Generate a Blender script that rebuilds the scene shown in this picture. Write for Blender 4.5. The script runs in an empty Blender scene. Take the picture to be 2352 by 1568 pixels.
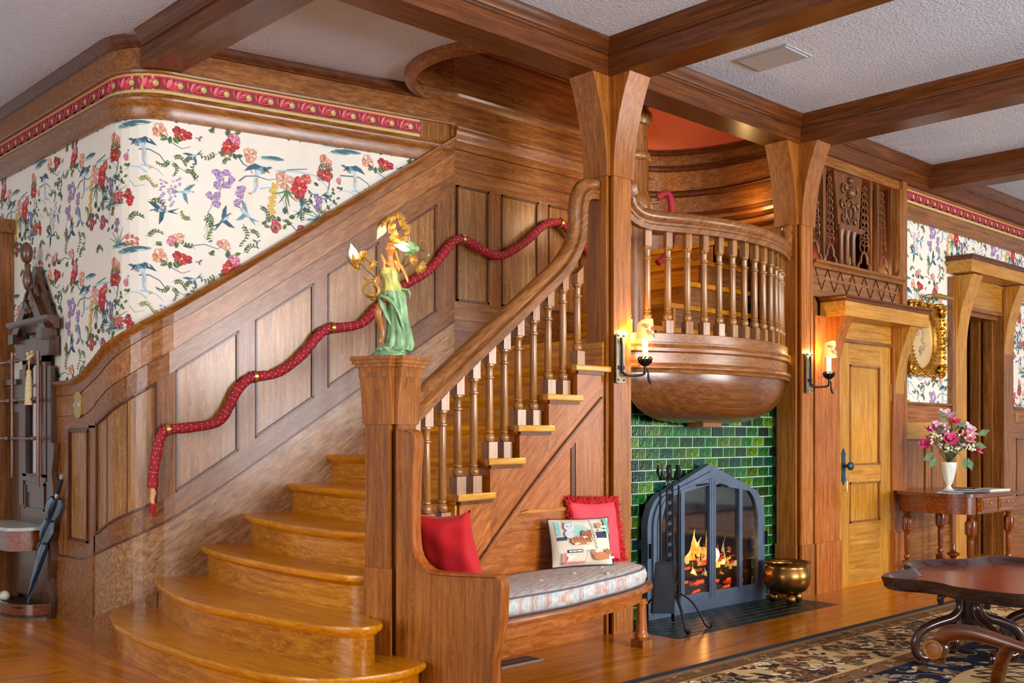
import bpy, math, random
from mathutils import Vector, Matrix
R_ = random.Random(7)
C = bpy.context.scene.collection
PI = math.pi
# ------------------------------------------------------------------ camera
AZ = math.atan(2534 / 2410.0)
cam = bpy.data.cameras.new('camera'); camo = bpy.data.objects.new('camera', cam); C.objects.link(camo)
camo.location = (0, 0, 1.25); camo.rotation_euler = (PI / 2, 0, AZ - PI / 2)
cam.sensor_width = 36; cam.lens = 36 * 2410 / 2352; cam.shift_y = 216 / 2352; cam.clip_start = .05
bpy.context.scene.camera = camo
# ------------------------------------------------------------------ world and exposure
sc = bpy.context.scene
sc.view_settings.view_transform = 'Standard'; sc.view_settings.look = 'None'
sc.view_settings.gamma = 1; sc.view_settings.use_curve_mapping = False
sc.view_settings.exposure = 0.12
w = bpy.data.worlds.new('daylight'); sc.world = w; w.use_nodes = True
w.node_tree.nodes['Background'].inputs[0].default_value = (.93, .96, 1, 1)
w.node_tree.nodes['Background'].inputs[1].default_value = .42
sc.cycles.max_bounces = 8; sc.cycles.diffuse_bounces = 5; sc.cycles.glossy_bounces = 4; sc.cycles.transmission_bounces = 6
sc.cycles.transparent_max_bounces = 6; sc.cycles.caustics_reflective = False; sc.cycles.caustics_refractive = False
sc.cycles.sample_clamp_indirect = 4; sc.cycles.use_denoising = True

def light(name, kind, loc, energy, color=(1, 1, 1), size=.1, target=None, sy=None):
    l = bpy.data.lights.new(name, kind); o = bpy.data.objects.new(name, l); C.objects.link(o)
    l.energy = energy; l.color = color; o.location = loc
    if kind == 'AREA':
        l.size = size
        if sy: l.shape = 'RECTANGLE'; l.size_y = sy
    elif kind == 'POINT': l.shadow_soft_size = size
    if target: o.rotation_euler = (Vector(target) - Vector(loc)).to_track_quat('-Z', 'Y').to_euler()
    return o
# added area lights for daylight; windows assumed beside and behind the camera, none built
light('assumed_window_light', 'AREA', (-5.0, 3.0, 2.2), 230, (.93, .97, 1), 3.6, (3.4, 5.8, 1.4), 2.6)
light('assumed_window_light', 'AREA', (4.2, -4.8, 2.0), 820, (.98, .98, 1), 4.2, (4.0, 6, 1.6), 2.4)
light('assumed_window_light', 'AREA', (11.5, -4.0, 2.0), 330, (1, .98, .95), 3.0, (8, 4.5, 1.2), 2.2)

# ------------------------------------------------------------------ materials
def lin(c): return tuple(((x / 255 + .055) / 1.055) ** 2.4 if x > 10 else x / 255 / 12.92 for x in c) + (1,)
MATS = {}
def base_mat(name):
    m = bpy.data.materials.new(name); m.use_nodes = True
    nt = m.node_tree; b = nt.nodes['Principled BSDF']
    return m, nt, b
def ramp(nt, stops):
    r = nt.nodes.new('ShaderNodeValToRGB'); e = r.color_ramp.elements
    while len(e) < len(stops): e.new(.5)
    for i, (p, c) in enumerate(stops): e[i].position = p; e[i].color = c
    return r
def noise(nt, vec, scale, detail=3, rough=.5):
    n = nt.nodes.new('ShaderNodeTexNoise'); n.inputs['Scale'].default_value = scale
    n.inputs['Detail'].default_value = detail; n.inputs['Roughness'].default_value = rough
    nt.links.new(vec, n.inputs['Vector']); return n
def mapping(nt, vec, scale=(1, 1, 1), rot=(0, 0, 0), loc=(0, 0, 0)):
    m = nt.nodes.new('ShaderNodeMapping'); m.inputs['Scale'].default_value = scale
    m.inputs['Rotation'].default_value = rot; m.inputs['Location'].default_value = loc
    nt.links.new(vec, m.inputs['Vector']); return m.outputs[0]
def mix(nt, fac, a, b, blend='MIX'):
    m = nt.nodes.new('ShaderNodeMix'); m.data_type = 'RGBA'; m.blend_type = blend
    for i, s in ((0, fac), (6, a), (7, b)):
        if hasattr(s, 'links'): nt.links.new(s, m.inputs[i])
        else: m.inputs[i].default_value = s
    return m.outputs[2]
def bump(nt, h, strength, b, dist=.01):
    n = nt.nodes.new('ShaderNodeBump'); n.inputs['Strength'].default_value = strength; n.inputs['Distance'].default_value = dist
    nt.links.new(h, n.inputs['Height']); nt.links.new(n.outputs[0], b.inputs['Normal'])

def wood(name, mid, dark, light_, axis='x', rough=.34, fleck=.35, coat=.25, ang=0.0, scale=1.0, vary=.10, bumpk=.12):
    """quarter-sawn oak: streaky grain along one axis with pale ray flecks across it"""
    if name in MATS: return MATS[name]
    m, nt, b = base_mat(name)
    tc = nt.nodes.new('ShaderNodeTexCoord'); v = tc.outputs['Object']
    oi = nt.nodes.new('ShaderNodeObjectInfo')
    add = nt.nodes.new('ShaderNodeVectorMath'); add.operation = 'SCALE'; add.inputs[0].default_value = (3.1, 5.7, 2.3)
    nt.links.new(oi.outputs['Random'], add.inputs['Scale'])
    ad2 = nt.nodes.new('ShaderNodeVectorMath'); ad2.operation = 'ADD'
    nt.links.new(v, ad2.inputs[0]); nt.links.new(add.outputs[0], ad2.inputs[1]); v = ad2.outputs[0]
    if ang: v = mapping(nt, v, rot=(0, ang, 0))
    s = {'x': (1.2, 20, 20), 'y': (20, 1.2, 20), 'z': (20, 20, 1.2)}[axis]
    sf = {'x': (9, 34, 34), 'y': (34, 9, 34), 'z': (34, 34, 9)}[axis]
    g = noise(nt, mapping(nt, v, tuple(k * scale for k in s)), 2.2, 7, .62); g.inputs['Distortion'].default_value = .4
    f = noise(nt, mapping(nt, v, tuple(k * scale for k in sf)), 1.6, 2, .5); f.inputs['Distortion'].default_value = 1.2
    big = noise(nt, v, 1.3, 2)
    r = ramp(nt, [(.28, lin(dark)), (.5, lin(mid)), (.78, lin(light_))]); nt.links.new(g.outputs[0], r.inputs[0])
    fr = ramp(nt, [(.56, (0, 0, 0, 1)), (.64, (fleck,) * 3 + (1,)), (.70, (0, 0, 0, 1))]); nt.links.new(f.outputs[0], fr.inputs[0])
    c = mix(nt, fr.outputs[0], r.outputs[0], lin(light_))
    br = ramp(nt, [(.3, (.84, .82, .80, 1)), (.7, (1.1, 1.09, 1.08, 1))]); nt.links.new(big.outputs[0], br.inputs[0])
    c = mix(nt, 1.0, c, br.outputs[0], 'MULTIPLY')
    hs = nt.nodes.new('ShaderNodeHueSaturation'); nt.links.new(c, hs.inputs['Color']); hs.inputs['Hue'].default_value = .506; hs.inputs['Saturation'].default_value = 1.06
    mr = nt.nodes.new('ShaderNodeMapRange'); mr.inputs['To Min'].default_value = 1 - vary; mr.inputs['To Max'].default_value = 1 + vary
    nt.links.new(oi.outputs['Random'], mr.inputs['Value']); nt.links.new(mr.outputs[0], hs.inputs['Value'])
    nt.links.new(hs.outputs[0], b.inputs['Base Color'])
    b.inputs['Roughness'].default_value = rough; b.inputs['Coat Weight'].default_value = coat; b.inputs['Coat Roughness'].default_value = .18
    if bumpk: bump(nt, g.outputs[0], bumpk, b, .004)
    MATS[name] = m; return m
def plain(name, col, rough=.5, metal=0, bumpn=0, bscale=60, var=.12, emit=None, estr=0, coat=0, vscale=8, trans=0):
    if name in MATS: return MATS[name]
    m, nt, b = base_mat(name)
    tc = nt.nodes.new('ShaderNodeTexCoord')
    n = noise(nt, tc.outputs['Object'], vscale, 4)
    c = lin(col)[:3]
    r = ramp(nt, [(.3, tuple(x * (1 - var) for x in c) + (1,)), (.7, tuple(min(1, x * (1 + var)) for x in c) + (1,))])
    nt.links.new(n.outputs[0], r.inputs[0]); nt.links.new(r.outputs[0], b.inputs['Base Color'])
    b.inputs['Roughness'].default_value = rough; b.inputs['Metallic'].default_value = metal; b.inputs['Coat Weight'].default_value = coat
    if trans: b.inputs['Transmission Weight'].default_value = trans
    if emit: b.inputs['Emission Color'].default_value = lin(emit); b.inputs['Emission Strength'].default_value = estr
    if bumpn:
        n2 = noise(nt, tc.outputs['Object'], bscale, 5, .6); bump(nt, n2.outputs[0], bumpn, b, .01)
    MATS[name] = m; return m
def printed(name='printed_colours', rough=.6, emit=0, fabric=0):
    if name in MATS: return MATS[name]
    m, nt, b = base_mat(name)
    a = nt.nodes.new('ShaderNodeAttribute'); a.attribute_name = 'Col'
    tc = nt.nodes.new('ShaderNodeTexCoord'); n = noise(nt, tc.outputs['Object'], 90, 2)
    r = ramp(nt, [(.3, (.86, .86, .86, 1)), (.7, (1.08, 1.08, 1.08, 1))]); nt.links.new(n.outputs[0], r.inputs[0])
    c = mix(nt, 1.0, a.outputs[0], r.outputs[0], 'MULTIPLY')
    nt.links.new(c, b.inputs['Base Color']); b.inputs['Roughness'].default_value = rough
    if emit: nt.links.new(c, b.inputs['Emission Color']); b.inputs['Emission Strength'].default_value = emit
    if fabric: b.inputs['Specular IOR Level'].default_value = .1
    MATS[name] = m; return m

# oak tones: dark stained beams, brown wainscot, honey treads
def BEAM(a='x', g=0): return wood('beam_oak_' + a, (92, 46, 22), (56, 24, 9), (124, 70, 38), a, .36, .3, .1, g)
def BROWN(a='x', g=0, n='brown_oak_'): return wood(n + a + ('%d' % round(g * 10) if g else ''), (134, 80, 44), (98, 54, 26), (172, 118, 76), a, .32, .5, .12, g)
def PANEL(a='z'): return wood('panel_oak_' + a, (154, 102, 58), (120, 74, 36), (194, 148, 100), a, .3, .6, .12)
def POST(a='z'): return wood('post_oak_' + a, (150, 86, 44), (112, 60, 27), (182, 120, 72), a, .33, .4, .12)
def TREAD(a='y'): return wood('tread_oak_' + a, (204, 122, 34), (168, 92, 16), (230, 164, 74), a, .3, .55, .1)
def FLOOR(a='x'): return wood('floor_oak_' + a, (194, 108, 34), (162, 82, 20), (216, 140, 56), a, .22, .1, .15, vary=.16, bumpk=.05)
def MAHOG(a='z'): return wood('mahogany_' + a, (112, 50, 24), (66, 26, 12), (150, 82, 46), a, .25, .1, .5)
def RED_OAK(a='x', g=0): return wood('reddish_oak_' + a + ('%d' % round(g * 10) if g else ''), (162, 88, 46), (126, 60, 28), (192, 124, 78), a, .33, .45, .12, g)
def DOOR(a='z'): return wood('door_oak_' + a, (184, 124, 58), (150, 94, 38), (212, 160, 92), a, .33, .35, .12)

# ------------------------------------------------------------------ geometry helpers
POS = {}
class MB:
    def __init__(s): s.v = []; s.f = []; s.c = []; s.fm = []
    def add(s, vs, fs, col=None, mi=0):
        o = len(s.v); s.v += [tuple(p) for p in vs]
        for f in fs:
            s.f.append([i + o for i in f]); s.c.append(col); s.fm.append(mi)
        return s
    def box(s, x0, x1, y0, y1, z0, z1):
        return s.obox(((x0 + x1) / 2, (y0 + y1) / 2, (z0 + z1) / 2), ((x1 - x0) / 2, 0, 0), (0, (y1 - y0) / 2, 0), (0, 0, (z1 - z0) / 2))
    def obox(s, c, a, b, d):
        c, a, b, d = map(Vector, (c, a, b, d))
        vs = [c + i * a + j * b + k * d for k in (-1, 1) for j in (-1, 1) for i in (-1, 1)]
        return s.add(vs, [(0, 2, 3, 1), (4, 5, 7, 6), (0, 1, 5, 4), (2, 6, 7, 3), (0, 4, 6, 2), (1, 3, 7, 5)])
    def bar(s, p, q, wd, ht, up=(0, 0, 1)):
        p, q = Vector(p), Vector(q); d = (q - p); L = d.length; d.normalize(); up = Vector(up)
        n = d.cross(up).normalized(); u = n.cross(d)
        return s.obox((p + q) / 2, d * L / 2, n * wd / 2, u * ht / 2)
    def prism(s, poly, f, d0, d1, col=None):
        """poly 2D outline; f(u, v, d) -> 3D"""
        n = len(poly)
        vs = [f(u, v, d0) for u, v in poly] + [f(u, v, d1) for u, v in poly]
        fs = [list(range(n))[::-1], list(range(n, 2 * n))] + [(i, (i + 1) % n, n + (i + 1) % n, n + i) for i in range(n)]
        return s.add(vs, fs, col)
    def lathe(s, prof, c=(0, 0, 0), seg=20, mat=None, sx=1, sy=1, a0=0, a1=2 * PI):
        c = Vector(c); full = abs(a1 - a0 - 2 * PI) < 1e-6; k = seg if full else seg + 1
        vs = []
        for r, z in prof:
            for i in range(k):
                a = a0 + (a1 - a0) * i / seg; p = Vector((r * math.cos(a) * sx, r * math.sin(a) * sy, z))
                if mat: p = mat @ p
                vs.append(c + p)
        fs = []
        for j in range(len(prof) - 1):
            for i in range(seg):
                i2 = (i + 1) % k
                fs.append((j * k + i, j * k + i2, (j + 1) * k + i2, (j + 1) * k + i))
        if full:
            if prof[0][0] > 1e-5: fs.append(list(range(k))[::-1])
            if prof[-1][0] > 1e-5: fs.append([(len(prof) - 1) * k + i for i in range(k)])
        return s.add(vs, fs)
    def tube(s, pts, r, seg=8, flat=1.0, up=(0, 0, 1)):
        pts = [Vector(p) for p in pts]; n = len(pts); rr = r if isinstance(r, (list, tuple)) else [r] * n
        vs = []; prev = None
        for i, p in enumerate(pts):
            t = (pts[min(i + 1, n - 1)] - pts[max(i - 1, 0)]).normalized()
            if prev is None:
                a = Vector(up); a = a if abs(a.dot(t)) < .95 else Vector((1, 0, 0))
                e = t.cross(a).normalized()
            else: e = (prev - t * prev.dot(t)).normalized()
            prev = e; g = t.cross(e)
            for k in range(seg):
                an = 2 * PI * k / seg; vs.append(p + rr[i] * (math.cos(an) * e + math.sin(an) * g * flat))
        fs = [(i * seg + k, i * seg + (k + 1) % seg, (i + 1) * seg + (k + 1) % seg, (i + 1) * seg + k) for i in range(n - 1) for k in range(seg)]
        fs += [list(range(seg))[::-1], [(n - 1) * seg + k for k in range(seg)]]
        return s.add(vs, fs)
    def sweep(s, prof, frames, closed=False):
        """prof: list (n, u); frames: list (pos, nvec, uvec)"""
        m = len(prof); vs = []
        for p, nv, uv in frames:
            p, nv, uv = Vector(p), Vector(nv), Vector(uv)
            for a, b in prof: vs.append(p + nv * a + uv * b)
        k = len(frames); fs = []
        for i in range(k if closed else k - 1):
            j = (i + 1) % k
            for q in range(m):
                fs.append((i * m + q, i * m + (q + 1) % m, j * m + (q + 1) % m, j * m + q))
        if not closed: fs += [list(range(m))[::-1], [(k - 1) * m + q for q in range(m)]]
        return s.add(vs, fs)
    def ball(s, c, r, seg=12, rings=8, sz=1.0, mat=None):
        prof = [(max(1e-6, r * math.sin(PI * i / rings)), -r * sz * math.cos(PI * i / rings)) for i in range(rings + 1)]
        prof[0] = (1e-6, -r * sz); prof[-1] = (1e-6, r * sz)
        return s.lathe(prof, c, seg, mat)
    def build(s, name, mat, parent=None, smooth=None, kind=None, label=None):
        me = bpy.data.meshes.new(name)
        off = POS.get(parent.name, Vector()) if parent else Vector()
        me.from_pydata([(p[0] - off.x, p[1] - off.y, p[2] - off.z) for p in s.v], [], s.f)
        ms = mat if isinstance(mat, (list, tuple)) else [mat]
        for q in ms: me.materials.append(q)
        if len(ms) > 1: me.polygons.foreach_set('material_index', s.fm)
        if any(c is not None for c in s.c):
            at = me.color_attributes.new('Col', 'BYTE_COLOR', 'CORNER'); k = 0
            for p, c in zip(me.polygons, s.c):
                cc = lin(c or (200, 200, 200))
                for _ in range(p.loop_total): at.data[k].color = cc; k += 1
        if not any(c is not None for c in s.c):
            import bmesh
            bm = bmesh.new(); bm.from_mesh(me); bmesh.ops.recalc_face_normals(bm, faces=bm.faces); bm.to_mesh(me); bm.free()
        if smooth:
            me.shade_smooth(); me.set_sharp_from_angle(angle=math.radians(smooth if smooth > 1 else 35))
        o = bpy.data.objects.new(name, me); C.objects.link(o)
        if parent: o.parent = parent
        POS[o.name] = off.copy()
        if kind: o['kind'] = kind
        if label: o['label'] = label
        return o
def thing(name, label, cat, loc=(0, 0, 0), group=None):
    o = bpy.data.objects.new(name, None); C.objects.link(o); o.location = loc; o.empty_display_size = .05
    POS[o.name] = Vector(loc); o['label'] = label; o['category'] = cat
    if group: o['group'] = group
    return o
def struct(name, label=None, loc=(0, 0, 0)):
    o = bpy.data.objects.new(name, None); C.objects.link(o); o['kind'] = 'structure'; o.location = loc; POS[o.name] = Vector(loc)
    if label: o['label'] = label
    return o
def tag(o, label, cat, group=None):
    o['label'] = label; o['category'] = cat
    if group: o['group'] = group
    return o
def place(mesh_obj, parent, loc, rotz=0, name=None):
    """a linked copy of a part at another spot of the same thing"""
    c = mesh_obj.copy(); c.name = name or mesh_obj.name.split('.')[0]; C.objects.link(c); c.parent = parent; c.location = loc
    c.rotation_euler = (0, 0, rotz); return c
def interp(tab, x):
    if x <= tab[0][0]: return tab[0][1]
    for (a, p), (b, q) in zip(tab[:-1], tab[1:]):
        if x <= b: return p + (q - p) * (x - a) / (b - a)
    return tab[-1][1]
def smooth_tab(tab, step=.03):
    """Catmull-Rom resampling of a height table"""
    out = []
    for i in range(len(tab) - 1):
        x0, y0 = tab[max(i - 1, 0)]; x1, y1 = tab[i]; x2, y2 = tab[i + 1]; x3, y3 = tab[min(i + 2, len(tab) - 1)]
        m1 = (y2 - y0) / (x2 - x0); m2 = (y3 - y1) / (x3 - x1); h = x2 - x1; k = max(1, int(h / step))
        for j in range(k):
            t = j / k
            out.append((x1 + h * t, (2*t**3-3*t*t+1)*y1 + (t**3-2*t*t+t)*h*m1 + (-2*t**3+3*t*t)*y2 + (t**3-t*t)*h*m2))
    return out + [tab[-1]]
def arcpts(cx, cy, r, a0, a1, n): return [(cx + r * math.cos(a0 + (a1 - a0) * i / n), cy + r * math.sin(a0 + (a1 - a0) * i / n)) for i in range(n + 1)]
def XZ(y): return lambda u, v, d: (u, y + d, v)
def XY(z): return lambda u, v, d: (u, v, z + d)
# ================================================================== STRUCTURE
CEIL = 3.72; BB = 3.51          # ceiling height, underside of the beams
YF, YB = 4.348, 4.578           # front and back of the colonnade
# ---- wall path: left wall, rounded corner, stair wall, back wall (s along, z up, d out of the wall)
_r = .33; _Ix, _Iy = 2.72, 6.256; _d2 = (math.cos(math.radians(-11.3)), math.sin(math.radians(-11.3)))
_turn = math.radians(90 - 11.3); _t = _r * math.tan(_turn / 2); LA = _r * _turn
_A = (_Ix, _Iy + _t); _B = (_Ix + _t * _d2[0], _Iy + _t * _d2[1]); _C = (_A[0] + _r, _A[1])
LF = (4.936 - _B[0]) / _d2[0]; _E = (_B[0] + LF * _d2[0], _B[1] + LF * _d2[1])
def WP(s, d=0.0):
    if s <= -LA: x, y, n = _A[0], _A[1] + (-LA - s), (-1, 0)
    elif s < 0:
        a = PI + (s + LA) / _r; x, y = _C[0] + _r * math.cos(a), _C[1] + _r * math.sin(a); n = (math.cos(a), math.sin(a))
    elif s <= LF: x, y, n = _B[0] + s * _d2[0], _B[1] + s * _d2[1], (_d2[1], -_d2[0])
    else: x, y, n = _E[0] + s - LF, _E[1], (0, -1)
    if abs(s - LF) < 1e-4: n = (-.098, -.995)
    return (x + n[0] * d, y + n[1] * d)
def ssample(s0, s1, step=.06):
    S = {s0, s1}
    k = max(1, int((s1 - s0) / step))
    for i in range(k + 1): S.add(s0 + (s1 - s0) * i / k)
    for q in (-LA, 0, LF):
        if s0 < q < s1: S.add(q)
    return sorted(S)
def slab(mb, s0, s1, zl, zh, d0, d1, step=.06):
    """a board on the wall between two height curves"""
    fl = zl if callable(zl) else (lambda s: zl); fh = zh if callable(zh) else (lambda s: zh)
    S = ssample(s0, s1, step); vs = []
    for s in S:
        a = WP(s, d0); b = WP(s, d1); l, h = fl(s), fh(s); h = max(h, l + 1e-4)
        vs += [(a[0], a[1], l), (a[0], a[1], h), (b[0], b[1], h), (b[0], b[1], l)]
    n = len(S); fs = [(0, 1, 2, 3), tuple((n - 1) * 4 + k for k in (3, 2, 1, 0))]
    for i in range(n - 1):
        for k in range(4): fs.append((i * 4 + k, (i + 1) * 4 + k, (i + 1) * 4 + (k + 1) % 4, i * 4 + (k + 1) % 4))
    return mb.add(vs, fs)
def mould(mb, s0, s1, zf, prof, step=.04):
    """a moulding: profile (d, dz) swept along a height curve"""
    f = zf if callable(zf) else (lambda s: zf)
    S = ssample(s0, s1, step); vs = []; m = len(prof)
    for s in S:
        for d, dz in prof:
            a = WP(s, d); vs.append((a[0], a[1], f(s) + dz))
    n = len(S); fs = [list(range(m)), [(n - 1) * m + k for k in range(m)][::-1]]
    for i in range(n - 1):
        for k in range(m): fs.append((i * m + k, (i + 1) * m + k, (i + 1) * m + (k + 1) % m, i * m + (k + 1) % m))
    return mb.add(vs, fs)
K = .68
def sl(s, s0, z0): return z0 + K * (s - s0)
tL0 = smooth_tab([(-4, 1.618), (-1.35, 1.618), (-1.01, 1.622), (-.906, 1.633), (-.776, 1.667), (-.656, 1.715), (-.512, 1.78), (-.355, 1.852), (-.259, 1.905), (-.125, 1.99), (.134, 2.158), (.388, 2.324), (LF, sl(LF, .388, 2.324))])
tL2 = smooth_tab([(-4, 1.52), (-1.0, 1.52), (-.906, 1.522), (-.684, 1.594), (-.526, 1.655), (-.3, 1.775), (-.1, 1.90), (.134, 2.04), (.388, 2.212), (LF, sl(LF, .388, 2.212))])
tL3 = smooth_tab([(-4, 1.385), (-.85, 1.385), (-.72, 1.41), (-.649, 1.445), (-.58, 1.484), (-.402, 1.561), (-.291, 1.61), (-.159, 1.69), (.1, 1.86), (.388, 2.055), (LF, sl(LF, .388, 2.055))])
tL4 = smooth_tab([(-.642, 1.325), (-.45, 1.395), (-.291, 1.47), (-.092, 1.59), (.01, 1.661), (.52, 2.004), (LF, sl(LF, .52, 2.004))])
tL5 = smooth_tab([(-.642, .607), (-.3, .745), (-.128, .821), (-.003, .889), (.402, 1.152), (.505, 1.225), (LF, sl(LF, .505, 1.225))])
tL6 = smooth_tab([(-4, .434), (-1.1, .434), (-.8, .445), (-.663, .485), (-.328, .586), (-.003, .742), (.337, .951), (LF, sl(LF, .337, .951))])
def T(t, dz=0): return lambda s: interp(t, s) + dz
RGT = 4.6                       # s where the back wall ends
SL = 0.6                        # slope angle for the sloping boards
wall_stair = struct('wall_left', 'left and stair wall with floral paper above a sloping oak wainscot')
slab(MB(), -4, RGT, 0, CEIL + 2.2, -.12, 0).build('wall_body', plain('wallpaper_cream', (232, 226, 212), .75, var=.03), wall_stair)
P = wall_stair
BRN, BX = BROWN('x', SL), BROWN('x')
mb = MB(); slab(mb, -4, 1.72, T(tL6), T(tL2), .0, .012); slab(mb, 1.72, RGT, 1.7, 3.5, 0, .012); mb.build('backing_board', BROWN('z'), P)
mould(MB(), -4, LF, T(tL0), [(0, -.052), (.03, -.052), (.034, -.04), (.045, -.032), (.058, -.018), (.062, -.004), (.05, 0), (0, .004)]).build('cap_moulding', BROWN('x', SL), P, 40)
mould(MB(), LF, RGT, 3.478, [(0, -.1), (.03, -.095), (.034, -.07), (.05, -.05), (.052, -.02), (.068, -.012), (.07, 0), (0, .004)]).build('cap_moulding', BROWN('x'), P, 40)
for zt, s0, zb in ((tL2, -4, tL0),): slab(MB(), s0, LF, T(zt), T(zb, -.05), .012, .03).build('rail', BRN, P)
slab(MB(), -4, LF, T(tL3), T(tL2, -.004), .012, .026).build('rail', PANEL('x') if False else wood('rail_oak_slope', (146, 90, 52), (108, 62, 32), (182, 128, 84), 'x', .32, .5, .12, SL), P)
slab(MB(), -.642, LF, T(tL4), T(tL3, -.004), .012, .022).build('rail', BRN, P)
slab(MB(), -.663, LF, T(tL6, .003), T(tL5), .012, .022).build('rail', BRN, P)
mould(MB(), -4, LF, T(tL6), [(0, -.006), (.026, -.006), (.026, .008), (0, .012)]).build('bead_moulding', BEAM('x'), P)
# curved end: plain boards, one narrow panel
slab(MB(), -4, -.642, 1.30, T(tL3, -.004), .012, .022).build('rail', BX, P)
slab(MB(), -4, -1.07, T(tL6), 1.30, .012, .022).build('stile', BROWN('z'), P)
slab(MB(), -.75, -.642, T(tL6), 1.315, .012, .022).build('stile', BROWN('z'), P)
slab(MB(), -1.07, -.75, T(tL6), .552, .012, .022).build('rail', BX, P)
for s0, s1, lo, hi in [(-1.07, -.75, .552, 1.285)]:
    pb = slab(MB(), s0 + .02, s1 - .02, lo + .02, hi - .015, .012, .016).build('panel', PANEL(), P)
    m = MB(); slab(m, s0, s0 + .014, lo, hi, .012, .034); slab(m, s1 - .014, s1, lo, hi, .012, .034); slab(m, s0, s1, lo, lo + .014, .012, .034); slab(m, s0, s1, hi - .014, hi + .012, .012, .03)
    m.build('panel_moulding', BEAM('z'), P)
# sloping panels between stiles
PAN = [(-.622, -.097), (.005, .405), (.514, .915), (1.014, 1.388), (1.497, 1.846)]
edges = [-.642] + [e for p in PAN for e in p] + [LF]
for i in range(0, len(edges), 2):
    if edges[i + 1] - edges[i] > .03: slab(MB(), edges[i], edges[i + 1], T(tL5), T(tL4), .012, .022).build('stile', BROWN('z'), P)
def panel(s0, s1, lo, hi):
    slab(MB(), s0, s1, lo, hi, .012, .015, .03).build('panel', PANEL(), P)
    m = MB(); g = .016
    L = (lambda s: lo(s)) if callable(lo) else (lambda s: lo); H = (lambda s: hi(s)) if callable(hi) else (lambda s: hi)
    slab(m, s0, s0 + g * .7, L, H, .012, .03); slab(m, s1 - g, s1, L, H, .012, .03)
    slab(m, s0, s1, L, lambda s: L(s) + g, .012, .03); slab(m, s0, s1, lambda s: H(s) - g, H, .012, .03)
    m.build('panel_moulding', BEAM('z'), P)
for s0, s1 in PAN: panel(s0, s1, T(tL5), T(tL4))
for q in (-.47, -.28):           # board joints of the wide curved panel
    slab(MB(), q, q + .004, T(tL5, .02), T(tL4, -.02), .014, .019).build('joint_bead', BEAM('z'), P)
# skirt and plinth
slab(MB(), -.663, LF, lambda s: max(0, interp(tL6, s) - .62), T(tL6, -.004), .0, .018).build('skirt_board', wood('scuffed_oak', (158, 112, 78), (112, 70, 40), (204, 164, 128), 'x', .36, .5, .25, .6), P)
slab(MB(), -4, -.663, 0, T(tL6, -.004), .0, .03).build('skirt_board', BROWN('x'), P)
slab(MB(), -.663, -.1, 0, lambda s: max(.02, interp(tL6, s) - .40), .0, .028).build('plinth', BROWN('x'), P)
# back wall (beyond the bend)
slab(MB(), LF, RGT, 3.325, 3.387, .012, .032).build('rail', BX, P); slab(MB(), LF, RGT, 3.19, 3.321, .012, .026).build('rail', BX, P)
slab(MB(), LF, RGT, 3.067, 3.186, .012, .022).build('rail', BX, P)
slab(MB(), LF, RGT, 2.09, 2.225, .012, .022).build('rail', BX, P)
slab(MB(), LF, RGT, 1.86, 2.085, .0, .018).build('skirt_board', BX, P)
BP_ = [(2.01, 2.321), (2.45, 2.84), (2.957, 3.33), (3.46, 3.9)]
for i, (s0, s1) in enumerate(BP_):
    panel(s0, s1, 2.225, 3.067)
    nx = BP_[i + 1][0] if i < 3 else RGT
    slab(MB(), s1, nx, 2.225, 3.067, .012, .022).build('stile', BROWN('z'), P)
# frieze: picture moulding, printed border, oak frieze, crown
NOOK = LF - .01
mould(MB(), -4, 1.95, 3.21, [(0, 0), (.022, 0), (.022, .075), (.03, .085), (.05, .105), (.052, .125), (.034, .135), (.03, .15), (.026, .158), (0, .16)]).build('picture_moulding', BX, P, 40)
slab(MB(), -4, LF, 3.37, 3.495, .0, .006).build('border_paper', plain('border_gold', (196, 164, 96), .6, var=.08), P)
mould(MB(), -4, LF, 3.495, [(0, -.004), (.03, 0), (.034, .012), (.02, .022), (0, .024)]).build('bead_moulding', BX, P, 40)
slab(MB(), -4, 2.4, 3.51, 3.66, .0, .022).build('frieze_board', BX, P)
slab(MB(), LF - .03, LF - .005, 3.36, 3.52, .0, .03).build('border_stop', BX, P)
slab(MB(), LF, RGT, 3.485, CEIL + .0, .0, .02).build('frieze_board', BX, P)
CROWN = [(0, -.085), (.02, -.085), (.022, -.075), (.03, -.07), (.03, -.06), (.04, -.05), (.052, -.03), (.06, -.012), (.066, -.004), (.066, 0), (0, 0)]
LIN = BROWN('x', n='dark_lining_')
slab(MB(), 1.45, RGT, CEIL, CEIL + .36, .0, .02).build('lining_board', LIN, P)
slab(MB(), 1.45, RGT, CEIL + .42, CEIL + 2.2, .0, .02).build('lining_board', LIN, P)
mould(MB(), 1.45, RGT, CEIL + .36, [(0, 0), (.03, 0), (.045, .02), (.045, .045), (.02, .06), (0, .06)]).build('bead_moulding', BX, P, 40)
mould(MB(), 1.72, RGT, CEIL - .03, [(0, -.035), (.03, -.035), (.05, -.015), (.06, .01), (.05, .035), (0, .04)]).build('rim_moulding', BX, P, 40)
mould(MB(), -4, 1.72, CEIL, CROWN).build('crown_moulding', BEAM('x'), P, 40)
# right wall, beyond the second post
def wall_boxes(name, parent, mat, L, kind=None, smooth=None):
    for b in L: MB().box(*b).build(name, mat, parent)

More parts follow.
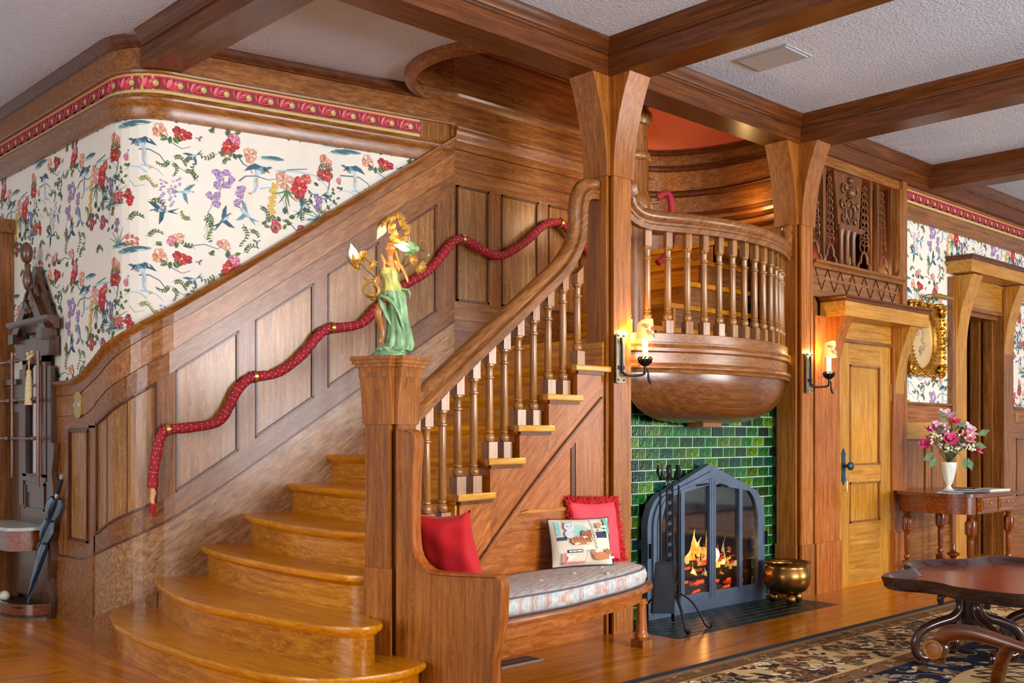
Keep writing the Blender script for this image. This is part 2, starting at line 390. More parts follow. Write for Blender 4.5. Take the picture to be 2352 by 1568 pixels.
# ---- ceiling with the open stairwell
ceiling = struct('ceiling', 'grey textured ceiling in coffers between oak beams')
CM = plain('ceiling_texture', (214, 225, 243), .9, bumpn=.9, bscale=55, var=.03)
mb = MB()
def cpoly(pts): mb.prism(pts, XY(CEIL), 0, .3)
cpoly([(-6, -7), (16, -7), (16, YF + .1), (-6, YF + .1)])
cpoly([(-6, YF + .1), (2.9, YF + .1), (2.9, 10.5), (-6, 10.5)])
ocx, ocy, orr = 4.96, 5.25, .68
hole = arcpts(ocx, ocy, orr, PI * 1.5, PI * .5, 14)
cpoly([(2.9, YF + .1), (ocx, YF + .1)] + [(x, max(y, YF + .1)) for x, y in hole] + [(ocx, 6.6), (2.9, 6.6)])
cpoly([(7.62, YF + .1), (16, YF + .1), (16, 6.6), (7.62, 6.6)])
mb.build('ceiling_plaster', CM, ceiling)
# opening fascia: rounded rim and curved lining of the upper floor
well = struct('trim_1', 'oval oak rim and lining of the open stairwell')
path = [(7.6, ocy + orr)] + [(7.0, ocy + orr), (6.2, ocy + orr)] + arcpts(ocx, ocy, orr, PI * .5, PI * 1.5, 26) + [(6.2, ocy - orr), (7.6, ocy - orr)]
def frames2(path, z, closed=False):
    out = []; n = len(path)
    for i in range(n):
        a = path[max(i - 1, 0)]; b = path[min(i + 1, n - 1)]
        t = Vector((b[0] - a[0], b[1] - a[1], 0)).normalized()
        out.append(((path[i][0], path[i][1], z), (t.y, -t.x, 0), (0, 0, 1)))
    return out
fr = frames2(path, CEIL)
MB().sweep([(-.02, 0.0), (-.05, -.03), (-.035, -.065), (-.005, -.07), (.03, -.05), (.034, 0), (.034, .02), (-.02, .02)], fr).build('rim_moulding', BROWN('x'), well, 50)
MB().sweep([(-.012, 0), (-.012, .34), (.03, .34), (.03, 0)], fr).build('lining_board', BROWN('x', n='dark_lining_'), well, 50)
for z in (.02, .33, .41):
    MB().sweep([(-.03, z), (-.03, z + .03), (-.015, z + .045), (.01, z + .045), (.01, z)], fr).build('bead_moulding', BX, well, 50)
MB().sweep([(-.012, .44), (-.012, .62), (.03, .62), (.03, .44)], fr).build('lining_board', BROWN('x'), well, 50)
for k in range(3, 22):
    x, y = path[3 + int((k - 3) * 1.3)] if 3 + int((k - 3) * 1.3) < len(path) - 2 else (6 + .1 * (k - 20), ocy - orr)
    MB().lathe([(.016, 0), (.022, .08), (.014, .14), (.02, .5), (.013, .62), (.02, .7)], (x, y, CEIL + .62), 8).build('upper_baluster', BX, well, 40)
# upper hall seen through the well
up = struct('wall_upper', 'coral dotted wallpaper of the floor above')
MB().box(2.2, 9.2, 7.2, 7.3, CEIL + .3, 6.2).build('wall_body', plain('coral_paper', (240, 112, 60), .7, var=.04), up)
MB().box(2.2, 9.2, 3.4, 7.3, 6.2, 6.3).build('ceiling_plaster', CM, up)
MB().box(2.2, 9.2, 3.3, 3.4, CEIL + .3, 6.2).build('wall_body', MATS['coral_paper'], up)
MB().box(2.1, 2.2, 3.4, 7.3, CEIL + .3, 6.2).build('wall_body', plain('pale_wall', (190, 200, 215), .8), up)
MB().box(9.2, 9.3, 3.3, 7.3, CEIL + .3, 6.2).build('wall_body', MATS['coral_paper'], up)
light('added_upper_light', 'POINT', (6.4, 5.2, 5.2), 18, (1, .82, .6), .2)  # unseen light added to the upper hall

# ---- beams
def beam(name, label, x0, x1, y0, y1, crown):
    """oak box beam; crown lists the sides ('x0','x1','y0','y1') with a moulding"""
    b = struct(name, label)
    ax = 'x' if (x1 - x0) > (y1 - y0) else 'y'
    MB().box(x0, x1, y0, y1, BB, CEIL).build('beam_casing', BEAM(ax), b)
    pr = [(-.004, -.09), (.012, -.09), (.014, -.078), (.022, -.072), (.024, -.06), (.04, -.045), (.05, -.02), (.056, -.005), (.056, 0), (-.004, 0)]
    for side, a, c in crown:
        if side == 'y0': f = [((a, y0, CEIL), (0, -1, 0), (0, 0, 1)), ((c, y0, CEIL), (0, -1, 0), (0, 0, 1))]
        if side == 'y1': f = [((a, y1, CEIL), (0, 1, 0), (0, 0, 1)), ((c, y1, CEIL), (0, 1, 0), (0, 0, 1))]
        if side == 'x0': f = [((x0, a, CEIL), (-1, 0, 0), (0, 0, 1)), ((x0, c, CEIL), (-1, 0, 0), (0, 0, 1))]
        if side == 'x1': f = [((x1, a, CEIL), (1, 0, 0), (0, 0, 1)), ((x1, c, CEIL), (1, 0, 0), (0, 0, 1))]
        MB().sweep(pr, f).build('crown_moulding', BEAM(ax), b, 40)
    return b
XB = [2.785, 4.968, 7.218, 9.435]; BW = .228
beam('trim_2', 'long oak ceiling beam running along the colonnade', XB[0], 16, YF, YB,
     [('y0', XB[i] + BW - .0, XB[i + 1] if i < 3 else 16) for i in range(4)] + [('y1', 3.0, 4.9)])
for i, x in enumerate(XB):
    y1 = 6.24 if i == 0 else YF
    lab = ['leftmost cross beam, running to the papered wall', 'cross beam above the first post', 'cross beam above the second post', 'rightmost cross beam over the gilt mirror'][i]
    cr = [('x0', -6, YF if i else 6.2), ('x1', -6, YF)] + ([('x1', YB, 6.2)] if i == 0 else [])
    beam('trim_%d' % (3 + i), lab, x, x + BW, -6, y1, cr)

# ---- floor
floor = struct('floor', 'honey oak strip floor')
FB = plain('floor_joint', (70, 34, 12), .6)
mb = MB(); mb.box(-3, 16, -4, 10.5, -.1, -.006); mb.build('subfloor', FB, floor)
HX0, HX1, HY0 = 5.18, 7.12, 3.955
def planks(x0, x1, y0, y1, axis, wd, ln, hole=None, gap=.0012):
    r = random.Random(int(x0 * 10 + y0 * 100)); n = 0
    lo, hi = (y0, y1) if axis == 'x' else (x0, x1)
    a0, a1 = (x0, x1) if axis == 'x' else (y0, y1)
    k = int(round((hi - lo) / wd)); wd = (hi - lo) / k
    for i in range(k):
        p = a0 - r.random() * ln * .8
        while p < a1:
            q = p + ln * (.7 + .6 * r.random()); s, e = max(p, a0), min(q, a1)
            if e - s > .02:
                segs = [(s, e)]
                if hole and axis == 'x' and lo + i * wd + wd / 2 > hole[2]:
                    segs = [(a, b) for a, b in ((s, min(e, hole[0])), (max(s, hole[1]), e)) if b - a > .02]
                for a, b in segs:
                    y = lo + i * wd
                    m = MB()
                    if axis == 'x': m.box(a + gap, b - gap, y + gap, y + wd - gap, -.02, 0)
                    else: m.box(y + gap, y + wd - gap, a + gap, b - gap, -.02, 0)
                    m.build('floor_plank', FLOOR(axis), floor); n += 1
            p = q
    return n
NP = planks(3.0, 10.4, 3.30, 4.65, 'x', .075, 1.9, (HX0, HX1, HY0 - .001))
NP += planks(2.13, 3.0, 3.30, 8.6, 'y', .075, 1.6)
NP += planks(1.0, 2.13, 4.7, 7.6, 'x', .062, 1.2)
mb = MB()
def bulk(x0, x1, y0, y1, wd, ln):
    r = random.Random(3); y = y0
    while y < y1:
        p = x0 - r.random()
        while p < x1:
            q = p + ln * (.7 + .6 * r.random()); mb.box(max(p, x0) + .001, min(q, x1) - .001, y + .001, y + wd - .001, -.02, 0); p = q
        y += wd
bulk(-2.5, 3.0, -1, 3.3, .075, 2.2); bulk(3.0, 15.5, -1, 3.3, .075, 2.2); bulk(10.4, 15.5, 3.3, 4.6, .075, 2.2); bulk(1.0, 2.13, 3.3, 4.7, .075, 2.0); bulk(-2.5, 1.0, 3.3, 10, .075, 2.2); bulk(1.0, 2.13, 7.6, 10, .075, 2.0)
mb.build('floor_plank', FLOOR('x'), floor, kind='stuff')
# ================================================================== POSTS
def plus_post(t, c, rot, W, a, z0, z1, mat, plinth=None, corbel=None, cap=None, sides=(0, 1, 2, 3)):
    """post of cross-shaped plan: a core with an applied board on each face"""
    cx, cy = c; cr, sr = math.cos(rot), math.sin(rot)
    def f(u, v): return (cx + u * cr - v * sr, cy + u * sr + v * cr)
    def plus(w_, e):
        h = w_ / 2
        return [(-e, -h), (-h, -h), (-h, -e), (h, -e), (h, -h), (e, -h), (e, h), (h, h), (h, e), (-h, e), (-h, h), (-e, h)]
    F = lambda u, v, d: (*f(u, v), d)
    e = W / 2 + a
    MB().prism(plus(W * .86, e - .012), F, z0, z1).build('core', mat, t)
    for k in sides:
        an = rot + k * PI / 2; o = Vector((math.cos(an), math.sin(an), 0)); s = Vector((-o.y, o.x, 0))
        ctr = Vector((cx, cy, 0))
        zt = corbel[0] if corbel else z1
        mb = MB(); mb.obox(ctr + o * (e - .008) + Vector((0, 0, (z0 + zt) / 2)), o * .008, s * (W / 2 - .002), (0, 0, (zt - z0) / 2))
        mb.build('face_board', mat, t)
        if plinth:
            ph, pe = plinth
            MB().obox(ctr + o * (e - .004 + pe / 2) + Vector((0, 0, z0 + ph / 2)), o * (.004 + pe / 2), s * (W / 2 + pe), (0, 0, ph / 2)).build('plinth', mat, t)
        if corbel:
            zb, b0, b1, cw = corbel; n = 8; prof = [(-.02, zb), (-.02, z1)]
            for i in range(n + 1):
                q = 1 - i / n; prof.append((b0 + (b1 - b0) * q ** 2.0, zb + (z1 - zb) * q))
            vs = []
            for sgn in (-1, 1):
                for d_, z_ in prof:
                    p = ctr + o * (e + d_) + s * (cw / 2 * sgn); vs.append((p.x, p.y, z_))
            m = len(prof); fs = [list(range(m)), [m + i for i in range(m)][::-1]] + [(i, (i + 1) % m, m + (i + 1) % m, m + i) for i in range(m)]
            MB().add(vs, fs).build('corbel', mat, t, 30)
    if cap:
        w2, e2, h1, layers = cap
        for zc0, zc1, ex in layers: MB().prism(plus(w2 + 2 * ex, e2 + ex), F, zc0, zc1).build('cap_board', mat, t)
post_c = [(5.102, 4.463), (7.315, 4.463)]
for i, c in enumerate(post_c):
    t = thing('wooden_post', ['oak post with curved brackets at the foot of the balcony, left of the fireplace', 'oak post with curved brackets between the balcony and the closed door'][i], 'post', (c[0], c[1], 0), 'oak posts carrying the ceiling beam')
    plus_post(t, c, 0, .172, .031, 0, BB, POST(), (.40, .008), (2.885, .012, .145, .2), None, (0, 2, 3) if i == 0 else (2, 3, 0))

# ================================================================== STAIRCASE
RISE = .187
def Yb(x): return 4.46 - .098 * max(0, 4.8 - x) ** 2
XN = {3: 3.10, 4: 3.37, 5: 3.63, 6: 3.90, 7: 4.165, 8: 4.43, 9: 4.69, 10: 4.95}
def cr2(pts, k=4):
    out = []
    for i in range(len(pts) - 1):
        p0, p1, p2, p3 = pts[max(i - 1, 0)], pts[i], pts[i + 1], pts[min(i + 2, len(pts) - 1)]
        for j in range(k):
            t = j / k
            out.append(tuple(.5 * (2 * p1[q] + (p2[q] - p0[q]) * t + (2 * p0[q] - 5 * p1[q] + 4 * p2[q] - p3[q]) * t * t + (-p0[q] + 3 * p1[q] - 3 * p2[q] + p3[q]) * t ** 3) for q in range(len(p1))))
    return out + [pts[-1]]
NOS = {1: [(2.80, 6.46), (2.70, 6.38), (2.60, 6.22), (2.50, 5.95), (2.44, 5.73), (2.395, 5.3), (2.385, 4.9), (2.385, 4.62), (2.42, 4.25), (2.51, 3.98), (2.62, 3.86), (2.76, 3.80), (2.90, 3.785), (3.02, 3.81), (3.10, 3.855)],
       2: [(3.0, 6.32), (2.93, 6.22), (2.86, 6.08), (2.76, 5.75), (2.67, 5.4), (2.62, 5.05), (2.635, 4.7), (2.67, 4.35), (2.72, 4.1), (2.80, 3.965), (2.90, 3.955), (2.965, 4.02), (2.975, 4.15)],
       3: [(3.24, 6.22), (3.18, 6.12), (3.12, 5.95), (3.05, 5.6), (2.99, 5.2), (2.955, 4.7), (2.98, 4.35), (3.08, 4.22)],
       4: [(3.50, 6.16), (3.44, 6.04), (3.35, 5.8), (3.25, 5.4), (3.18, 5.0), (3.17, 4.65), (3.23, 4.38), (3.37, 4.16)],
       5: [(3.77, 6.1), (3.73, 5.95), (3.64, 5.6), (3.56, 5.2), (3.53, 4.8), (3.56, 4.5), (3.63, 4.235)],
       6: [(4.03, 6.04), (4.01, 5.85), (3.97, 5.4), (3.93, 5.0), (3.90, 4.6), (3.90, 4.285)],
       7: [(4.30, 5.99), (4.165, 4.33)], 8: [(4.57, 5.93), (4.43, 4.345)], 9: [(4.83, 5.88), (4.69, 4.36)], 10: [(5.09, 5.86), (4.95, 4.36)]}
for n_ in range(2, 10):
    NOS[n_] = [(x - .045 * min(1, max(0, (y - 4.6) / 1.0)), y) for x, y in NOS[n_]]
NOSE = {n: (cr2(p, 5) if len(p) > 2 else p) for n, p in NOS.items()}
stair = thing('staircase', 'wide oak staircase with curved lower steps rising to the landing', 'staircase', (3.0, 5.0, 0))
for n in range(1, 10):
    c = NOSE[n]; z = RISE * n
    if n == 1: back = [(3.15, 4.1), (3.22, 4.4), (3.3, 6.25)]
    elif n == 2: back = [(3.1, 4.25), (3.35, 4.5), (3.45, 6.2)]
    elif n == 3: back = [(3.3, 4.15), (3.54, 4.22), (3.8, 6.13)]
    else: back = [(XN[n + 1] + .055, Yb(XN[n + 1] + .05) - .088), (XN[n + 1] + .1, Yb(XN[n + 1]) + .2), (NOS[n + 1][0][0] + .1, NOS[n + 1][0][1] - .02)]
    MB().prism(c + back, XY(0), z - .034, z).build('tread', TREAD('y'), stair)
    fr = frames2([(x, y) for x, y in c], 0)
    fr = [(p, (-nv[0], -nv[1], 0), u) for p, nv, u in fr]
    MB().sweep([(-.004, z - .03), (-.009, z - .018), (-.004, z - .003), (.004, z - .001), (.004, z - .032)], fr).build('nosing', TREAD('y'), stair, 50)
    if n >= 4: fr = fr[:-1] + [((fr[-1][0][0], fr[-1][0][1] + .032, 0), fr[-1][1], fr[-1][2])]
    MB().sweep([(.03, z - RISE - .002), (.03, z - .034), (.05, z - .034), (.05, z - RISE - .002)], fr).build('riser', wood('riser_oak', (186, 110, 38), (146, 76, 18), (218, 156, 78), 'y', .3, .6, .4), stair, 50)
    MB().sweep([(.012, z - .034), (.018, z - .048), (.03, z - .056), (.034, z - .034)], fr).build('cove_moulding', TREAD('y'), stair, 50)
    if n >= 4:
        x0, x1 = XN[n] - .012, XN[n + 1] + .05
        m = MB(); k = 4; pts = [(x0 + (x1 - x0) * i / k, Yb(x0 + (x1 - x0) * i / k) - .098) for i in range(k + 1)]
        m.sweep([(-.006, z - .036), (-.012, z - .03), (-.012, z - .006), (-.006, z + .001), (.03, z + .001), (.03, z - .036)], [((x, y, 0), (0, 1, 0), (0, 0, 1)) for x, y in pts])
        m.build('tread_end', wood('pale_tread_end', (214, 152, 68), (188, 120, 44), (232, 182, 104), 'x', .3, .2, .4), stair, label='pale honey return nosing of the tread')
def slab2(mb, x0, x1, zl, zh, d0, d1, step=.08):
    fl = zl if callable(zl) else (lambda s: zl); fh = zh if callable(zh) else (lambda s: zh)
    k = max(1, int((x1 - x0) / step)); vs = []
    for i in range(k + 1):
        x = x0 + (x1 - x0) * i / k; y = Yb(x) - .065; l, h_ = fl(x), max(fh(x), fl(x) + 1e-4)
        vs += [(x, y - d0, l), (x, y - d0, h_), (x, y - d1, h_), (x, y - d1, l)]
    fs = [(0, 1, 2, 3), tuple(k * 4 + q for q in (3, 2, 1, 0))]
    for i in range(k):
        for q in range(4): fs.append((i * 4 + q, (i + 1) * 4 + q, (i + 1) * 4 + (q + 1) % 4, i * 4 + (q + 1) % 4))
    return mb.add(vs, fs)
D1 = lambda x: .618 + .825 * (x - 3.883); D2 = lambda x: .802 + .79 * (x - 4.182) - .0
mb = MB()
for n in range(3, 10):
    slab2(mb, XN[n] + (.03 if n > 3 else .06), XN[n + 1] + .03, 0, RISE * n - .036, -.03, 0)
mb.build('string_board', RED_OAK('x'), stair)
for n in range(4, 10):
    slab2(MB(), XN[n] + .03, min(4.94, XN[n + 1] + .03), lambda x: D1(x), RISE * n - .036, 0, .012).build('string_face', RED_OAK('x', .7), stair)
    slab2(MB(), XN[n] + .02, min(4.95, XN[n + 1] + .035), RISE * n - .056, RISE * n - .036, .012, .03).build('cove_moulding', BEAM('x'), stair)
slab2(MB(), 3.3, 4.94, D2, D1, 0, .02).build('sloping_rail', RED_OAK('x', .7), stair)
slab2(MB(), 3.3, 4.94, lambda x: D1(x) - .01, lambda x: D1(x) + .004, 0, .026).build('bead_moulding', BEAM('x'), stair)
slab2(MB(), 4.70, 4.94, 0, D2, 0, .019).build('stile', RED_OAK('z'), stair)
slab2(MB(), 4.665, 4.70, .81, D2, 0, .014).build('panel_moulding', BEAM('z'), stair)
slab2(MB(), 3.3, 4.70, 0, lambda x: min(.70, D2(x)), 0, .012).build('lower_panel', RED_OAK('x'), stair)
slab2(MB(), 4.0, 4.70, .705, lambda x: min(.80, D2(x)), 0, .019).build('rail', RED_OAK('x'), stair)
slab2(MB(), 4.1, 4.70, .80, lambda x: min(.82, D2(x)), 0, .026).build('panel_moulding', wood('honey_trim', (186, 112, 52), (150, 80, 30), (210, 150, 86), 'x'), stair)
slab2(MB(), 4.20, 4.665, .82, D2, 0, .006).build('triangular_panel', RED_OAK('x', .7), stair)
slab2(MB(), 3.3, 4.94, 0, .14, 0.012, .028).build('base_board', RED_OAK('x'), stair)
# landing and the wall below it
land = struct('trim_12', 'oak landing at the head of the first flight')
ARC = (6.15, 5.87, 1.75)
ba = [(ARC[0] + ARC[2] * math.cos(a), ARC[1] + ARC[2] * math.sin(a)) for a in [math.radians(270 - 33 + 66 * i / 24) for i in range(25)]]
MB().prism([(5.0, 4.40), (5.19, 4.40)] + ba + [(7.42, 4.46), (7.42, 5.83), (5.0, 5.83)], XY(0), 1.80, 1.87).build('landing_boards', TREAD('x'), land)
MB().box(4.97, 5.0, 4.4, 5.83, 1.5, 1.84).build('riser', MATS['riser_oak'], land)

# ---- newel post
NC = (3.140, 4.172); NR = math.radians(16)
nu = Vector((math.cos(NR), math.sin(NR), 0)); nv = Vector((-math.sin(NR), math.cos(NR), 0))
t = thing('newel_post', 'square oak newel post with moulded cap at the foot of the stairs', 'post', (NC[0], NC[1], RISE))
plus_post(t, NC, NR, .145, .03, RISE, 1.635, POST(), (.42, .007), (1.305, .006, .042, .175),
          (.20, .142, 0, [(1.535, 1.583, -.012), (1.583, 1.599, 0), (1.599, 1.617, .012), (1.617, 1.635, .02)]))

# ---- balustrade
bal = thing('balustrade', 'stair handrail with two turned balusters on each tread', 'railing', (4.1, 4.4, .9))
rail_x = [(3.17, 1.275), (3.514, 1.497), (3.83, 1.703), (4.148, 1.915), (4.507, 2.172), (4.63, 2.268), (4.725, 2.37), (4.782, 2.47), (4.802, 2.57), (4.806, 2.67), (4.83, 2.755), (4.89, 2.80), (4.975, 2.81)]
RP = [(x, Yb(x), z) for x, z in cr2(rail_x, 5)]
def rail_frames(P3):
    out = []; n = len(P3); prev = None
    for i in range(n):
        tt = (Vector(P3[min(i + 1, n - 1)]) - Vector(P3[max(i - 1, 0)])).normalized()
        sd = Vector((tt.y, -tt.x, 0))
        if sd.length < .08 and prev is not None: sd = prev
        sd.normalize(); prev = sd
        out.append((P3[i], tuple(sd), tuple(sd.cross(tt) * -1 if sd.cross(tt).z < 0 else sd.cross(tt))))
    return out
RPROF = [(-.03, -.066), (.03, -.066), (.03, -.034), (.038, -.028), (.038, -.014), (.024, -.004), (.039, .012), (.04, .036), (.03, .056), (.012, .066), (-.012, .066), (-.03, .056), (-.04, .036), (-.039, .012), (-.024, -.004), (-.038, -.014), (-.038, -.028), (-.03, -.034)]
# keep the section square to the path, with its "up" continuous through the steep rise
def rail_sweep(P3, parent, name='handrail'):
    fr = []; n = len(P3)
    for i in range(n):
        tt = (Vector(P3[min(i + 1, n - 1)]) - Vector(P3[max(i - 1, 0)])).normalized()
        a, b = Vector(P3[0]), Vector(P3[-1]); hz = Vector((tt.x, tt.y, 0))
        if hz.length < .25: hz = Vector((P3[min(i + 4, n - 1)][0] - P3[max(i - 4, 0)][0], P3[min(i + 4, n - 1)][1] - P3[max(i - 4, 0)][1], 0))
        hz.normalize(); sd = Vector((hz.y, -hz.x, 0)); up_ = sd.cross(tt)
        if hz.dot(tt) >= 0: up_ = tt.cross(sd) * -1 if (tt.cross(sd) * -1).dot(Vector((0, 0, 1)) - hz * .2) > 0 else tt.cross(sd)
        fr.append((P3[i], tuple(sd), tuple(up_.normalized())))
    return MB().sweep(RPROF, fr).build(name, BROWN('x', .6, 'rail_oak_'), parent, 50)
rail_sweep(RP, bal)
def rail_z(x): return interp([(p[0], p[2]) for p in RP[:40]], x)
BW_ = wood('baluster_oak', (150, 98, 56), (112, 68, 34), (186, 136, 88), 'z', .3, .3, .35, 0, 1.5)
def baluster(x, y, z0, z1, rot=0, parent=None, cut=0.0, bh=.092, th=.085, w_=.033, origin=None):
    """square block, vase, tapering shaft with ring, square top block"""
    m = MB(); cr, sr = math.cos(rot) * w_, math.sin(rot) * w_
    m.obox((x, y, z0 + bh / 2), (cr, sr, 0), (-sr, cr, 0), (0, 0, bh / 2))
    a = z0 + bh; b = z1 - th
    prof = [(.02, a), (.026, a + .004), (.0305, a + .02), (.0305, a + .03), (.024, a + .044), (.019, a + .048), (.026, a + .054), (.026, a + .06), (.02, a + .068), (.0235, a + .075), (.0215, b - .12), (.0205, b - .088), (.0285, b - .082), (.0285, b - .074), (.0205, b - .068), (.021, b - .03), (.024, b - .018), (.031, b - .012), (.031, b - .002), (.02, b)]
    m.lathe(prof, (x, y, 0), 14)
    q = w_ * .82; cr, sr = math.cos(rot) * q, math.sin(rot) * q
    base = len(m.v); m.obox((x, y, (b + z1) / 2), (cr, sr, 0), (-sr, cr, 0), (0, 0, (z1 - b) / 2))
    if cut:
        for i in range(base, len(m.v)):
            vx, vy, vz = m.v[i]
            if vz > (b + z1) / 2: m.v[i] = (vx, vy, vz + (vx - x) * cut)
    return m.build('baluster', BW_, parent, 40)
BX_ = [(3.345, 3), (3.454, 4), (3.592, 4), (3.725, 5), (3.867, 5), (4.006, 6), (4.139, 6), (4.264, 7), (4.403, 7), (4.537, 8), (4.672, 8), (4.804, 9)]
for x, n in BX_:
    zt = rail_z(x) - .066 / math.cos(.62) + .004
    if x > 4.7: zt = 2.28
    baluster(x, Yb(x), RISE * n, zt, 0, bal, .68 if x < 4.6 else .9)

# ================================================================== BENCH
bench = thing('window_bench', 'built-in oak settle with a curved seat below the stairs', 'bench', (4.1, 4.0, 0))
o_end = Vector((NC[0], NC[1], 0)) - nv * .1025 - nu * .022
def BE(s, z, off): p = o_end - nv * s * .955 + nu * off; return (p.x, p.y, z)
bprof = [(-.002, 0), (-.002, 1.272), (.05, 1.28), (.10, 1.27), (.118, 1.24), (.121, 1.19), (.110, 1.09), (.104, .94), (.104, .79), (.114, .70), (.145, .648), (.19, .617), (.25, .604), (.45, .608), (.575, .612), (.606, .602), (.622, .575), (.621, .50), (.615, .40), (.60, .32), (.583, .26), (.573, .2), (.573, .07), (.588, .055), (.59, 0)]
MB().prism(bprof, lambda s, z, d: BE(s, z, d), -.068, -.022).build('end_panel', POST(), bench, 30)
q = cr2(bprof[2:], 2)
fr = []
for i in range(len(q)):
    a, b = q[max(i - 1, 0)], q[min(i + 1, len(q) - 1)]; tt = Vector((b[0] - a[0], b[1] - a[1])).normalized(); nn = (tt[1], -tt[0])
    P0 = Vector(BE(q[i][0], q[i][1], -.045)); N3 = Vector(BE(q[i][0] - nn[0], q[i][1] - nn[1], -.045)) - P0
    fr.append((P0, tuple(-N3), tuple(nu)))
MB().sweep([(-.004, -.036), (.006, -.036), (.011, -.026), (.011, .026), (.006, .036), (-.004, .036)], fr).build('edge_band', RED_OAK('z'), bench, 60)
sfront = [(3.28, 3.60), (3.5, 3.632), (3.75, 3.648), (3.97, 3.675), (4.3, 3.752), (4.55, 3.812), (4.78, 3.89), (4.93, 3.98), (5.005, 4.09), (5.01, 4.2), (4.96, 4.30)]
sf = cr2(sfront, 4)
back = [(4.93, 4.315), (4.7, 4.355), (4.4, 4.345), (4.1, 4.32), (3.8, 4.27), (3.5, 4.19), (3.3, 4.12), (3.19, 4.08)]
def inset(pts, d):
    out = []; n = len(pts)
    for i in range(n):
        a, b = pts[max(i - 1, 0)], pts[min(i + 1, n - 1)]; tt = Vector((b[0] - a[0], b[1] - a[1])).normalized(); out.append((pts[i][0] - tt[1] * d, pts[i][1] + tt[0] * d))
    return out
MB().prism(sf + back, XY(0), .338, .372).build('seat_board', RED_OAK('x'), bench)
MB().sweep([(.0, .338), (-.012, .343), (-.015, .358), (-.01, .37), (0, .372)], [(p, (-a[0], -a[1], 0), u) for p, a, u in frames2(sf, 0)]).build('seat_edge', RED_OAK('x'), bench, 50)
ap = inset(sf, .05)
MB().sweep([(0, .27), (0, .338), (.022, .338), (.022, .27)], [(p, (-a[0], -a[1], 0), u) for p, a, u in frames2(ap, 0)]).build('apron', RED_OAK('x'), bench, 50)
ld = MB(); ld.lathe([(.034, .045), (.036, .055), (.042, .06), (.042, .075), (.034, .085), (.032, .1), (.029, .2), (.0275, .24), (.028, .25), (.036, .256), (.036, .266), (.03, .272), (.03, .285)], (4.84, 3.975, 0), 20)
lg = ld.build('leg', RED_OAK('z'), bench, 40)
MB().box(4.795, 4.885, 3.93, 4.02, 0, .045).build('leg_base', BROWN('z'), lg)
lg.location = (0, 0, 0)
# seat cushion with printed ikat stripes
def ikat():
    m, nt, b = base_mat('ikat_fabric'); tc = nt.nodes.new('ShaderNodeTexCoord')
    v = mapping(nt, tc.outputs['Object'], (1, 1, .25)); wv = nt.nodes.new('ShaderNodeTexWave'); wv.inputs['Scale'].default_value = 5.5
    wv.inputs['Distortion'].default_value = 5; wv.inputs['Detail'].default_value = 3; wv.inputs['Detail Scale'].default_value = 1.6
    nt.links.new(mapping(nt, v, (.7, 3.0, .6), (0, 0, .5)), wv.inputs['Vector'])
    r = ramp(nt, [(0, lin((186, 194, 196))), (.22, lin((212, 210, 200))), (.38, lin((206, 184, 170))), (.5, lin((216, 208, 192))), (.66, lin((150, 160, 166))), (.84, lin((208, 198, 188))), (1, lin((196, 150, 138)))])
    nt.links.new(wv.outputs[1], r.inputs[0]); n2 = noise(nt, mapping(nt, tc.outputs['Object'], (14, 60, 14), (0, 0, -.5)), 1, 4)
    r2 = ramp(nt, [(.3, (.80, .80, .82, 1)), (.65, (1.08, 1.08, 1.06, 1))]); nt.links.new(n2.outputs[0], r2.inputs[0])
    nt.links.new(mix(nt, 1.0, r.outputs[0], r2.outputs[0], 'MULTIPLY'), b.inputs['Base Color']); b.inputs['Roughness'].default_value = .85
    b.inputs['Specular IOR Level'].default_value = .15; return m
IK = ikat()
cu = inset(sf, .035)
cu = [p for p in cu if p[0] > 3.2]
cpl = cu + [(4.90, 4.30), (4.7, 4.33), (4.4, 4.32), (4.1, 4.295), (3.8, 4.245), (3.5, 4.165), (3.33, 4.11)]
def inset_closed(pts, d):
    out = []; n = len(pts)
    for i in range(n):
        a, b = pts[(i - 1) % n], pts[(i + 1) % n]; tt = Vector((b[0] - a[0], b[1] - a[1])).normalized(); out.append((pts[i][0] - tt[1] * d, pts[i][1] + tt[0] * d))
    return out
cpl = cr2(cpl, 2)
layers = [(.012, .374), (.0, .382), (-.012, .41), (-.013, .43), (-.004, .456), (.012, .467), (.05, .476), (.12, .482)]
vs = []; fs = []; n = len(cpl)
def inward(pts, d):
    out = []
    for x, y in pts:
        mx_ = min(max(x, 3.52), 4.82); my_ = 3.95 + (mx_ - 3.5) * .13; v_ = Vector((mx_ - x, my_ - y)); q_ = v_.normalized() * min(d, v_.length * .9); out.append((x + q_.x, y + q_.y))
    return out
for d, z in layers: vs += [(x, y, z) for x, y in inward(cpl, d)]
for j in range(len(layers) - 1): fs += [(j * n + i, j * n + (i + 1) % n, (j + 1) * n + (i + 1) % n, (j + 1) * n + i) for i in range(n)]
fs += [[i for i in range(n)][::-1], [(len(layers) - 1) * n + i for i in range(n)]]
sc_ = thing('seat_cushion', 'long buttoned seat cushion in pale ikat fabric on the settle', 'cushion', (4.1, 4.0, .374))
MB().add(vs, fs).build('cushion_body', IK, sc_, 50)
for d, z in ((.002, .464), (.0, .379)):
    MB().tube([(x, y, z) for x, y in inward(cpl, d)][:len(cpl) - 14], .005, 6).build('piping', plain('piping_grey', (92, 96, 104), .8), sc_, 50)
for bx, by in [(3.62, 3.87), (3.95, 3.93), (4.28, 4.0), (4.6, 4.08), (3.8, 4.08), (4.42, 3.88)]:
    MB().ball((bx, by, .482), .014, 10, 6, .5).build('button', IK, sc_, 60)

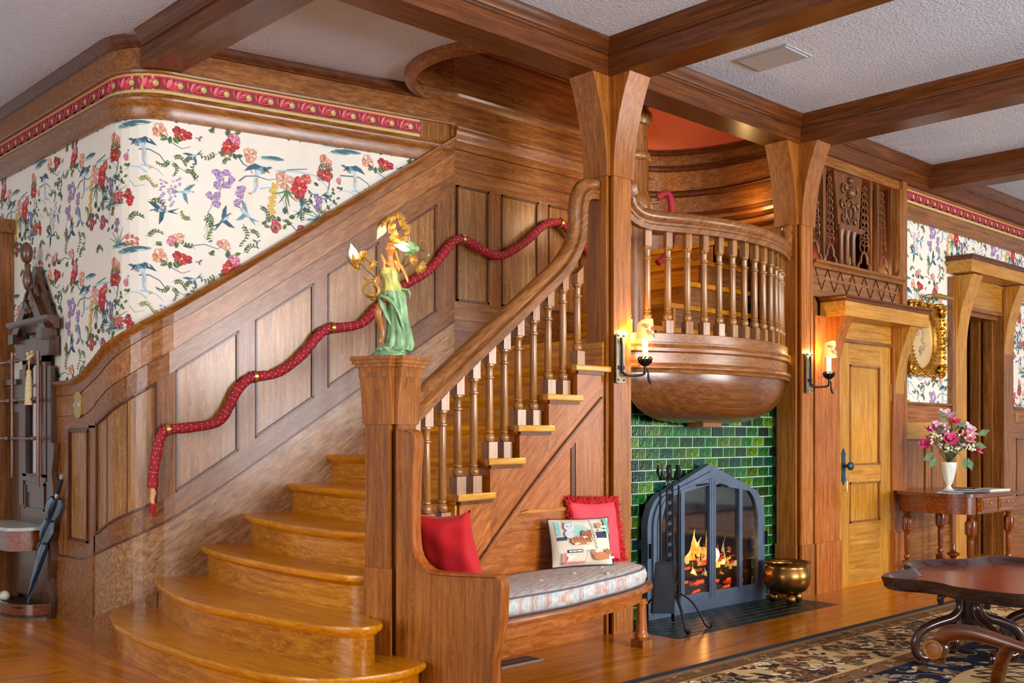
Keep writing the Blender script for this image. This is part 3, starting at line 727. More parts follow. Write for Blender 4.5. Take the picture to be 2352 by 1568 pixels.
# ================================================================== PILLOWS
def pillow(t, name, M, w_, h_, th, mat, pinch=.10, n=18, wrinkle=0):
    """stuffed square pillow; M maps local (x across, y out, z up) to the world"""
    def S(u, v, side):
        e = max(0, (1 - u * u)) ** .5 * max(0, (1 - v * v)) ** .5
        e = e ** .75
        k = 1 - pinch * (1 - v * v) * abs(u) ** 3; l = 1 - pinch * (1 - u * u) * abs(v) ** 3
        wr = wrinkle * math.sin(7 * u + 3 * v) * math.sin(5 * v - 2 * u) * e
        return M @ Vector((u * k * w_ / 2, side * (e * th / 2 + wr), (v * l + 1) * h_ / 2))
    vs = []; fs = []
    for side in (-1, 1):
        o = len(vs)
        for j in range(n + 1):
            for i in range(n + 1): vs.append(S(-1 + 2 * i / n, -1 + 2 * j / n, side))
        for j in range(n):
            for i in range(n):
                q = [o + j * (n + 1) + i, o + j * (n + 1) + i + 1, o + (j + 1) * (n + 1) + i + 1, o + (j + 1) * (n + 1) + i]
                fs.append(q if side < 0 else q[::-1])
    ob = MB().add(vs, fs).build(name, mat, t, 80)
    return S
def frameM(origin, ax, up):
    x = Vector(ax).normalized(); z = Vector(up); z = (z - x * z.dot(x)).normalized(); y = z.cross(x)
    return Matrix.Translation(origin) @ Matrix(((x.x, y.x, z.x), (x.y, y.y, z.y), (x.z, y.z, z.z))).to_4x4()
def edge_loop(S, n=40):
    pts = []
    for i in range(n): pts.append(S(-1 + 2 * i / n, -1, -1))
    for i in range(n): pts.append(S(1, -1 + 2 * i / n, -1))
    for i in range(n): pts.append(S(1 - 2 * i / n, 1, -1))
    for i in range(n + 1): pts.append(S(-1, 1 - 2 * i / n, -1))
    return pts
VEL = plain('red_velvet', (196, 4, 18), .7, var=.12, vscale=6); VEL.node_tree.nodes['Principled BSDF'].inputs['Sheen Weight'].default_value = .08
t = thing('throw_pillow', 'plain bright red velvet pillow propped in the corner of the settle beside the newel post', 'pillow', (3.38, 4.0, .47), 'pillows on the settle')
M = frameM((3.46, 4.02, .478), -nv * .9 + Vector((.10, .02, .04)), -nu * .48 + Vector((0, .06, 1)))
pillow(t, 'pillow_body', M, .34, .45, .14, VEL, .24, 18, .008)
t = thing('throw_pillow', 'coral red pillow edged with shaggy red fringe, standing against the post', 'pillow', (4.82, 4.25, .48), 'pillows on the settle')
M = frameM((4.80, 4.275, .484), (1, -.10, -.03), (-.06, .22, 1))
S = pillow(t, 'pillow_body', M, .38, .37, .11, plain('coral_cloth', (224, 72, 84), .8, var=.1, vscale=5), .08, 18, .01)
r = random.Random(5); mb = MB(); L = edge_loop(S, 60)
ctr = M @ Vector((0, 0, .185))
for p in L:
    for _ in range(9):
        d = (p - ctr).normalized() * (.022 + .016 * r.random()) + Vector((r.uniform(-.015, .015), r.uniform(-.016, .01), r.uniform(-.015, .015)))
        q = p + Vector((r.uniform(-.006, .006), r.uniform(-.012, .006), r.uniform(-.006, .006)))
        if (p + d).z < .476: d.z = max(d.z, .478 - p.z)
        mb.bar(q, q + d, .004, .004)
mb.build('fringe', plain('red_fringe', (192, 20, 26), .8, var=.3, vscale=60), t, kind='stuff')
t = thing('throw_pillow', 'tapestry pillow woven with kittens, leaning in front of the fringed red pillow', 'pillow', (4.53, 4.12, .48), 'pillows on the settle')
M = frameM((4.535, 4.165, .484), (1, -.38, -.0), (-.02, .28, 1))
S = pillow(t, 'pillow_body', M, .40, .285, .12, plain('tapestry_ground', (222, 208, 184), .85, var=.06, bumpn=.25, bscale=220), .05, 20, .004)
MB().tube(edge_loop(S, 30), .004, 6).build('piping', plain('piping_dark', (34, 40, 52), .8), t, 60)
def print_on(F, polys, layer=.0012):
    """polys: (points, colour); F(u, v, lift) -> 3D. Thin flat print lying on a surface"""
    mb = MB()
    for k, (pts, col) in enumerate(polys):
        lift = layer * (1 + .02 * (k % 40)) + .00002 * k
        mb.add([F(u, v, lift) for u, v in pts], [list(range(len(pts)))], col)
    return mb
def ell(cx, cy, rx, ry, a=0, n=10, k0=0):
    c, s = math.cos(a), math.sin(a)
    return [(cx + rx * math.cos(2 * PI * i / n) * c - ry * math.sin(2 * PI * i / n) * s, cy + rx * math.cos(2 * PI * i / n) * s + ry * math.sin(2 * PI * i / n) * c) for i in range(n)]
def rect(x0, y0, x1, y1): return [(x0, y0), (x1, y0), (x1, y1), (x0, y1)]
def SF(u, v, lift):
    u *= .93; v *= .93
    p = S(u, v, -1); e = .02
    n = (S(min(u + e, 1), v, -1) - S(max(u - e, -1), v, -1)).cross(S(u, min(v + e, 1), -1) - S(u, max(v - e, -1), -1))
    n = n.normalized() if n.length > 1e-9 else Vector((0, -1, 0))
    return p + n * (lift + .0004)
def grid_poly(x0, y0, x1, y1, col, k=5):
    return [(rect(x0 + (x1 - x0) * i / k, y0 + (y1 - y0) * j / k, x0 + (x1 - x0) * (i + 1) / k, y0 + (y1 - y0) * (j + 1) / k), col) for i in range(k) for j in range(k)]
def disc(cx, cy, rx, ry, col, rings=3, n=14, a=0):
    out = []
    for j in range(rings):
        q0, q1 = (j + .0) / rings, (j + 1) / rings; A = ell(cx, cy, rx * q0 + 1e-4, ry * q0 + 1e-4, a, n); B = ell(cx, cy, rx * q1, ry * q1, a, n)
        out += [([A[i], B[i], B[(i + 1) % n], A[(i + 1) % n]], col) for i in range(n)]
    return out
pp = []

pp += grid_poly(.3, -.35, .93, .12, (238, 222, 190), 4) + grid_poly(-.9, -.9, -.15, -.35, (222, 206, 184), 4)
pp += grid_poly(.36, .1, .85, .38, (52, 58, 76), 4) + grid_poly(-.62, -.5, -.1, -.36, (48, 52, 74), 4) + grid_poly(-.93, .05, -.6, .2, (70, 72, 96), 3)
pp += disc(-.2, .35, .42, .38, (158, 200, 186), 4, 20)
pp += grid_poly(-.93, .25, -.78, .9, (150, 196, 190), 4)
for i in range(22):                       # chain border, an L on its side
    y = .92 - i * .06; pp += disc(.30 + .006 * i, y, .045, .034, (232, 226, 214), 1, 8) + disc(.30 + .006 * i, y, .022, .018, (36, 34, 40), 1, 6)
for i in range(18): pp += disc(.38 - i * .055, -.42, .034, .04, (232, 226, 214), 1, 8) + disc(.38 - i * .055, -.42, .018, .022, (36, 34, 40), 1, 6)
pp += grid_poly(.75, .3, .9, .95, (120, 176, 160), 3) + grid_poly(.5, .38, .8, .46, (196, 206, 198), 3)
pp += disc(-.50, .30, .17, .20, (196, 196, 196), 3) + disc(-.50, .62, .16, .17, (206, 204, 202), 3)   # grey kitten
for s_ in (-1, 1): pp += [([(-.50 + s_ * .15, .66), (-.50 + s_ * .12, .88), (-.50 + s_ * .03, .76)], (178, 172, 170))] + disc(-.50 + s_ * .06, .64, .022, .024, (60, 110, 96), 1, 8)
pp += disc(-.50, .56, .02, .016, (206, 130, 126), 1, 8)
pp += disc(-.15, .0, .36, .19, (186, 120, 76), 3) + disc(.05, .22, .17, .17, (160, 98, 62), 3)                  # ginger kitten
for s_ in (-1, 1): pp += [([(.05 + s_ * .16, .26), (.05 + s_ * .14, .46), (.05 + s_ * .02, .35)], (150, 88, 56))] + disc(.05 + s_ * .06 - .03, .24, .02, .02, (40, 50, 40), 1, 8)
pp += disc(-.02, .14, .08, .05, (232, 214, 196), 2) + disc(-.3, -.14, .1, .045, (230, 208, 184), 2) + disc(.1, -.13, .13, .04, (226, 200, 172), 2)
for i in range(7): pp += [([(-.42 + i * .1, .12), (-.38 + i * .1, .14), (-.34 + i * .1, -.08)], (146, 84, 48))]
pp += disc(.52, -.68, .28, .15, (190, 124, 78), 3) + disc(.78, -.52, .13, .12, (176, 108, 68), 3) + disc(.24, -.55, .06, .17, (182, 116, 72), 2, 10, .4) + disc(.86, -.76, .12, .05, (232, 212, 188), 2)  # sleeping kitten
for s_ in (-1, 1): pp += [([(.78 + s_ * .11, -.48), (.78 + s_ * .09, -.34), (.78 + s_ * .01, -.42)], (160, 96, 60))]
pp += disc(.52, .62, .1, .14, (196, 136, 92), 2) + disc(.62, .56, .05, .06, (240, 234, 222), 2) + disc(.72, .56, .05, .06, (240, 234, 222), 2)
pp += grid_poly(-.76, -.92, -.1, -.84, (206, 118, 108), 3) + grid_poly(-.78, -.9, -.70, -.5, (206, 118, 108), 3) + [([(-.64, -.62), (-.4, -.62), (-.64, -.84)], (236, 228, 210))]
for i in range(8): pp += disc(-.08 + .01 * i, -.88 + .06 * i, .016, .018, (128, 44, 60), 1, 6)
print_on(SF, pp, .0006).build('woven_picture', printed('woven_colours', .9), t)
# ================================================================== BALCONY
balc = thing('balcony', 'bowed oak balcony with turned balusters over the fireplace', 'balcony', (6.15, 4.4, 1.9), None)
def arc(r, a=34.0, n=36, z=0, cut=5.19):
    out = []
    for i in range(n + 1):
        an = math.radians(270 - a + 2 * a * i / n); x = ARC[0] + r * math.cos(an); y = ARC[1] + r * math.sin(an)
        if x > cut and x < 7.195: out.append((x, y))
    return out
R0 = 1.75
def aring(prof, r, name, mat, a=34.0, cut=5.188):
    fr = frames2(arc(r, a, 48, 0, cut), 0)
    fr = [(p, (nv_[0], nv_[1], 0), u) for p, nv_, u in fr]
    return MB().sweep(prof, fr).build(name, mat, balc, 50)
WB = BROWN('x', n='balcony_oak_')
aring([(-.06, 1.66), (-.06, 1.92), (.0, 1.92), (.012, 1.915), (.012, 1.86), (.026, 1.856), (.028, 1.842), (.018, 1.83), (.03, 1.82), (.03, 1.80), (.006, 1.79), (.006, 1.725), (.02, 1.72), (.036, 1.706), (.036, 1.69), (.02, 1.682), (.028, 1.672), (.024, 1.66)], R0, 'rim_moulding', WB, 34.5)
# bowl: sections shrink from the rim arc down to a small boss on the chimney breast
rim = arc(R0 - .01, 33.4, 30, 0, 5.0); base = Vector((6.17, 4.56, 0)); vs = []; m = len(rim); LV = 14
for j in range(LV + 1):
    t = j / LV; k = math.cos(t * PI / 2 * .96) ** .62 if j < LV else .10; z = 1.662 - .325 * math.sin(t * PI / 2)
    for x, y in rim:
        yy = min(y, 4.60); vs.append((base.x + (x - base.x) * k, base.y + (yy - base.y) * k, z))
fs = [(j * m + i, j * m + i + 1, (j + 1) * m + i + 1, (j + 1) * m + i) for j in range(LV) for i in range(m - 1)] + [[LV * m + i for i in range(m)]]
MB().add(vs, fs).build('bowl', wood('bowl_oak', (118, 70, 44), (90, 48, 28), (150, 98, 66), 'x', .24, .15, .6), balc, 60)
MB().box(6.06, 6.28, 4.42, 4.56, 1.31, 1.345).build('boss', BROWN('x'), balc)
pathr = arc(R0 - .01, 32.5, 30, 0, 5.24)
RB = [(5.195, 4.40, 2.86), (5.198, 4.395, 2.82), (5.205, 4.39, 2.77), (5.225, 4.38, 2.72), (5.27, 4.36, 2.675), (5.34, 4.325, 2.65)]
mid = [(x, y, 2.645) for x, y in pathr if 5.42 < x < 7.02]
RE = [(7.06, 4.375, 2.65), (7.12, 4.41, 2.69), (7.15, 4.425, 2.75), (7.165, 4.435, 2.80), (7.19, 4.44, 2.83), (7.22, 4.45, 2.835)]
rail_sweep(cr2(RB + mid + RE, 2), balc)
xs = [5.235, 5.355, 5.49, 5.63, 5.765, 5.90, 6.035, 6.17, 6.305, 6.44, 6.575, 6.705, 6.83, 6.945, 7.05]
for x in xs:
    y = ARC[1] - math.sqrt((R0 - .035) ** 2 - (x - ARC[0]) ** 2); an = math.atan2(x - ARC[0], ARC[1] - y)
    if x > 7.07: y = 4.42
    baluster(x, y, 1.918, 2.585 if x > 5.3 else 2.66, an, balc, 0, .085, .10, .0275)
# ================================================================== STAIR TURRET BEHIND THE BALCONY
nook = struct('wall_right', 'curved oak wall of the upper stair flight behind the balcony')
npath = cr2([(6.98, 5.84), (7.22, 5.72), (7.40, 5.45), (7.48, 5.1), (7.46, 4.75), (7.38, 4.5), (7.30, 4.42)], 5)
nf = [(p, (-a[0], -a[1], 0), u) for p, a, u in frames2(npath[::-1], 0)]
def nring(prof, name, mat): return MB().sweep(prof, nf).build(name, mat, nook, 50)
NW = BROWN('y', n='stairwall_oak_')
nring([(-.1, 1.8), (-.1, 4.9), (0, 4.9), (0, 1.8)], 'wall_body', NW)
nring([(0, 3.73), (0, 4.9), (.004, 4.9), (.004, 3.73)], 'wallpaper', plain('coral_paper', (240, 112, 60), .7, var=.04))
for z in (3.70, 3.56, 3.34): nring([(0, z - .03), (.02, z - .03), (.035, z - .018), (.035, z), (.045, z + .008), (.02, z + .022), (0, z + .025)], 'band_moulding', BEAM('y'))
nring([(0, 3.585), (.018, 3.585), (.018, 3.67), (0, 3.67)], 'curved_board', NW); nring([(0, 3.365), (.024, 3.365), (.024, 3.53), (0, 3.53)], 'curved_board', NW)
for k, z in enumerate((3.16, 3.09, 3.01, 2.75, 2.35)): nring([(0, z - .02), (.016, z - .02), (.026, z), (.016, z + .015), (0, z + .02)], 'band_moulding', BEAM('y'))
# polka of the coral paper
mb = MB(); import bisect
def npt(s, z, d):
    i = min(int(s * (len(npath) - 1)), len(npath) - 2); f = s * (len(npath) - 1) - i; a, b = npath[i], npath[i + 1]
    x, y = a[0] + (b[0] - a[0]) * f, a[1] + (b[1] - a[1]) * f; tt = Vector((b[0] - a[0], b[1] - a[1])).normalized(); return (x + tt[1] * d, y - tt[0] * d, z)
for i in range(46):
    for j in range(18):
        s = (i + .5 * (j % 2)) / 46; z = 3.76 + j * .04
        if s > .99: continue
        q = [npt(s + dx * .0026, z + dz * .005, .007) for dx, dz in ((-1, 0), (0, -1), (1, 0), (0, 1))]; mb.add(q, [(0, 1, 2, 3)])
mb.build('printed_dots', plain('pale_dots', (240, 170, 110), .7), nook, kind='stuff')
# flight of steps leaving the landing
fl = thing('upper_flight', 'oak steps climbing from the landing, seen between the balcony balusters', 'steps', (6.9, 5.2, 1.87))
for k in range(5):
    z = 1.87 + RISE * (k + 1); y0 = 4.75 + .02 * k
    MB().box(6.05 + .22 * k, 7.35, y0 + .1, 5.80, z - .035, z).build('tread', TREAD('y'), fl)
    MB().box(6.08 + .22 * k, 6.11 + .22 * k, y0 + .1, 5.80, z - RISE, z - .035).build('riser', MATS['riser_oak'], fl)
    MB().box(6.08 + .22 * k, 7.3, y0 + .12, y0 + .15, 1.87, z - .036).build('string_board', BROWN('x'), fl)
# turned drum of the spiral at the left
drum = thing('stair_drum', 'round banded oak drum of the upper stair, behind the first post', 'column', (5.93, 4.98, 1.87))
dp = [(.13, 1.87), (.13, 2.84), (.15, 2.85), (.165, 2.89), (.165, 2.95), (.15, 3.0), (.135, 3.03), (.135, 3.24), (.15, 3.25), (.158, 3.275), (.15, 3.30), (.13, 3.31), (.13, 3.50), (.15, 3.51), (.165, 3.55), (.16, 3.60), (.14, 3.62), (.135, 3.64), (.135, 4.4)]
MB().lathe(dp, (5.93, 4.98, 0), 36).build('drum_body', BROWN('z', n='drum_oak_'), drum, 40)
light('assumed_landing_lamp', 'POINT', (7.33, 4.92, 3.15), 3.2, (1, .62, .22), .05)  # lamp assumed hidden behind the bracket, where the curved wall is lit yellow
light('assumed_landing_lamp', 'POINT', (6.2, 5.3, 3.0), 6, (1, .66, .36), .15)  # unseen warm light added over the landing
# wall under the landing, back of the alcove
lowwall = struct('wall_front', 'wall below the landing, behind the tiles')
MB().box(5.0, 5.62, 4.66, 4.70, 0, 1.8).box(6.88, 7.38, 4.66, 4.70, 0, 1.8).box(5.62, 6.88, 4.66, 4.70, .72, 1.8).build('wall_body', plain('dark_mortar', (40, 46, 40), .8), lowwall)

# ================================================================== FIREPLACE
fp = thing('fireplace', 'chimney breast faced with glossy green tiles in pale grout', 'fireplace', (6.15, 4.6, 0))
TY = 4.60
MB().box(5.19, 5.62, TY, TY + .05, 0, 1.80).box(6.88, 7.30, TY, TY + .05, 0, 1.80).box(5.62, 6.88, TY, TY + .05, .72, 1.80).build('grout', plain('pale_grout', (170, 196, 180), .8, var=.15), fp)
def glaze(name, a, b, c_):
    m, nt, bs = base_mat(name); tc = nt.nodes.new('ShaderNodeTexCoord'); oi = nt.nodes.new('ShaderNodeObjectInfo')
    n1 = noise(nt, tc.outputs['Object'], 26, 5, .7); n1.inputs['Distortion'].default_value = 1.5
    r = ramp(nt, [(.3, lin(a)), (.55, lin(b)), (.78, lin(c_))]); nt.links.new(n1.outputs[0], r.inputs[0])
    hs = nt.nodes.new('ShaderNodeHueSaturation'); nt.links.new(r.outputs[0], hs.inputs['Color'])
    mr = nt.nodes.new('ShaderNodeMapRange'); mr.inputs['To Min'].default_value = .45; mr.inputs['To Max'].default_value = 1.5; nt.links.new(oi.outputs['Random'], mr.inputs['Value']); nt.links.new(mr.outputs[0], hs.inputs['Value'])
    nt.links.new(hs.outputs[0], bs.inputs['Base Color']); hth = name.startswith('hearth'); bs.inputs['Roughness'].default_value = .34 if hth else .12; bs.inputs['Coat Weight'].default_value = 0 if hth else .6
    n2 = noise(nt, tc.outputs['Object'], 34, 3, .6); bump(nt, n2.outputs[0], .35, bs, .01); return m
GL = [glaze('green_glaze', (4, 34, 14), (18, 84, 28), (84, 150, 48)), glaze('olive_glaze', (14, 40, 8), (70, 112, 20), (176, 176, 50)), glaze('teal_glaze', (4, 30, 24), (8, 62, 46), (40, 120, 80))]
tw, th_ = .152, .0775
tm = MB(); tm.v = []; tm.f = []
def tile_mesh(w_, h_, mat):
    m = MB(); b = .004
    m.add([(0, .006, 0), (w_, .006, 0), (w_, .006, h_), (0, .006, h_), (b, 0, b), (w_ - b, 0, b), (w_ - b, 0, h_ - b), (b, 0, h_ - b)], [(4, 5, 6, 7), (0, 1, 5, 4), (1, 2, 6, 5), (2, 3, 7, 6), (3, 0, 4, 7)])
    o = m.build('tile', mat, None); return o
protos = {}
nt_ = 0; rt = random.Random(11)
def put_tile(x, z, w_):
    global nt_
    key = (round(w_, 3), rt.choice([0, 0, 0, 1, 1, 2]))
    if key not in protos:
        o = tile_mesh(w_ - .009, th_ - .006, GL[key[1]]); protos[key] = o.data; C.objects.unlink(o); bpy.data.objects.remove(o)
    o = bpy.data.objects.new('tile', protos[key]); C.objects.link(o); o.parent = fp
    o.location = (x + .003 - 6.15, TY - .006 - 4.6 + rt.uniform(-.0015, .001), z + .003); nt_ += 1
row = 0; z = .0; SX0, SX1 = 5.50, 6.93
while z < 1.52:
    x = 5.19 - (.076 if row % 2 else 0)
    while x < 7.28 - .01:
        a, b = max(x, 5.19), min(x + tw, 7.28)
        hid = (5.62 < (a + b) / 2 < 6.88 and z < .70)
        if b - a > .03 and not hid: put_tile(a, z, b - a)
        x += tw
    z += th_; row += 1
# firebox behind the screen
fb = MB(); fb.box(5.6, 5.63, 4.4, 5.05, 0, .72).box(6.82, 6.85, 4.4, 5.05, 0, .72)
hearth = struct('trim_13', 'green tiled hearth set flush in the floor')
MB().prism([(5.19, 4.62), (5.19, 4.19), (HX0 - .0, HY0 + .0), (HX1, HY0), (7.12, 4.62)], XY(0), -.03, -.004).build('hearth_bed', plain('hearth_grout', (128, 134, 112), .8), hearth)
hg = [glaze('hearth_glaze', (8, 16, 12), (20, 30, 22), (44, 54, 40)), glaze('hearth_glaze_b', (12, 26, 18), (26, 42, 28), (50, 66, 44))]
hp = {}
y = HY0; row = 0
while y < 4.60:
    x = HX0 - (.076 if row % 2 else 0)
    while x < HX1:
        a, b = max(x, HX0), min(x + .152, HX1)
        if b - a > .03:
            key = (round(b - a, 3), rt.choice([0, 1]))
            if key not in hp:
                m = MB(); w_ = b - a - .006; h_ = .0775 - .006; q = .003
                m.add([(0, 0, -.006), (w_, 0, -.006), (w_, h_, -.006), (0, h_, -.006), (q, q, 0), (w_ - q, q, 0), (w_ - q, h_ - q, 0), (q, h_ - q, 0)], [(4, 5, 6, 7), (0, 1, 5, 4), (1, 2, 6, 5), (2, 3, 7, 6), (3, 0, 4, 7)])
                o = m.build('tile', hg[key[1]], None); hp[key] = o.data; C.objects.unlink(o); bpy.data.objects.remove(o)
            o = bpy.data.objects.new('tile', hp[key]); C.objects.link(o); o.parent = hearth; o.location = (a + .003, y + .003, .001)
        x += .152
    y += .0775; row += 1
# fire screen with glass doors
IRON = plain('screen_iron', (84, 98, 118), .42, .35, var=.15, bumpn=.1, bscale=40)
BLK = plain('black_iron', (34, 38, 44), .4, .6, var=.2)
scr = thing('fire_screen', 'arched iron fire screen with folding glass doors', 'fire screen', (6.22, 4.50, 0))
cxs, hw = 6.25, .708
def arch(k, zb=0.0):
    """half outline of the gothic arch: shrink k metres"""
    w_ = hw - k; pts = [(w_, zb)]
    pts += [(w_, .62)]
    for i in range(1, 7): a = PI / 2 * .62 * i / 6; pts.append((w_ - .26 * (1 - math.cos(a)), .62 + .26 * math.sin(a)))
    pts.append((0, 1.045 - k * 1.15)); return pts
def ring_frame(k0, k1, y0, y1, zb0, zb1, nm, mat, par):
    A = arch(k0, zb0); B = arch(k1, zb1)
    A = A + [(-x, z) for x, z in A[-2::-1]]; B = B + [(-x, z) for x, z in B[-2::-1]]
    n = len(A); vs = []
    for L in (A, B):
        for y_ in (y0, y1): vs += [(cxs + x, y_, z) for x, z in L]
    fs = []
    for i in range(n):
        j = (i + 1) % n
        fs += [(i, j, 2 * n + j, 2 * n + i), (n + i, 3 * n + i, 3 * n + j, n + j), (i, n + i, n + j, j), (2 * n + i, 2 * n + j, 3 * n + j, 3 * n + i)]
    return MB().add(vs, fs).build(nm, mat, par, 30)
ring_frame(0, .07, 4.50, 4.555, .0, .10, 'outer_frame', IRON, scr)
ring_frame(.045, .085, 4.485, 4.51, .03, .11, 'inner_frame', IRON, scr)
ring_frame(.085, .125, 4.478, 4.502, .09, .13, 'door_frame', IRON, scr)
MB().box(cxs - hw, cxs + hw, 4.49, 4.52, .002, .105).build('kick_plate', IRON, scr)
def archz(x):
    P_ = arch(.09); x = abs(x); pr = None
    for (a, za), (b, zb) in zip(P_[1:-1], P_[2:]):
        if b <= x <= a: return zb + (za - zb) * (x - b) / (a - b + 1e-9)
    return .6
for x, w_, nm in ((-.352, .020, 'door_stile'), (0, .018, 'door_stile'), (-.026, .012, 'door_stile'), (.026, .012, 'door_stile'), (.352, .020, 'door_stile')):
    MB().box(cxs + x - w_, cxs + x + w_, 4.474, 4.502, .09, archz(x) - .0).build(nm, IRON, scr)
hd = MB()
hd.tube([(cxs - .19, 4.474, archz(.19) - .005), (cxs - .18, 4.45, archz(.19) + .0), (cxs - .09, 4.45, archz(.07) - .02), (cxs - .08, 4.474, archz(.07) - .02)], .006, 8)
hd.build('handle', BLK, scr, 40)
hd = MB(); hd.tube([(cxs + .07, 4.474, archz(.07) - .03), (cxs + .08, 4.45, archz(.07) - .03), (cxs + .15, 4.45, archz(.15) - .03), (cxs + .16, 4.474, archz(.15) - .03)], .006, 8); hd.build('handle', BLK, scr, 40)
gm, gnt, gb = base_mat('smoked_glass'); gb.inputs['Transmission Weight'].default_value = 1; gb.inputs['Roughness'].default_value = .04
gb.inputs['Base Color'].default_value = (.50, .50, .52, 1); gb.inputs['IOR'].default_value = 1.3; gb.inputs['Alpha'].default_value = .38
A = arch(.1, .1); A = A + [(-x, z) for x, z in A[-2::-1]]
MB().prism(A, lambda u, v, d: (cxs + u, 4.492 + d, v), 0, .003).build('glass', gm, scr)
for x in (-.70, .70): MB().box(cxs + x - .006, cxs + x + .006, 4.47, 4.49, .42, .52).build('hinge', BLK, scr)
# firebox lining is part of the fireplace; logs and fire behind the glass
soot = plain('sooty_brick', (26, 22, 22), .9, bumpn=.4, bscale=30)
MB().box(5.60, 6.90, 5.15, 5.2, 0, .80).box(5.57, 5.635, 4.60, 5.2, 0, .80).box(6.865, 6.93, 4.60, 5.2, 0, .80).box(5.57, 6.93, 4.65, 5.2, .80, .84).box(5.6, 6.9, 4.62, 5.2, -.02, .012).build('firebox_lining', soot, fp)
A0 = arch(.05, .70); A0 = A0 + [(-x, z) for x, z in A0[-2::-1]]
MB().prism(A0, lambda u, v, d: (cxs + u, 4.565 + d, v), 0, .006).build('dark_back_plate', BLK, scr)  # black plate added to keep the view through the upper glass dark
emb = plain('glowing_ember', (255, 90, 40), .8, emit=(255, 70, 30), estr=2.2, var=.6, vscale=40)
bark = plain('charred_log', (52, 34, 26), .9, bumpn=.8, bscale=30, var=.5)
fbd = [((5.93, 4.55, .24), (6.62, 4.575, .20), .036), ((5.9, 4.575, .32), (6.55, 4.56, .36), .03), ((6.1, 4.55, .38), (6.62, 4.575, .40), .026), ((6.0, 4.56, .16), (6.65, 4.56, .15), .03)]
FK = 1.045
def deep(p): return (p[0] * FK, p[1] * FK, 1.25 - (1.25 - p[2]) * FK)
for i, (a, b, r_) in enumerate(fbd):
    a = deep(a); b = deep(b)
    k = 7; pts = [Vector(a).lerp(Vector(b), j / k) + Vector((0, 0, .006 * math.sin(j * 2 + i))) for j in range(k + 1)]
    t = thing('log', ['charred log lying lowest over the embers', 'thick log in the middle of the fire', 'short log on top of the burning pile', 'bottom log bedded in the ash behind the glass'][i], 'log', pts[0], 'logs in the fireplace')
    MB().tube(pts, [r_ * (1 + .12 * math.sin(j * 1.7)) for j in range(k + 1)], 9).build('log_body', bark, t, 50)
    m = MB()
    for j in range(k):
        if (i + j) % 2 == 0: m.tube([pts[j] + Vector((0, -r_ * .55, -r_ * .62)), pts[j].lerp(pts[j + 1], .9) + Vector((0, -r_ * .55, -r_ * .62))], r_ * .5, 6)
    m.build('embers', emb, t, 40)
fm, fnt, fbs = base_mat('flame'); fnt.nodes.remove(fbs)
tc = fnt.nodes.new('ShaderNodeTexCoord'); em = fnt.nodes.new('ShaderNodeEmission'); n1 = noise(fnt, mapping(fnt, tc.outputs['Object'], (1, 1, .4)), 22, 4)
rr_ = ramp(fnt, [(.3, lin((255, 90, 16))), (.5, lin((255, 168, 50))), (.7, lin((255, 236, 160)))]); fnt.links.new(n1.outputs[0], rr_.inputs[0]); fnt.links.new(rr_.outputs[0], em.inputs[0]); em.inputs[1].default_value = 3.2
fnt.links.new(em.outputs[0], fnt.nodes['Material Output'].inputs[0])
ft = thing('fire', 'orange flames licking up from the logs behind the glass doors', 'fire', (6.25, 4.56, .3))
r = random.Random(4)
for x, z, h_, w_ in [(6.14, .38, .20, .034), (6.10, .36, .13, .026), (6.05, .34, .09, .024), (6.19, .40, .12, .022), (6.34, .33, .20, .022), (6.38, .30, .13, .028), (6.42, .28, .17, .016), (6.47, .30, .08, .022), (6.53, .32, .11, .016), (6.57, .33, .09, .016), (5.98, .30, .08, .016), (6.12, .22, .10, .028), (6.22, .20, .07, .026), (6.31, .23, .06, .02), (6.49, .36, .06, .014), (6.02, .20, .05, .014)]:
    pts = []; rad = []
    for j in range(9):
        q = j / 8; pts.append((x + .014 * math.sin(q * 5 + x * 40) * (q + .2), 4.55 + .008 * math.sin(q * 4), z + h_ * q)); rad.append(w_ * (1 - q) ** .8 * (.45 + 1.1 * math.sin(PI * min(1, q + .25)) ** 1.0) + .0008)
    MB().tube([deep(p) for p in pts], rad, 7, .5).build('flame', fm, ft, 60)
light('fire_glow', 'POINT', (6.5, 4.75, .36), 5, (1, .42, .12), .05)
# ---- fire tools
ft = thing('fire_tools', 'twisted black iron stand holding poker, tongs and shovel', 'fire tools', (5.41, 4.215, 0))
cx_, cy_ = 5.41, 4.215
m = MB(); k = 60; vs = []; fs = []
for i in range(k + 1):
    q = i / k; z = .20 + .86 * q; a = q * PI * 2 * 3.2
    for s_ in range(4): an = a + s_ * PI / 2; vs.append((cx_ + .019 * math.cos(an), cy_ + .019 * math.sin(an), z))
for i in range(k): fs += [(i * 4 + s_, i * 4 + (s_ + 1) % 4, (i + 1) * 4 + (s_ + 1) % 4, (i + 1) * 4 + s_) for s_ in range(4)]
m.add(vs, fs); m.build('twisted_shaft', BLK, ft, 25)
for an, L_ in ((-1.95, .21), (-.75, .24), (.55, .24), (2.5, .22)):
    d = Vector((math.cos(an), math.sin(an), 0)); c0 = Vector((cx_, cy_, 0))
    pts = [c0 + d * .0 + Vector((0, 0, .24)), c0 + d * L_ * .25 + Vector((0, 0, .235)), c0 + d * L_ * .6 + Vector((0, 0, .18)), c0 + d * L_ * .85 + Vector((0, 0, .09)), c0 + d * L_ + Vector((0, 0, .02)), c0 + d * (L_ + .03) + Vector((0, 0, .012)), c0 + d * (L_ + .035) + Vector((0, 0, .035))]
    MB().tube(cr2([tuple(p) for p in pts], 3), .011, 6, .6).build('leg', BLK, ft, 40)
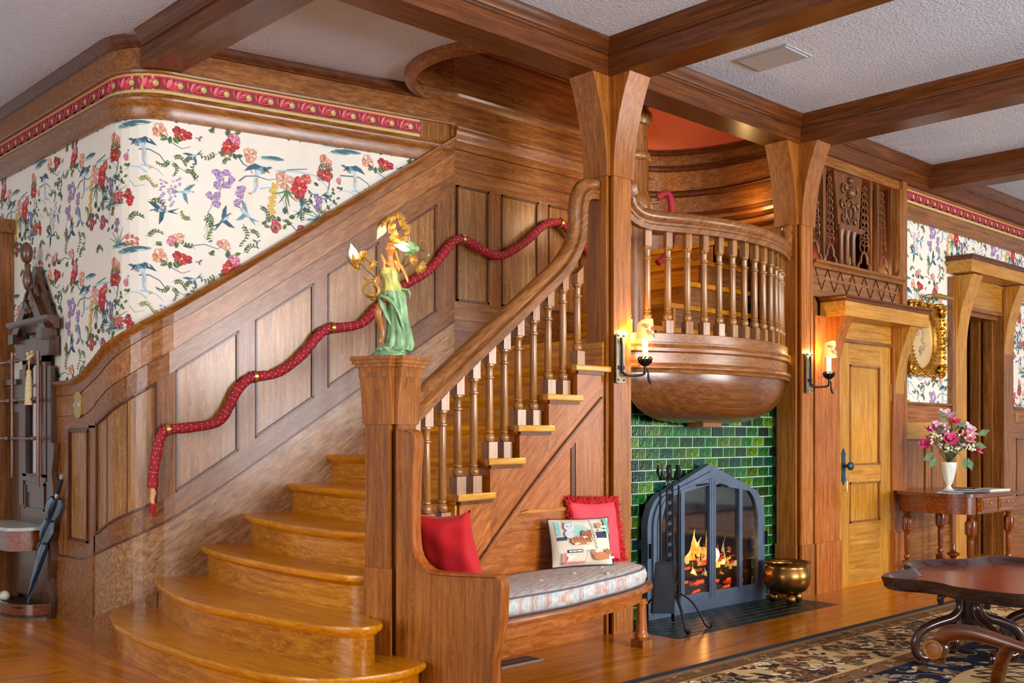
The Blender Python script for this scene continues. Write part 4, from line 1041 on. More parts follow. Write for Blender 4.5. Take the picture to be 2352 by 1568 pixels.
for i in range(4):
    an = .6 + i * PI / 2; d = Vector((math.cos(an), math.sin(an), 0)); c0 = Vector((cx_, cy_, .98))
    MB().tube(cr2([tuple(c0), tuple(c0 + d * .05 + Vector((0, 0, -.01))), tuple(c0 + d * .075 + Vector((0, 0, .03))), tuple(c0 + d * .07 + Vector((0, 0, .07)))], 3), .007, 6).build('hook', BLK, ft, 40)
names = [('poker', -2.6), ('tongs', -1.2), ('brush', .1), ('shovel', 1.7)]
for nm, an in [('shovel', -2.7), ('poker', -1.0), ('tongs', .3), ('poker', 1.8)]:
    d = Vector((math.cos(an), math.sin(an), 0)); c0 = Vector((cx_, cy_, 0)) + d * .062; zb = .47 if nm == 'shovel' else .16
    par = MB(); par.tube([tuple(c0 + Vector((0, 0, zb))), tuple(c0 + Vector((0, 0, .93)))], .0075, 7)
    for sg in (-1, 1): e = Vector((-d.y, d.x, 0)) * sg; par.tube(cr2([tuple(c0 + Vector((0, 0, .96))), tuple(c0 + e * .025 + Vector((0, 0, 1.0))), tuple(c0 + e * .03 + Vector((0, 0, 1.06)))], 3), .007, 6)
    if nm == 'shovel':
        u_ = Vector((.724, -.69, 0)); c1 = c0 + Vector((-.045, -.02, .29))
        par.add([tuple(c1 + u_ * a + Vector((0, 0, b)) + Vector((-.69, -.724, 0)) * e) for a, b, e in ((-.055, .15, .0), (.055, .15, .0), (.05, -.17, .02), (-.085, -.17, .02))], [(0, 1, 2, 3)])
        for (a0, b0), (a1, b1) in (((-.055, .15), (.055, .15)), ((.055, .15), (.05, -.17)), ((-.055, .15), (-.085, -.17))):
            par.bar(c1 + u_ * a0 + Vector((0, 0, b0)), c1 + u_ * a1 + Vector((0, 0, b1)), .012, .016)
        MBo = par
    if nm == 'tongs': par.tube([tuple(c0 + Vector((.015, 0, .16))), tuple(c0 + Vector((.02, 0, .5))), tuple(c0 + Vector((.005, 0, .62)))], .006, 6)
    par.build(nm, BLK, ft, 40)
# ---- brass pot
BR = plain('aged_brass', (150, 108, 54), .27, .95, var=.2, bumpn=.08, bscale=12)
pt = thing('brass_pot', 'round brass jardiniere on ball feet beside the fire screen', 'pot', (6.88, 4.28, 0))
pc = (6.90, 4.27, 0)
MB().lathe([(.001, .075), (.10, .078), (.14, .10), (.165, .14), (.172, .19), (.168, .235), (.15, .262), (.145, .28), (.15, .295), (.176, .303), (.178, .309), (.172, .311), (.14, .296), (.135, .28), (.14, .26), (.158, .23), (.16, .15), (.12, .095), (.001, .088)], pc, 40).build('bowl', BR, pt, 50)
for k in range(3): a = math.radians(232 + 120 * k - 5); MB().ball((pc[0] + .105 * math.cos(a), pc[1] + .105 * math.sin(a), .04), .038, 14, 10, 1.05).build('foot', BR, pt, 60)

# ================================================================== RIGHT SIDE: SCREEN, DOORS, WALL
wr = struct('wall_back', 'oak framed and papered wall to the right of the second post')
WY = 4.44                          # face of the papered wall
MB().box(9.0, 10.33, WY, WY + .1, 0, CEIL).build('wall_body', plain('wallpaper_cream', (232, 226, 212)), wr)
MB().box(10.33, 11.30, WY, WY + .1, 2.75, CEIL).build('wall_body', MATS['wallpaper_cream'], wr)
MB().box(11.30, 14, WY, WY + .1, 0, CEIL).build('wall_body', MATS['wallpaper_cream'], wr)
MB().box(8.94, 9.02, 4.36, 4.7, 0, BB).build('corner_stile', BROWN('z'), wr)
PX = plain('picture_rail_x', (120, 74, 42), .35, var=.1)
def rmould(x0, x1, z, prof, mat, nm): MB().sweep([(a, b) for a, b in prof], [((x0, WY, z), (0, -1, 0), (0, 0, 1)), ((x1, WY, z), (0, -1, 0), (0, 0, 1))]).build(nm, mat, wr, 40)
rmould(9.02, 14, 3.21, [(0, 0), (.022, 0), (.022, .075), (.03, .085), (.05, .105), (.052, .125), (.034, .135), (.03, .15), (0, .16)], BROWN('x'), 'picture_moulding')
rmould(9.02, 14, 3.37, [(0, 0), (.006, 0), (.006, .125), (0, .125)], MATS['border_gold'], 'border_paper')
rmould(9.02, 14, 3.495, [(0, -.004), (.03, 0), (.034, .012), (.02, .022), (0, .024)], BROWN('x'), 'bead_moulding')
MB().box(9.02, 14, WY - .03, WY, BB, 3.66).build('frieze_board', BROWN('x'), wr)
# wainscot of the right wall
for x0, x1 in ((9.02, 10.02), (11.55, 14)):
    rmould(x0, x1, 1.555, [(0, -.05), (.02, -.05), (.024, -.03), (.045, -.02), (.05, 0), (0, 0)], BROWN('x'), 'cap_moulding')
    MB().box(x0, x1, WY - .018, WY, 1.38, 1.505).build('rail', RED_OAK('x'), wr); MB().box(x0, x1, WY - .02, WY, 1.22, 1.376).build('rail', DOOR('x') if x0 < 10 else BROWN('x'), wr)
    MB().box(x0, x1, WY - .006, WY, .0, 1.5).build('backing_board', BROWN('z'), wr)
    MB().box(x0, x1, WY - .014, WY, .42, .60).build('rail', BROWN('x'), wr); MB().box(x0, x1, WY - .024, WY, 0, .40).build('skirt_board', BROWN('x'), wr)
    x = x0
    while x < x1 - .2:
        MB().box(x, x + .12, WY - .014, WY, .60, 1.22).build('stile', BROWN('z'), wr)
        xe = min(x + .50, x1 - .02)
        MB().box(x + .135, xe - .015, WY - .009, WY, .62, 1.20).build('panel', BROWN('z'), wr)
        m = MB(); m.box(x + .12, x + .133, WY - .02, WY, .60, 1.22); m.box(xe - .013, xe, WY - .02, WY, .60, 1.22); m.box(x + .12, xe, WY - .02, WY, 1.205, 1.22); m.box(x + .12, xe, WY - .02, WY, .60, .615); m.build('panel_moulding', BEAM('z'), wr)
        x += .50
def hood(par, x0, x1, zt, y, mat, prj=.16):
    """door hood: moulded cap shelf on flared brackets"""
    MB().box(x0, x1, y - prj + .02, y, zt - .16, zt - .04).build('hood_board', mat, par)
    MB().sweep([(0, -.045), (.012, -.04), (.018, -.025), (.035, -.012), (.04, 0), (0, 0)], [((x0, y, zt), (-1, 0, 0), (0, 0, 1)), ((x0 , y - prj + .02, zt), (-.7, -.7, 0), (0, 0, 1)), ((x1, y - prj + .02, zt), (.7, -.7, 0), (0, 0, 1)), ((x1, y, zt), (1, 0, 0), (0, 0, 1))]).build('cap_moulding', BEAM('x'), par)
    MB().box(x0, x1, y - prj + .02, y, zt - .04, zt - .001).build('cap_board', BEAM('x'), par)
def bracket(par, x0, x1, zb, zt, y, mat, prj=.13):
    n = 8; prof = [(y, zb), (y, zt)]
    for i in range(n + 1): q = 1 - i / n; prof.append((y - .02 - (prj - .02) * q ** 2, zb + (zt - zb) * q))
    MB().prism(prof, lambda u, v, d: (d, u, v), x0, x1).build('bracket', mat, par, 30)
# closed door
d1 = struct('door_1', 'closed pale oak panelled door with an iron knob plate')
DY = 4.40
MB().box(7.42, 9.0, DY + .03, DY + .1, 0, 2.60).build('backing_board', BROWN('z'), wr)
MB().box(7.845, 8.75, DY, DY + .045, .012, 2.02).build('door_leaf', DOOR('z'), d1)
for b in [(7.845, 8.04, .012, 2.02), (8.56, 8.75, .012, 2.02)]: MB().box(b[0], b[1], DY - .016, DY, b[2], b[3]).build('stile', DOOR('z'), d1)
for z0, z1 in [(1.84, 2.02), (.86, 1.0), (.012, .52)]: MB().box(8.04, 8.56, DY - .016, DY, z0, z1).build('rail', DOOR('x'), d1)
for z0, z1 in [(1.0, 1.84), (.52, .86)]:
    MB().box(8.06, 8.54, DY - .005, DY, z0 + .02, z1 - .02).build('panel', DOOR('z'), d1)
    m = MB(); m.box(8.04, 8.055, DY - .022, DY, z0, z1); m.box(8.545, 8.56, DY - .022, DY, z0, z1); m.box(8.04, 8.56, DY - .022, DY, z0, z0 + .015); m.box(8.04, 8.56, DY - .022, DY, z1 - .015, z1); m.build('panel_moulding', BROWN('z'), d1)
for z in (1.55, .42): MB().box(8.735, 8.758, DY - .03, DY - .014, z, z + .15).build('hinge', plain('brass', (206, 172, 96), .3, .9), d1)
ip = plain('blued_iron', (44, 74, 96), .45, .5, var=.2)
po = MB().prism([(0, -.15), (.018, -.12), (.032, -.11), (.027, -.09), (.027, .10), (.032, .118), (.016, .125), (.018, .135), (0, .155), (-.018, .135), (-.016, .125), (-.032, .118), (-.027, .10), (-.027, -.09), (-.032, -.11), (-.018, -.12)], XZ(DY - .022), 0, .006).build('plate', ip, d1)
for v in po.data.vertices: v.co.x += 7.935; v.co.z += .99
kb = MB(); kb.lathe([(.012, 0), (.012, .03), (.02, .036), (.034, .05), (.036, .062), (.03, .075), (.001, .08)], (7.935, DY - .022, 1.0), 18, Matrix.Rotation(PI / 2, 4, 'X')); kb.build('knob', ip, d1, 60)
ky = MB(); ky.tube([(7.965 + .012 * math.cos(a), DY - .035, .89 + .014 * math.sin(a)) for a in [i * PI / 5 for i in range(11)]], .003, 5); ky.tube([(7.965, DY - .035, .876), (7.965, DY - .035, .79)], .0035, 5); ky.box(7.955, 7.965, DY - .038, DY - .032, .795, .81)
ky.build('key', plain('bright_steel', (214, 214, 214), .3, .8), d1)
MB().box(7.80, 8.80, DY - .03, DY + .1, 0, .012).build('threshold', TREAD('x'), d1)
tr = struct('trim_14', 'oak casing and hooded lintel of the closed door')
for x0, x1 in ((7.43, 7.66), (7.66, 7.84), (8.76, 8.98)):
    MB().box(x0, x1, DY - .04 if x0 != 7.43 else DY - .055, DY + .06, 0, 2.2).build('casing', RED_OAK('z'), tr)
    MB().box(x0 - .004, x1 + .004, DY - .055 if x0 != 7.43 else DY - .07, DY + .05, 0, .40).build('plinth', RED_OAK('z'), tr)
MB().box(7.84, 8.76, DY - .02, DY + .05, 2.03, 2.22).build('lintel_board', DOOR('x'), tr)
MB().box(7.84, 8.76, DY - .035, DY + .05, 2.022, 2.05).build('bead_moulding', BROWN('x'), tr)
bracket(tr, 7.64, 7.80, 1.62, 2.22, DY - .02, RED_OAK('z'), .17); bracket(tr, 8.80, 8.96, 1.62, 2.22, DY - .02, DOOR('z'), .17)
hood(tr, 7.60, 9.06, 2.36, DY - .0, DOOR('x'), .24)
# fretwork screen
FY = 4.42
fs_ = thing('fretwork_screen', 'carved oak fretwork screen with colonnettes and scrolls above the closed door', 'screen', (8.2, FY, 2.4))
OB = wood('fret_oak', (112, 66, 40), (78, 42, 24), (142, 92, 60), 'z', .4, .1, .2)
MB().box(7.43, 8.98, FY - .03, FY + .01, 2.36, 2.62).build('apron_board', BROWN('x'), fs_)
m = MB()
for i in range(8):
    x = 7.5 + i * .2
    z0, z1 = 2.42, 2.585
    m.bar((x, FY - .031, z1), (x + .04, FY - .031, (z0 + z1) / 2 + .02), .002, .012, (0, -1, 0)); m.bar((x + .04, FY - .031, (z0 + z1) / 2), (x + .1, FY - .031, z0), .002, .012, (0, -1, 0))
    m.bar((x + .19, FY - .031, z1), (x + .15, FY - .031, (z0 + z1) / 2 + .02), .002, .012, (0, -1, 0)); m.bar((x + .15, FY - .031, (z0 + z1) / 2), (x + .1, FY - .031, z0), .002, .012, (0, -1, 0))
    m.bar((x, FY - .031, z1), (x + .19, FY - .031, z1), .002, .008, (0, -1, 0))
for v in range(len(m.v)): pass
m.build('incised_tracery', plain('dark_recess', (44, 24, 14), .7), fs_)
MB().sweep([(0, -.04), (.03, -.035), (.035, -.015), (.055, 0), (.055, .02), (0, .02)], [((7.43, FY - .03, 2.625), (0, -1, 0), (0, 0, 1)), ((8.96, FY - .03, 2.625), (0, -1, 0), (0, 0, 1))]).build('sill_moulding', BROWN('x'), fs_, 40)
ZB, ZT = 2.645, 3.43
MB().box(7.43, 8.98, FY - .03, FY + .12, ZT + .0, BB).build('head_rail', BROWN('x'), fs_)
MB().box(8.88, 8.95, FY - .06, FY + .16, ZB, ZT).build('side_stile', BROWN('z'), fs_); MB().box(7.43, 7.47, FY - .03, FY + .12, ZB, ZT).build('side_stile', BROWN('z'), fs_)
def taper(x, wb, wt): MB().prism([(x - wb / 2, ZB), (x + wb / 2, ZB), (x + wt / 2, ZT), (x - wt / 2, ZT)], XZ(FY), 0, .03).build('tapered_stile', OB, fs_)
taper(7.70, .018, .05); taper(8.48, .014, .045); taper(8.86, .02, .05); taper(8.60, .014, .045)
# centre board with carved arms above three colonnettes
MB().prism([(7.93, 2.98), (8.27, 2.98), (8.33, ZT), (7.86, ZT)], XZ(FY + .005), 0, .03).build('carved_board', OB, fs_)
MB().sweep([(0, 0), (.03, .0), (.04, .02), (.04, .035), (0, .035)], [((7.90, FY + .01, 2.955), (0, -1, 0), (0, 0, 1)), ((8.30, FY + .01, 2.955), (0, -1, 0), (0, 0, 1))]).build('capital_board', OB, fs_)
for x in (7.96, 8.06, 8.16): MB().lathe([(.034, ZB), (.034, ZB + .02), (.025, ZB + .03), (.022, ZB + .06), (.022, 2.90), (.028, 2.93), (.034, 2.955)], (x, FY + .0, 0), 12).build('colonnette', OB, fs_, 40)
m = MB(); yy = FY - .008
def scroll(cx, cz, r, s=1, t0=0, turns=1.3, th=.009): m.tube([(cx + s * r * (1 - .62 * i / 16) * math.cos(t0 + turns * 2 * PI * i / 16), yy, cz + r * (1 - .62 * i / 16) * math.sin(t0 + turns * 2 * PI * i / 16)) for i in range(17)], th, 6)
scroll(8.01, 3.30, .05, 1); scroll(8.19, 3.30, .05, -1); scroll(7.99, 3.17, .04, 1, 2); scroll(8.21, 3.17, .04, -1, 2); scroll(8.0, 3.06, .035, 1, 4); scroll(8.2, 3.06, .035, -1, 4)
m.tube([(8.1 + .075 * math.cos(a) * (1 if math.sin(a) > 0 else (1 + .7 * math.sin(a)) + .1), yy, 3.12 + .1 * math.sin(a)) for a in [i * PI / 10 for i in range(21)]], .008, 6)
m.tube([(8.1, yy, 3.04), (8.1, yy, 3.15)], .007, 6); m.tube([(8.07, yy, 3.12), (8.13, yy, 3.12)], .006, 6)
for dx in (-.04, .04): m.ball((8.1 + dx, yy, 3.17), .02, 8, 6, 1)
m.ball((8.1, yy, 3.28), .045, 10, 8, 1.2); m.ball((8.1, yy, 3.38), .03, 8, 6, 1)
m.build('carved_crest', OB, fs_, 50)
# scrolling tracery columns of cut metal-thin wood
def tracery(xc, wb, z0=ZB + .16, z1=ZT - .04):
    m = MB(); k = 9
    m.tube([(xc, FY + .012, z0), (xc, FY + .012, z1)], .006, 5)
    for j in range(k):
        z = z0 + (z1 - z0) * j / k; r = (wb / 2) * (1 - .65 * j / k) * .62
        for sg in (-1, 1):
            pts = [(xc + sg * (r * .2 + r * 1.2 * math.sin(a * .9)) , FY + .012, z + r * 1.1 * (1 - math.cos(a)) * .9) for a in [i * .34 for i in range(10)]]
            m.tube(pts, .0055, 5); m.ball((pts[-1][0], FY + .012, pts[-1][2]), .010, 6, 5)
    m.build('scroll_tracery', OB, fs_, 50)
for xc, wb in ((7.80, .16), (8.38, .18), (8.68, .20), (7.56, .2)): tracery(xc, wb)
def ogee(xc, w_):
    m = MB(); pts = []
    for sg in (-1, 1):
        P_ = [(xc + sg * w_ / 2, ZB), (xc + sg * w_ / 2, ZB + .03), (xc + sg * w_ * .36, ZB + .075), (xc + sg * w_ * .26, ZB + .08), (xc + sg * w_ * .24, ZB + .12), (xc + sg * w_ * .1, ZB + .165), (xc, ZB + .17)]
        m.tube([(a, FY + .01, b) for a, b in cr2(P_, 3)], .012, 6)
    m.build('ogee_arch', OB, fs_, 50)
for xc, w_ in ((7.81, .2), (8.37, .22), (8.71, .22), (7.56, .22)): ogee(xc, w_)
MB().box(7.56, 10.6, 4.95, 5.0, 2.4, CEIL).box(7.56, 10.6, 4.5, 5.0, 2.3, 2.4).box(10.5, 10.6, 4.55, 5, 2.4, CEIL).build('wall_body', plain('amber_glow_wall', (96, 38, 14), .5, var=.8, vscale=7), nook)  # wall mottled in amber, standing in for the orange glow behind the fretwork
light('assumed_backlight', 'POINT', (8.4, 4.7, 2.75), 5, (1, .5, .15), .05)  # unseen light assumed behind the fretwork for its orange glow
# open doorway
d2 = struct('door_2', 'dark open doorway with a hooded oak casing')
CY = WY
for x0, x1 in ((10.02, 10.10), (10.10, 10.34), (11.25, 11.50)): MB().box(x0, x1, CY - .05, CY + .1, 0, 2.78).build('casing', DOOR('z') if x0 == 10.10 else BROWN('z'), d2)
MB().box(10.32, 11.27, CY - .03, CY + .1, 2.52, 2.80).build('lintel_board', DOOR('x'), d2)
MB().box(10.32, 11.27, CY - .04, CY + .02, 2.49, 2.53).build('bead_moulding', BROWN('x'), d2)
bracket(d2, 10.12, 10.34, 2.10, 2.80, CY - .03, DOOR('z'), .18); bracket(d2, 11.27, 11.48, 2.10, 2.80, CY - .03, DOOR('z'), .18)
hood(d2, 10.0, 11.62, 2.97, CY, DOOR('x'), .26)
MB().box(10.34, 11.3, CY + .02, 5.3, 2.45, 2.5).build('soffit', BROWN('y'), d2)
for k, (xa, ya) in enumerate(((11.22, 4.5), (11.18, 4.62), (11.2, 4.8))): MB().box(xa, xa + .06, ya, ya + .09, 0, 2.46).build('jamb_stop', BROWN('z'), d2)
MB().box(11.26, 11.3, CY, 5.4, 0, 2.5).build('jamb', BROWN('z'), d2); MB().box(10.30, 10.34, CY, 5.4, 0, 2.5).build('jamb', BROWN('z'), d2)
MB().box(10.2, 11.4, 5.4, 5.45, 0, 2.6).build('doorway_dark', plain('doorway_black', (16, 15, 15), .95), d2)  # black sheet stands in for the darkness beyond the open doorway
MB().box(11.62, 11.70, WY - .026, WY - .02, 1.40, 1.49).build('switch_plate', plain('brass', (206, 172, 96)), wr)
# ================================================================== PRINTED WALLPAPER
def stroke(pts, w0, w1=None, col=(70, 100, 110)):
    w1 = w0 if w1 is None else w1; out = []; n = len(pts)
    L = []; Rr = []
    for i, p in enumerate(pts):
        a, b = pts[max(i - 1, 0)], pts[min(i + 1, n - 1)]; t = Vector((b[0] - a[0], b[1] - a[1])); t = t.normalized() if t.length else Vector((1, 0))
        w_ = (w0 + (w1 - w0) * i / (n - 1)) / 2; L.append((p[0] - t.y * w_, p[1] + t.x * w_)); Rr.append((p[0] + t.y * w_, p[1] - t.x * w_))
    return [([L[i], L[i + 1], Rr[i + 1], Rr[i]], col) for i in range(n - 1)]
def leaf(x, y, l, w_, a, col):
    c, s = math.cos(a), math.sin(a); P_ = [(0, 0), (.25, .42), (.6, .5), (1, 0), (.6, -.5), (.25, -.42)]
    q = [(x + l * u * c - w_ * v * s, y + l * u * s + w_ * v * c) for u, v in P_]
    dk = tuple(int(k * .72) for k in col)
    return [(q, col), ([q[0], q[3], q[4], q[5]], dk)]
def bloom(x, y, r, cols, petals=5, a0=0, squash=1.0, eye=(236, 190, 60)):
    out = []
    for k in range(petals):
        a = a0 + 2 * PI * k / petals
        j = 1 + .22 * math.sin(k * 2.3 + x * 90)
        c0 = tuple(int(q * .9) for q in cols[k % len(cols)]); c1 = tuple(min(255, int(q * 1.16 + 12)) for q in cols[k % len(cols)])
        out.append(([(x + r * (u * math.cos(a) - v * math.sin(a)) * j, y + r * squash * (u * math.sin(a) + v * math.cos(a)) * j) for u, v in ((0, 0), (.3, .30), (.62, .48), (.9, .34), (1.0, .12), (.86, 0), (1.02, -.16), (.85, -.4), (.55, -.46), (.3, -.28))], c0))
        out.append(([(x + r * (u * math.cos(a) - v * math.sin(a)) * j, y + r * squash * (u * math.sin(a) + v * math.cos(a)) * j) for u, v in ((.12, 0), (.5, .3), (.86, .22), (.62, .04))], c1))
        out.append(([(x + r * (u * math.cos(a) - v * math.sin(a)) * j, y + r * squash * (u * math.sin(a) + v * math.cos(a)) * j) for u, v in ((.05, 0), (.42, -.2), (.6, -.1), (.4, 0))], tuple(int(q * .7) for q in cols[k % len(cols)])))
    out.append((ell(x, y, r * .16, r * .15 * squash, 0, 6), eye)); return out
GR = [(78, 108, 58), (104, 130, 62), (60, 96, 70), (120, 132, 70)]
def sprig(x, y, n, l, a, rnd, cols=GR, lw=.02):
    pts = [(x + l * i / n * math.cos(a + .3 * math.sin(i * .6)), y + l * i / n * math.sin(a + .3 * math.sin(i * .6))) for i in range(n + 1)]
    out = stroke(pts, .003, .001, (90, 112, 74))
    for i in range(1, n + 1):
        for s_ in (-1, 1): out += leaf(*pts[i], lw * (1.2 - .5 * i / n), lw * .45, a + s_ * .9, cols[(i + (s_ > 0)) % len(cols)])
    return out
def perched(x, y, s, f=1):
    o = []
    T_ = lambda P_: [(x + f * s * u, y + s * v) for u, v in P_]
    o += stroke(T_([(.1, -.1), (.12, -.45), (.1, -.8), (.22, -1.05), (.42, -1.2)]), s * .13, s * .03, (160, 192, 214)) + stroke(T_([(.16, -.1), (.24, -.5), (.22, -.9), (.34, -1.1)]), s * .10, s * .03, (190, 210, 222))
    o += [(T_([(.10, -.35), (.22, -.5), (.2, -.62), (.06, -.55)]), (222, 160, 70)), (T_([(.4, -1.1), (.6, -1.16), (.42, -1.26)]), (222, 160, 70))]
    o += [(T_([(-.34, .05), (-.2, .26), (.05, .3), (.25, .16), (.2, -.06), (-.1, -.14), (-.3, -.08)]), (118, 150, 168)), (T_([(-.1, .22), (.2, .36), (.5, .22), (.78, -.1), (.4, .02), (.08, .1)]), (48, 92, 108)),
          (T_([(-.1, .02), (.2, .02), (.12, -.12), (-.08, -.13)]), (206, 214, 216)), (T_([(-.46, .1), (-.34, .25), (-.18, .22), (-.2, .04), (-.34, .0)]), (34, 76, 92)), (T_([(-.46, .08), (-.56, -.06), (-.36, .0)]), (196, 60, 60)), (T_([(-.7, .26), (-.5, .3), (-.3, .16), (-.5, .14)]), (70, 108, 118))]
    return o
def swallow(x, y, s, a=0, f=1, c1=(74, 118, 138), c2=(40, 82, 98)):
    c, si = math.cos(a), math.sin(a)
    T_ = lambda P_: [(x + s * (f * u * c - v * si), y + s * (f * u * si + v * c)) for u, v in P_]
    return [(T_([(-.1, .05), (-.5, .5), (-.2, .42), (.15, .12)]), c2), (T_([(0, -.05), (-.1, -.65), (.12, -.42), (.24, 0)]), c2), (T_([(-.35, .08), (-.1, .14), (.3, .04), (.55, -.06), (.3, -.08), (-.1, -.06)]), c1), (T_([(.4, 0), (.95, .12), (.6, -.04), (.9, -.18), (.4, -.08)]), c2), (T_([(-.32, .1), (-.46, .06), (-.34, .0)]), (190, 84, 70)), (T_([(-.25, .02), (0, .04), (.2, -.02), (0, -.07)]), (196, 212, 218))]
def wisteria(x, y, n, w_, rnd, c=((150, 122, 176), (178, 152, 198), (132, 104, 160))):
    o = []
    for i in range(n):
        q = i / n; yy = y - q * .20; ww = w_ * (1 - q) ** .7
        xx = x + rnd.uniform(-ww, ww) - .05 * q; o += [(ell(xx, yy, .0085, .0075, 0, 6), c[i % 3]), (ell(xx, yy + .001, .004, .0035, 0, 5), (212, 196, 222))]
    return o
def tile_print():
    """one repeat of the bird and blossom paper: 1.4 m wide, .78 m tall"""
    r = random.Random(21); U = lambda px, py: ((px - 300) * .0028, (700 - py) * .00268)
    o = []; RD = [(196, 44, 48), (170, 30, 44), (208, 70, 60)]; PE = [(232, 160, 130), (240, 182, 156), (222, 136, 120)]; PK = [(206, 110, 140), (226, 150, 170)]
    def br(L, w0=.009, w1=.003, col=(74, 110, 122)): return stroke([U(*p) for p in L], w0, w1, col)
    o += br([(268, 335), (272, 365), (268, 385), (250, 400), (252, 440), (240, 455), (232, 500)]) + br([(300, 340), (330, 338), (350, 338), (372, 350), (385, 368), (410, 372), (430, 384)]) + br([(268, 430), (300, 436), (318, 452)], .007)
    o += br([(345, 392), (330, 380), (312, 376), (290, 384)], .010, .004, (170, 200, 214)) + br([(330, 374), (352, 376), (370, 386), (380, 398)], .011, .004, (170, 200, 214))
    o += perched(*U(332, 325), .125, 1)
    o += bloom(*U(372, 294), .052, PE, 5, .4, .8) + bloom(*U(420, 296), .055, RD, 5, 1.2, .85)
    for a in (0, .8, 2.6, 3.6, 4.6, 5.4): o += leaf(*U(396 + 8 * math.cos(a), 310 + 6 * math.sin(a)), .05, .028, a, GR[int(a) % 4])
    o += sprig(*U(400, 350), 8, .09, -.2, r) + sprig(*U(400, 362), 7, .08, -1.2, r) + sprig(*U(396, 362), 7, .08, 3.6, r, GR) + sprig(*U(425, 378), 7, .08, -.4, r)
    o += wisteria(*U(412, 395), 22, .045, r) + wisteria(*U(388, 408), 26, .04, r)
    o += swallow(*U(443, 345), .09, .6, 1, (150, 178, 196), (66, 104, 122)) + swallow(*U(430, 430), .115, 0, -1, (150, 186, 204), (92, 130, 146)) + swallow(*U(372, 480), .13, .1, 1)
    o += sprig(*U(325, 405), 9, .12, -.15, r, [(142, 150, 72), (160, 166, 90)]) + br([(305, 408), (318, 424), (340, 420)], .003, .002, (130, 150, 90))
    o += bloom(*U(262, 312), .046, PE, 6, 0) + bloom(*U(258, 345), .05, RD, 6, .5) + bloom(*U(296, 354), .022, PK, 5) + bloom(*U(300, 440), .03, RD, 5) + bloom(*U(306, 456), .03, RD, 5, 1) + bloom(*U(272, 440), .03, PE, 5)
    for k in range(9): q = 330 + 22 * k; o += leaf(*U(262 + 18 * math.sin(k * 2.3), q), .04, .022, k * 1.3, GR[k % 4])
    for k in range(7): o += leaf(*U(290 + 10 * math.sin(k * 2), 372 + 6 * k), .032, .018, k * .9, GR[(k + 1) % 4])
    for k in range(10): o += leaf(*U(240 + 14 * math.cos(k * 1.9), 395 + 13 * k), .045, .024, k * 1.1, GR[k % 4])
    for px, py, a, n_ in ((300, 500, .4, 7), (350, 455, -.3, 6), (455, 400, 1.9, 6), (620, 455, -1.0, 7), (500, 330, 3.4, 5), (690, 410, -.5, 6), (740, 330, .2, 6), (560, 560, .6, 6), (450, 560, 2.6, 5), (660, 560, .3, 7)): o += sprig(*U(px, py), n_, .10, a, r, GR, .024)
    o += br([(440, 555), (470, 548), (500, 556), (516, 545)], .006, .003) + br([(372, 300), (396, 318), (420, 330), (440, 322)], .006, .003) + br([(250, 360), (246, 330), (258, 300)], .006, .003)
    # second bird, clematis, lilies
    o += bloom(*U(528, 308), .056, RD, 5, .3, .9) + bloom(*U(576, 322), .05, PE, 5, .9, .9) + br([(545, 325), (560, 345), (575, 352), (582, 366)])
    for a in (.2, 1.6, 2.8, 3.9, 5.2): o += leaf(*U(530 + 14 * math.cos(a), 328 + 6 * math.sin(a)), .045, .026, a, GR[int(a * 2) % 4])
    o += perched(*U(598, 357), .13, -1) + br([(550, 388), (565, 374), (590, 370), (620, 376), (640, 370)]) + br([(640, 372), (665, 345), (690, 340), (715, 336)], .009, .005) + br([(640, 350), (690, 345), (740, 350), (765, 372), (772, 400)], .012, .004, (174, 204, 218))
    o += br([(600, 400), (620, 394), (640, 400), (655, 420), (668, 450)], .013, .004, (174, 204, 218))
    CL = [(158, 128, 180), (182, 150, 196)]
    for px, py in ((498, 375), (520, 372), (505, 386), (532, 388), (500, 404), (520, 402), (483, 432), (500, 430), (552, 420), (556, 406), (546, 440), (498, 450)): o += bloom(*U(px, py), .026, CL, 5, px, 1, (238, 214, 120))
    o += br([(515, 390), (505, 420), (480, 470), (474, 500), (480, 520)], .003, .002, (96, 120, 84)) + sprig(*U(478, 470), 6, .09, -1.3, r) + sprig(*U(510, 352), 5, .06, .6, r)
    for k in range(14): o += bloom(*U(634 + 5 * math.sin(k * 1.7) - k * .6, 386 + 5.4 * k), .016, [(232, 178, 66), (240, 196, 84)], 5, k)
    o += bloom(*U(660, 374), .062, [(236, 160, 140), (244, 186, 166)], 6, .2) + bloom(*U(696, 386), .066, [(190, 30, 52), (206, 48, 60)], 6, .5) + bloom(*U(712, 362), .04, [(222, 110, 100), (196, 60, 70)], 5, .9)
    for a in (3.6, 4.2, 4.9, 5.5, 5.9): o += stroke([(U(664, 420)[0] + math.cos(a) * .1 * q, U(664, 396)[1] + math.sin(a) * .13 * q + .03 * q * q) for q in (0, .3, .6, .9, 1.1)], .012, .002, (84, 120, 66))
    o += stroke([U(664, 385), U(662, 420), U(668, 455)], .006, .004, (84, 120, 66))
    o += swallow(*U(724, 396), .05, 0, 1) + swallow(*U(774, 400), .045, .3, -1) + swallow(*U(706, 430), .11, .9, -1) + swallow(*U(764, 404), .05, 0, -1)
    o += bloom(*U(745, 408), .034, [(150, 124, 178)], 4, .8) + bloom(*U(742, 428), .026, [(130, 104, 160)], 4)
    for a in (.6, 1.0, 1.4, 1.8, 2.3, 2.7): o += stroke([(U(750, 458)[0] + math.cos(a) * .12 * q + (.05 * q * q if a < 1.5 else -.05 * q * q), U(750, 458)[1] + math.sin(a) * .13 * q - .02 * q * q) for q in (0, .3, .6, .9, 1.15)], .008, .002, (110, 150, 140))
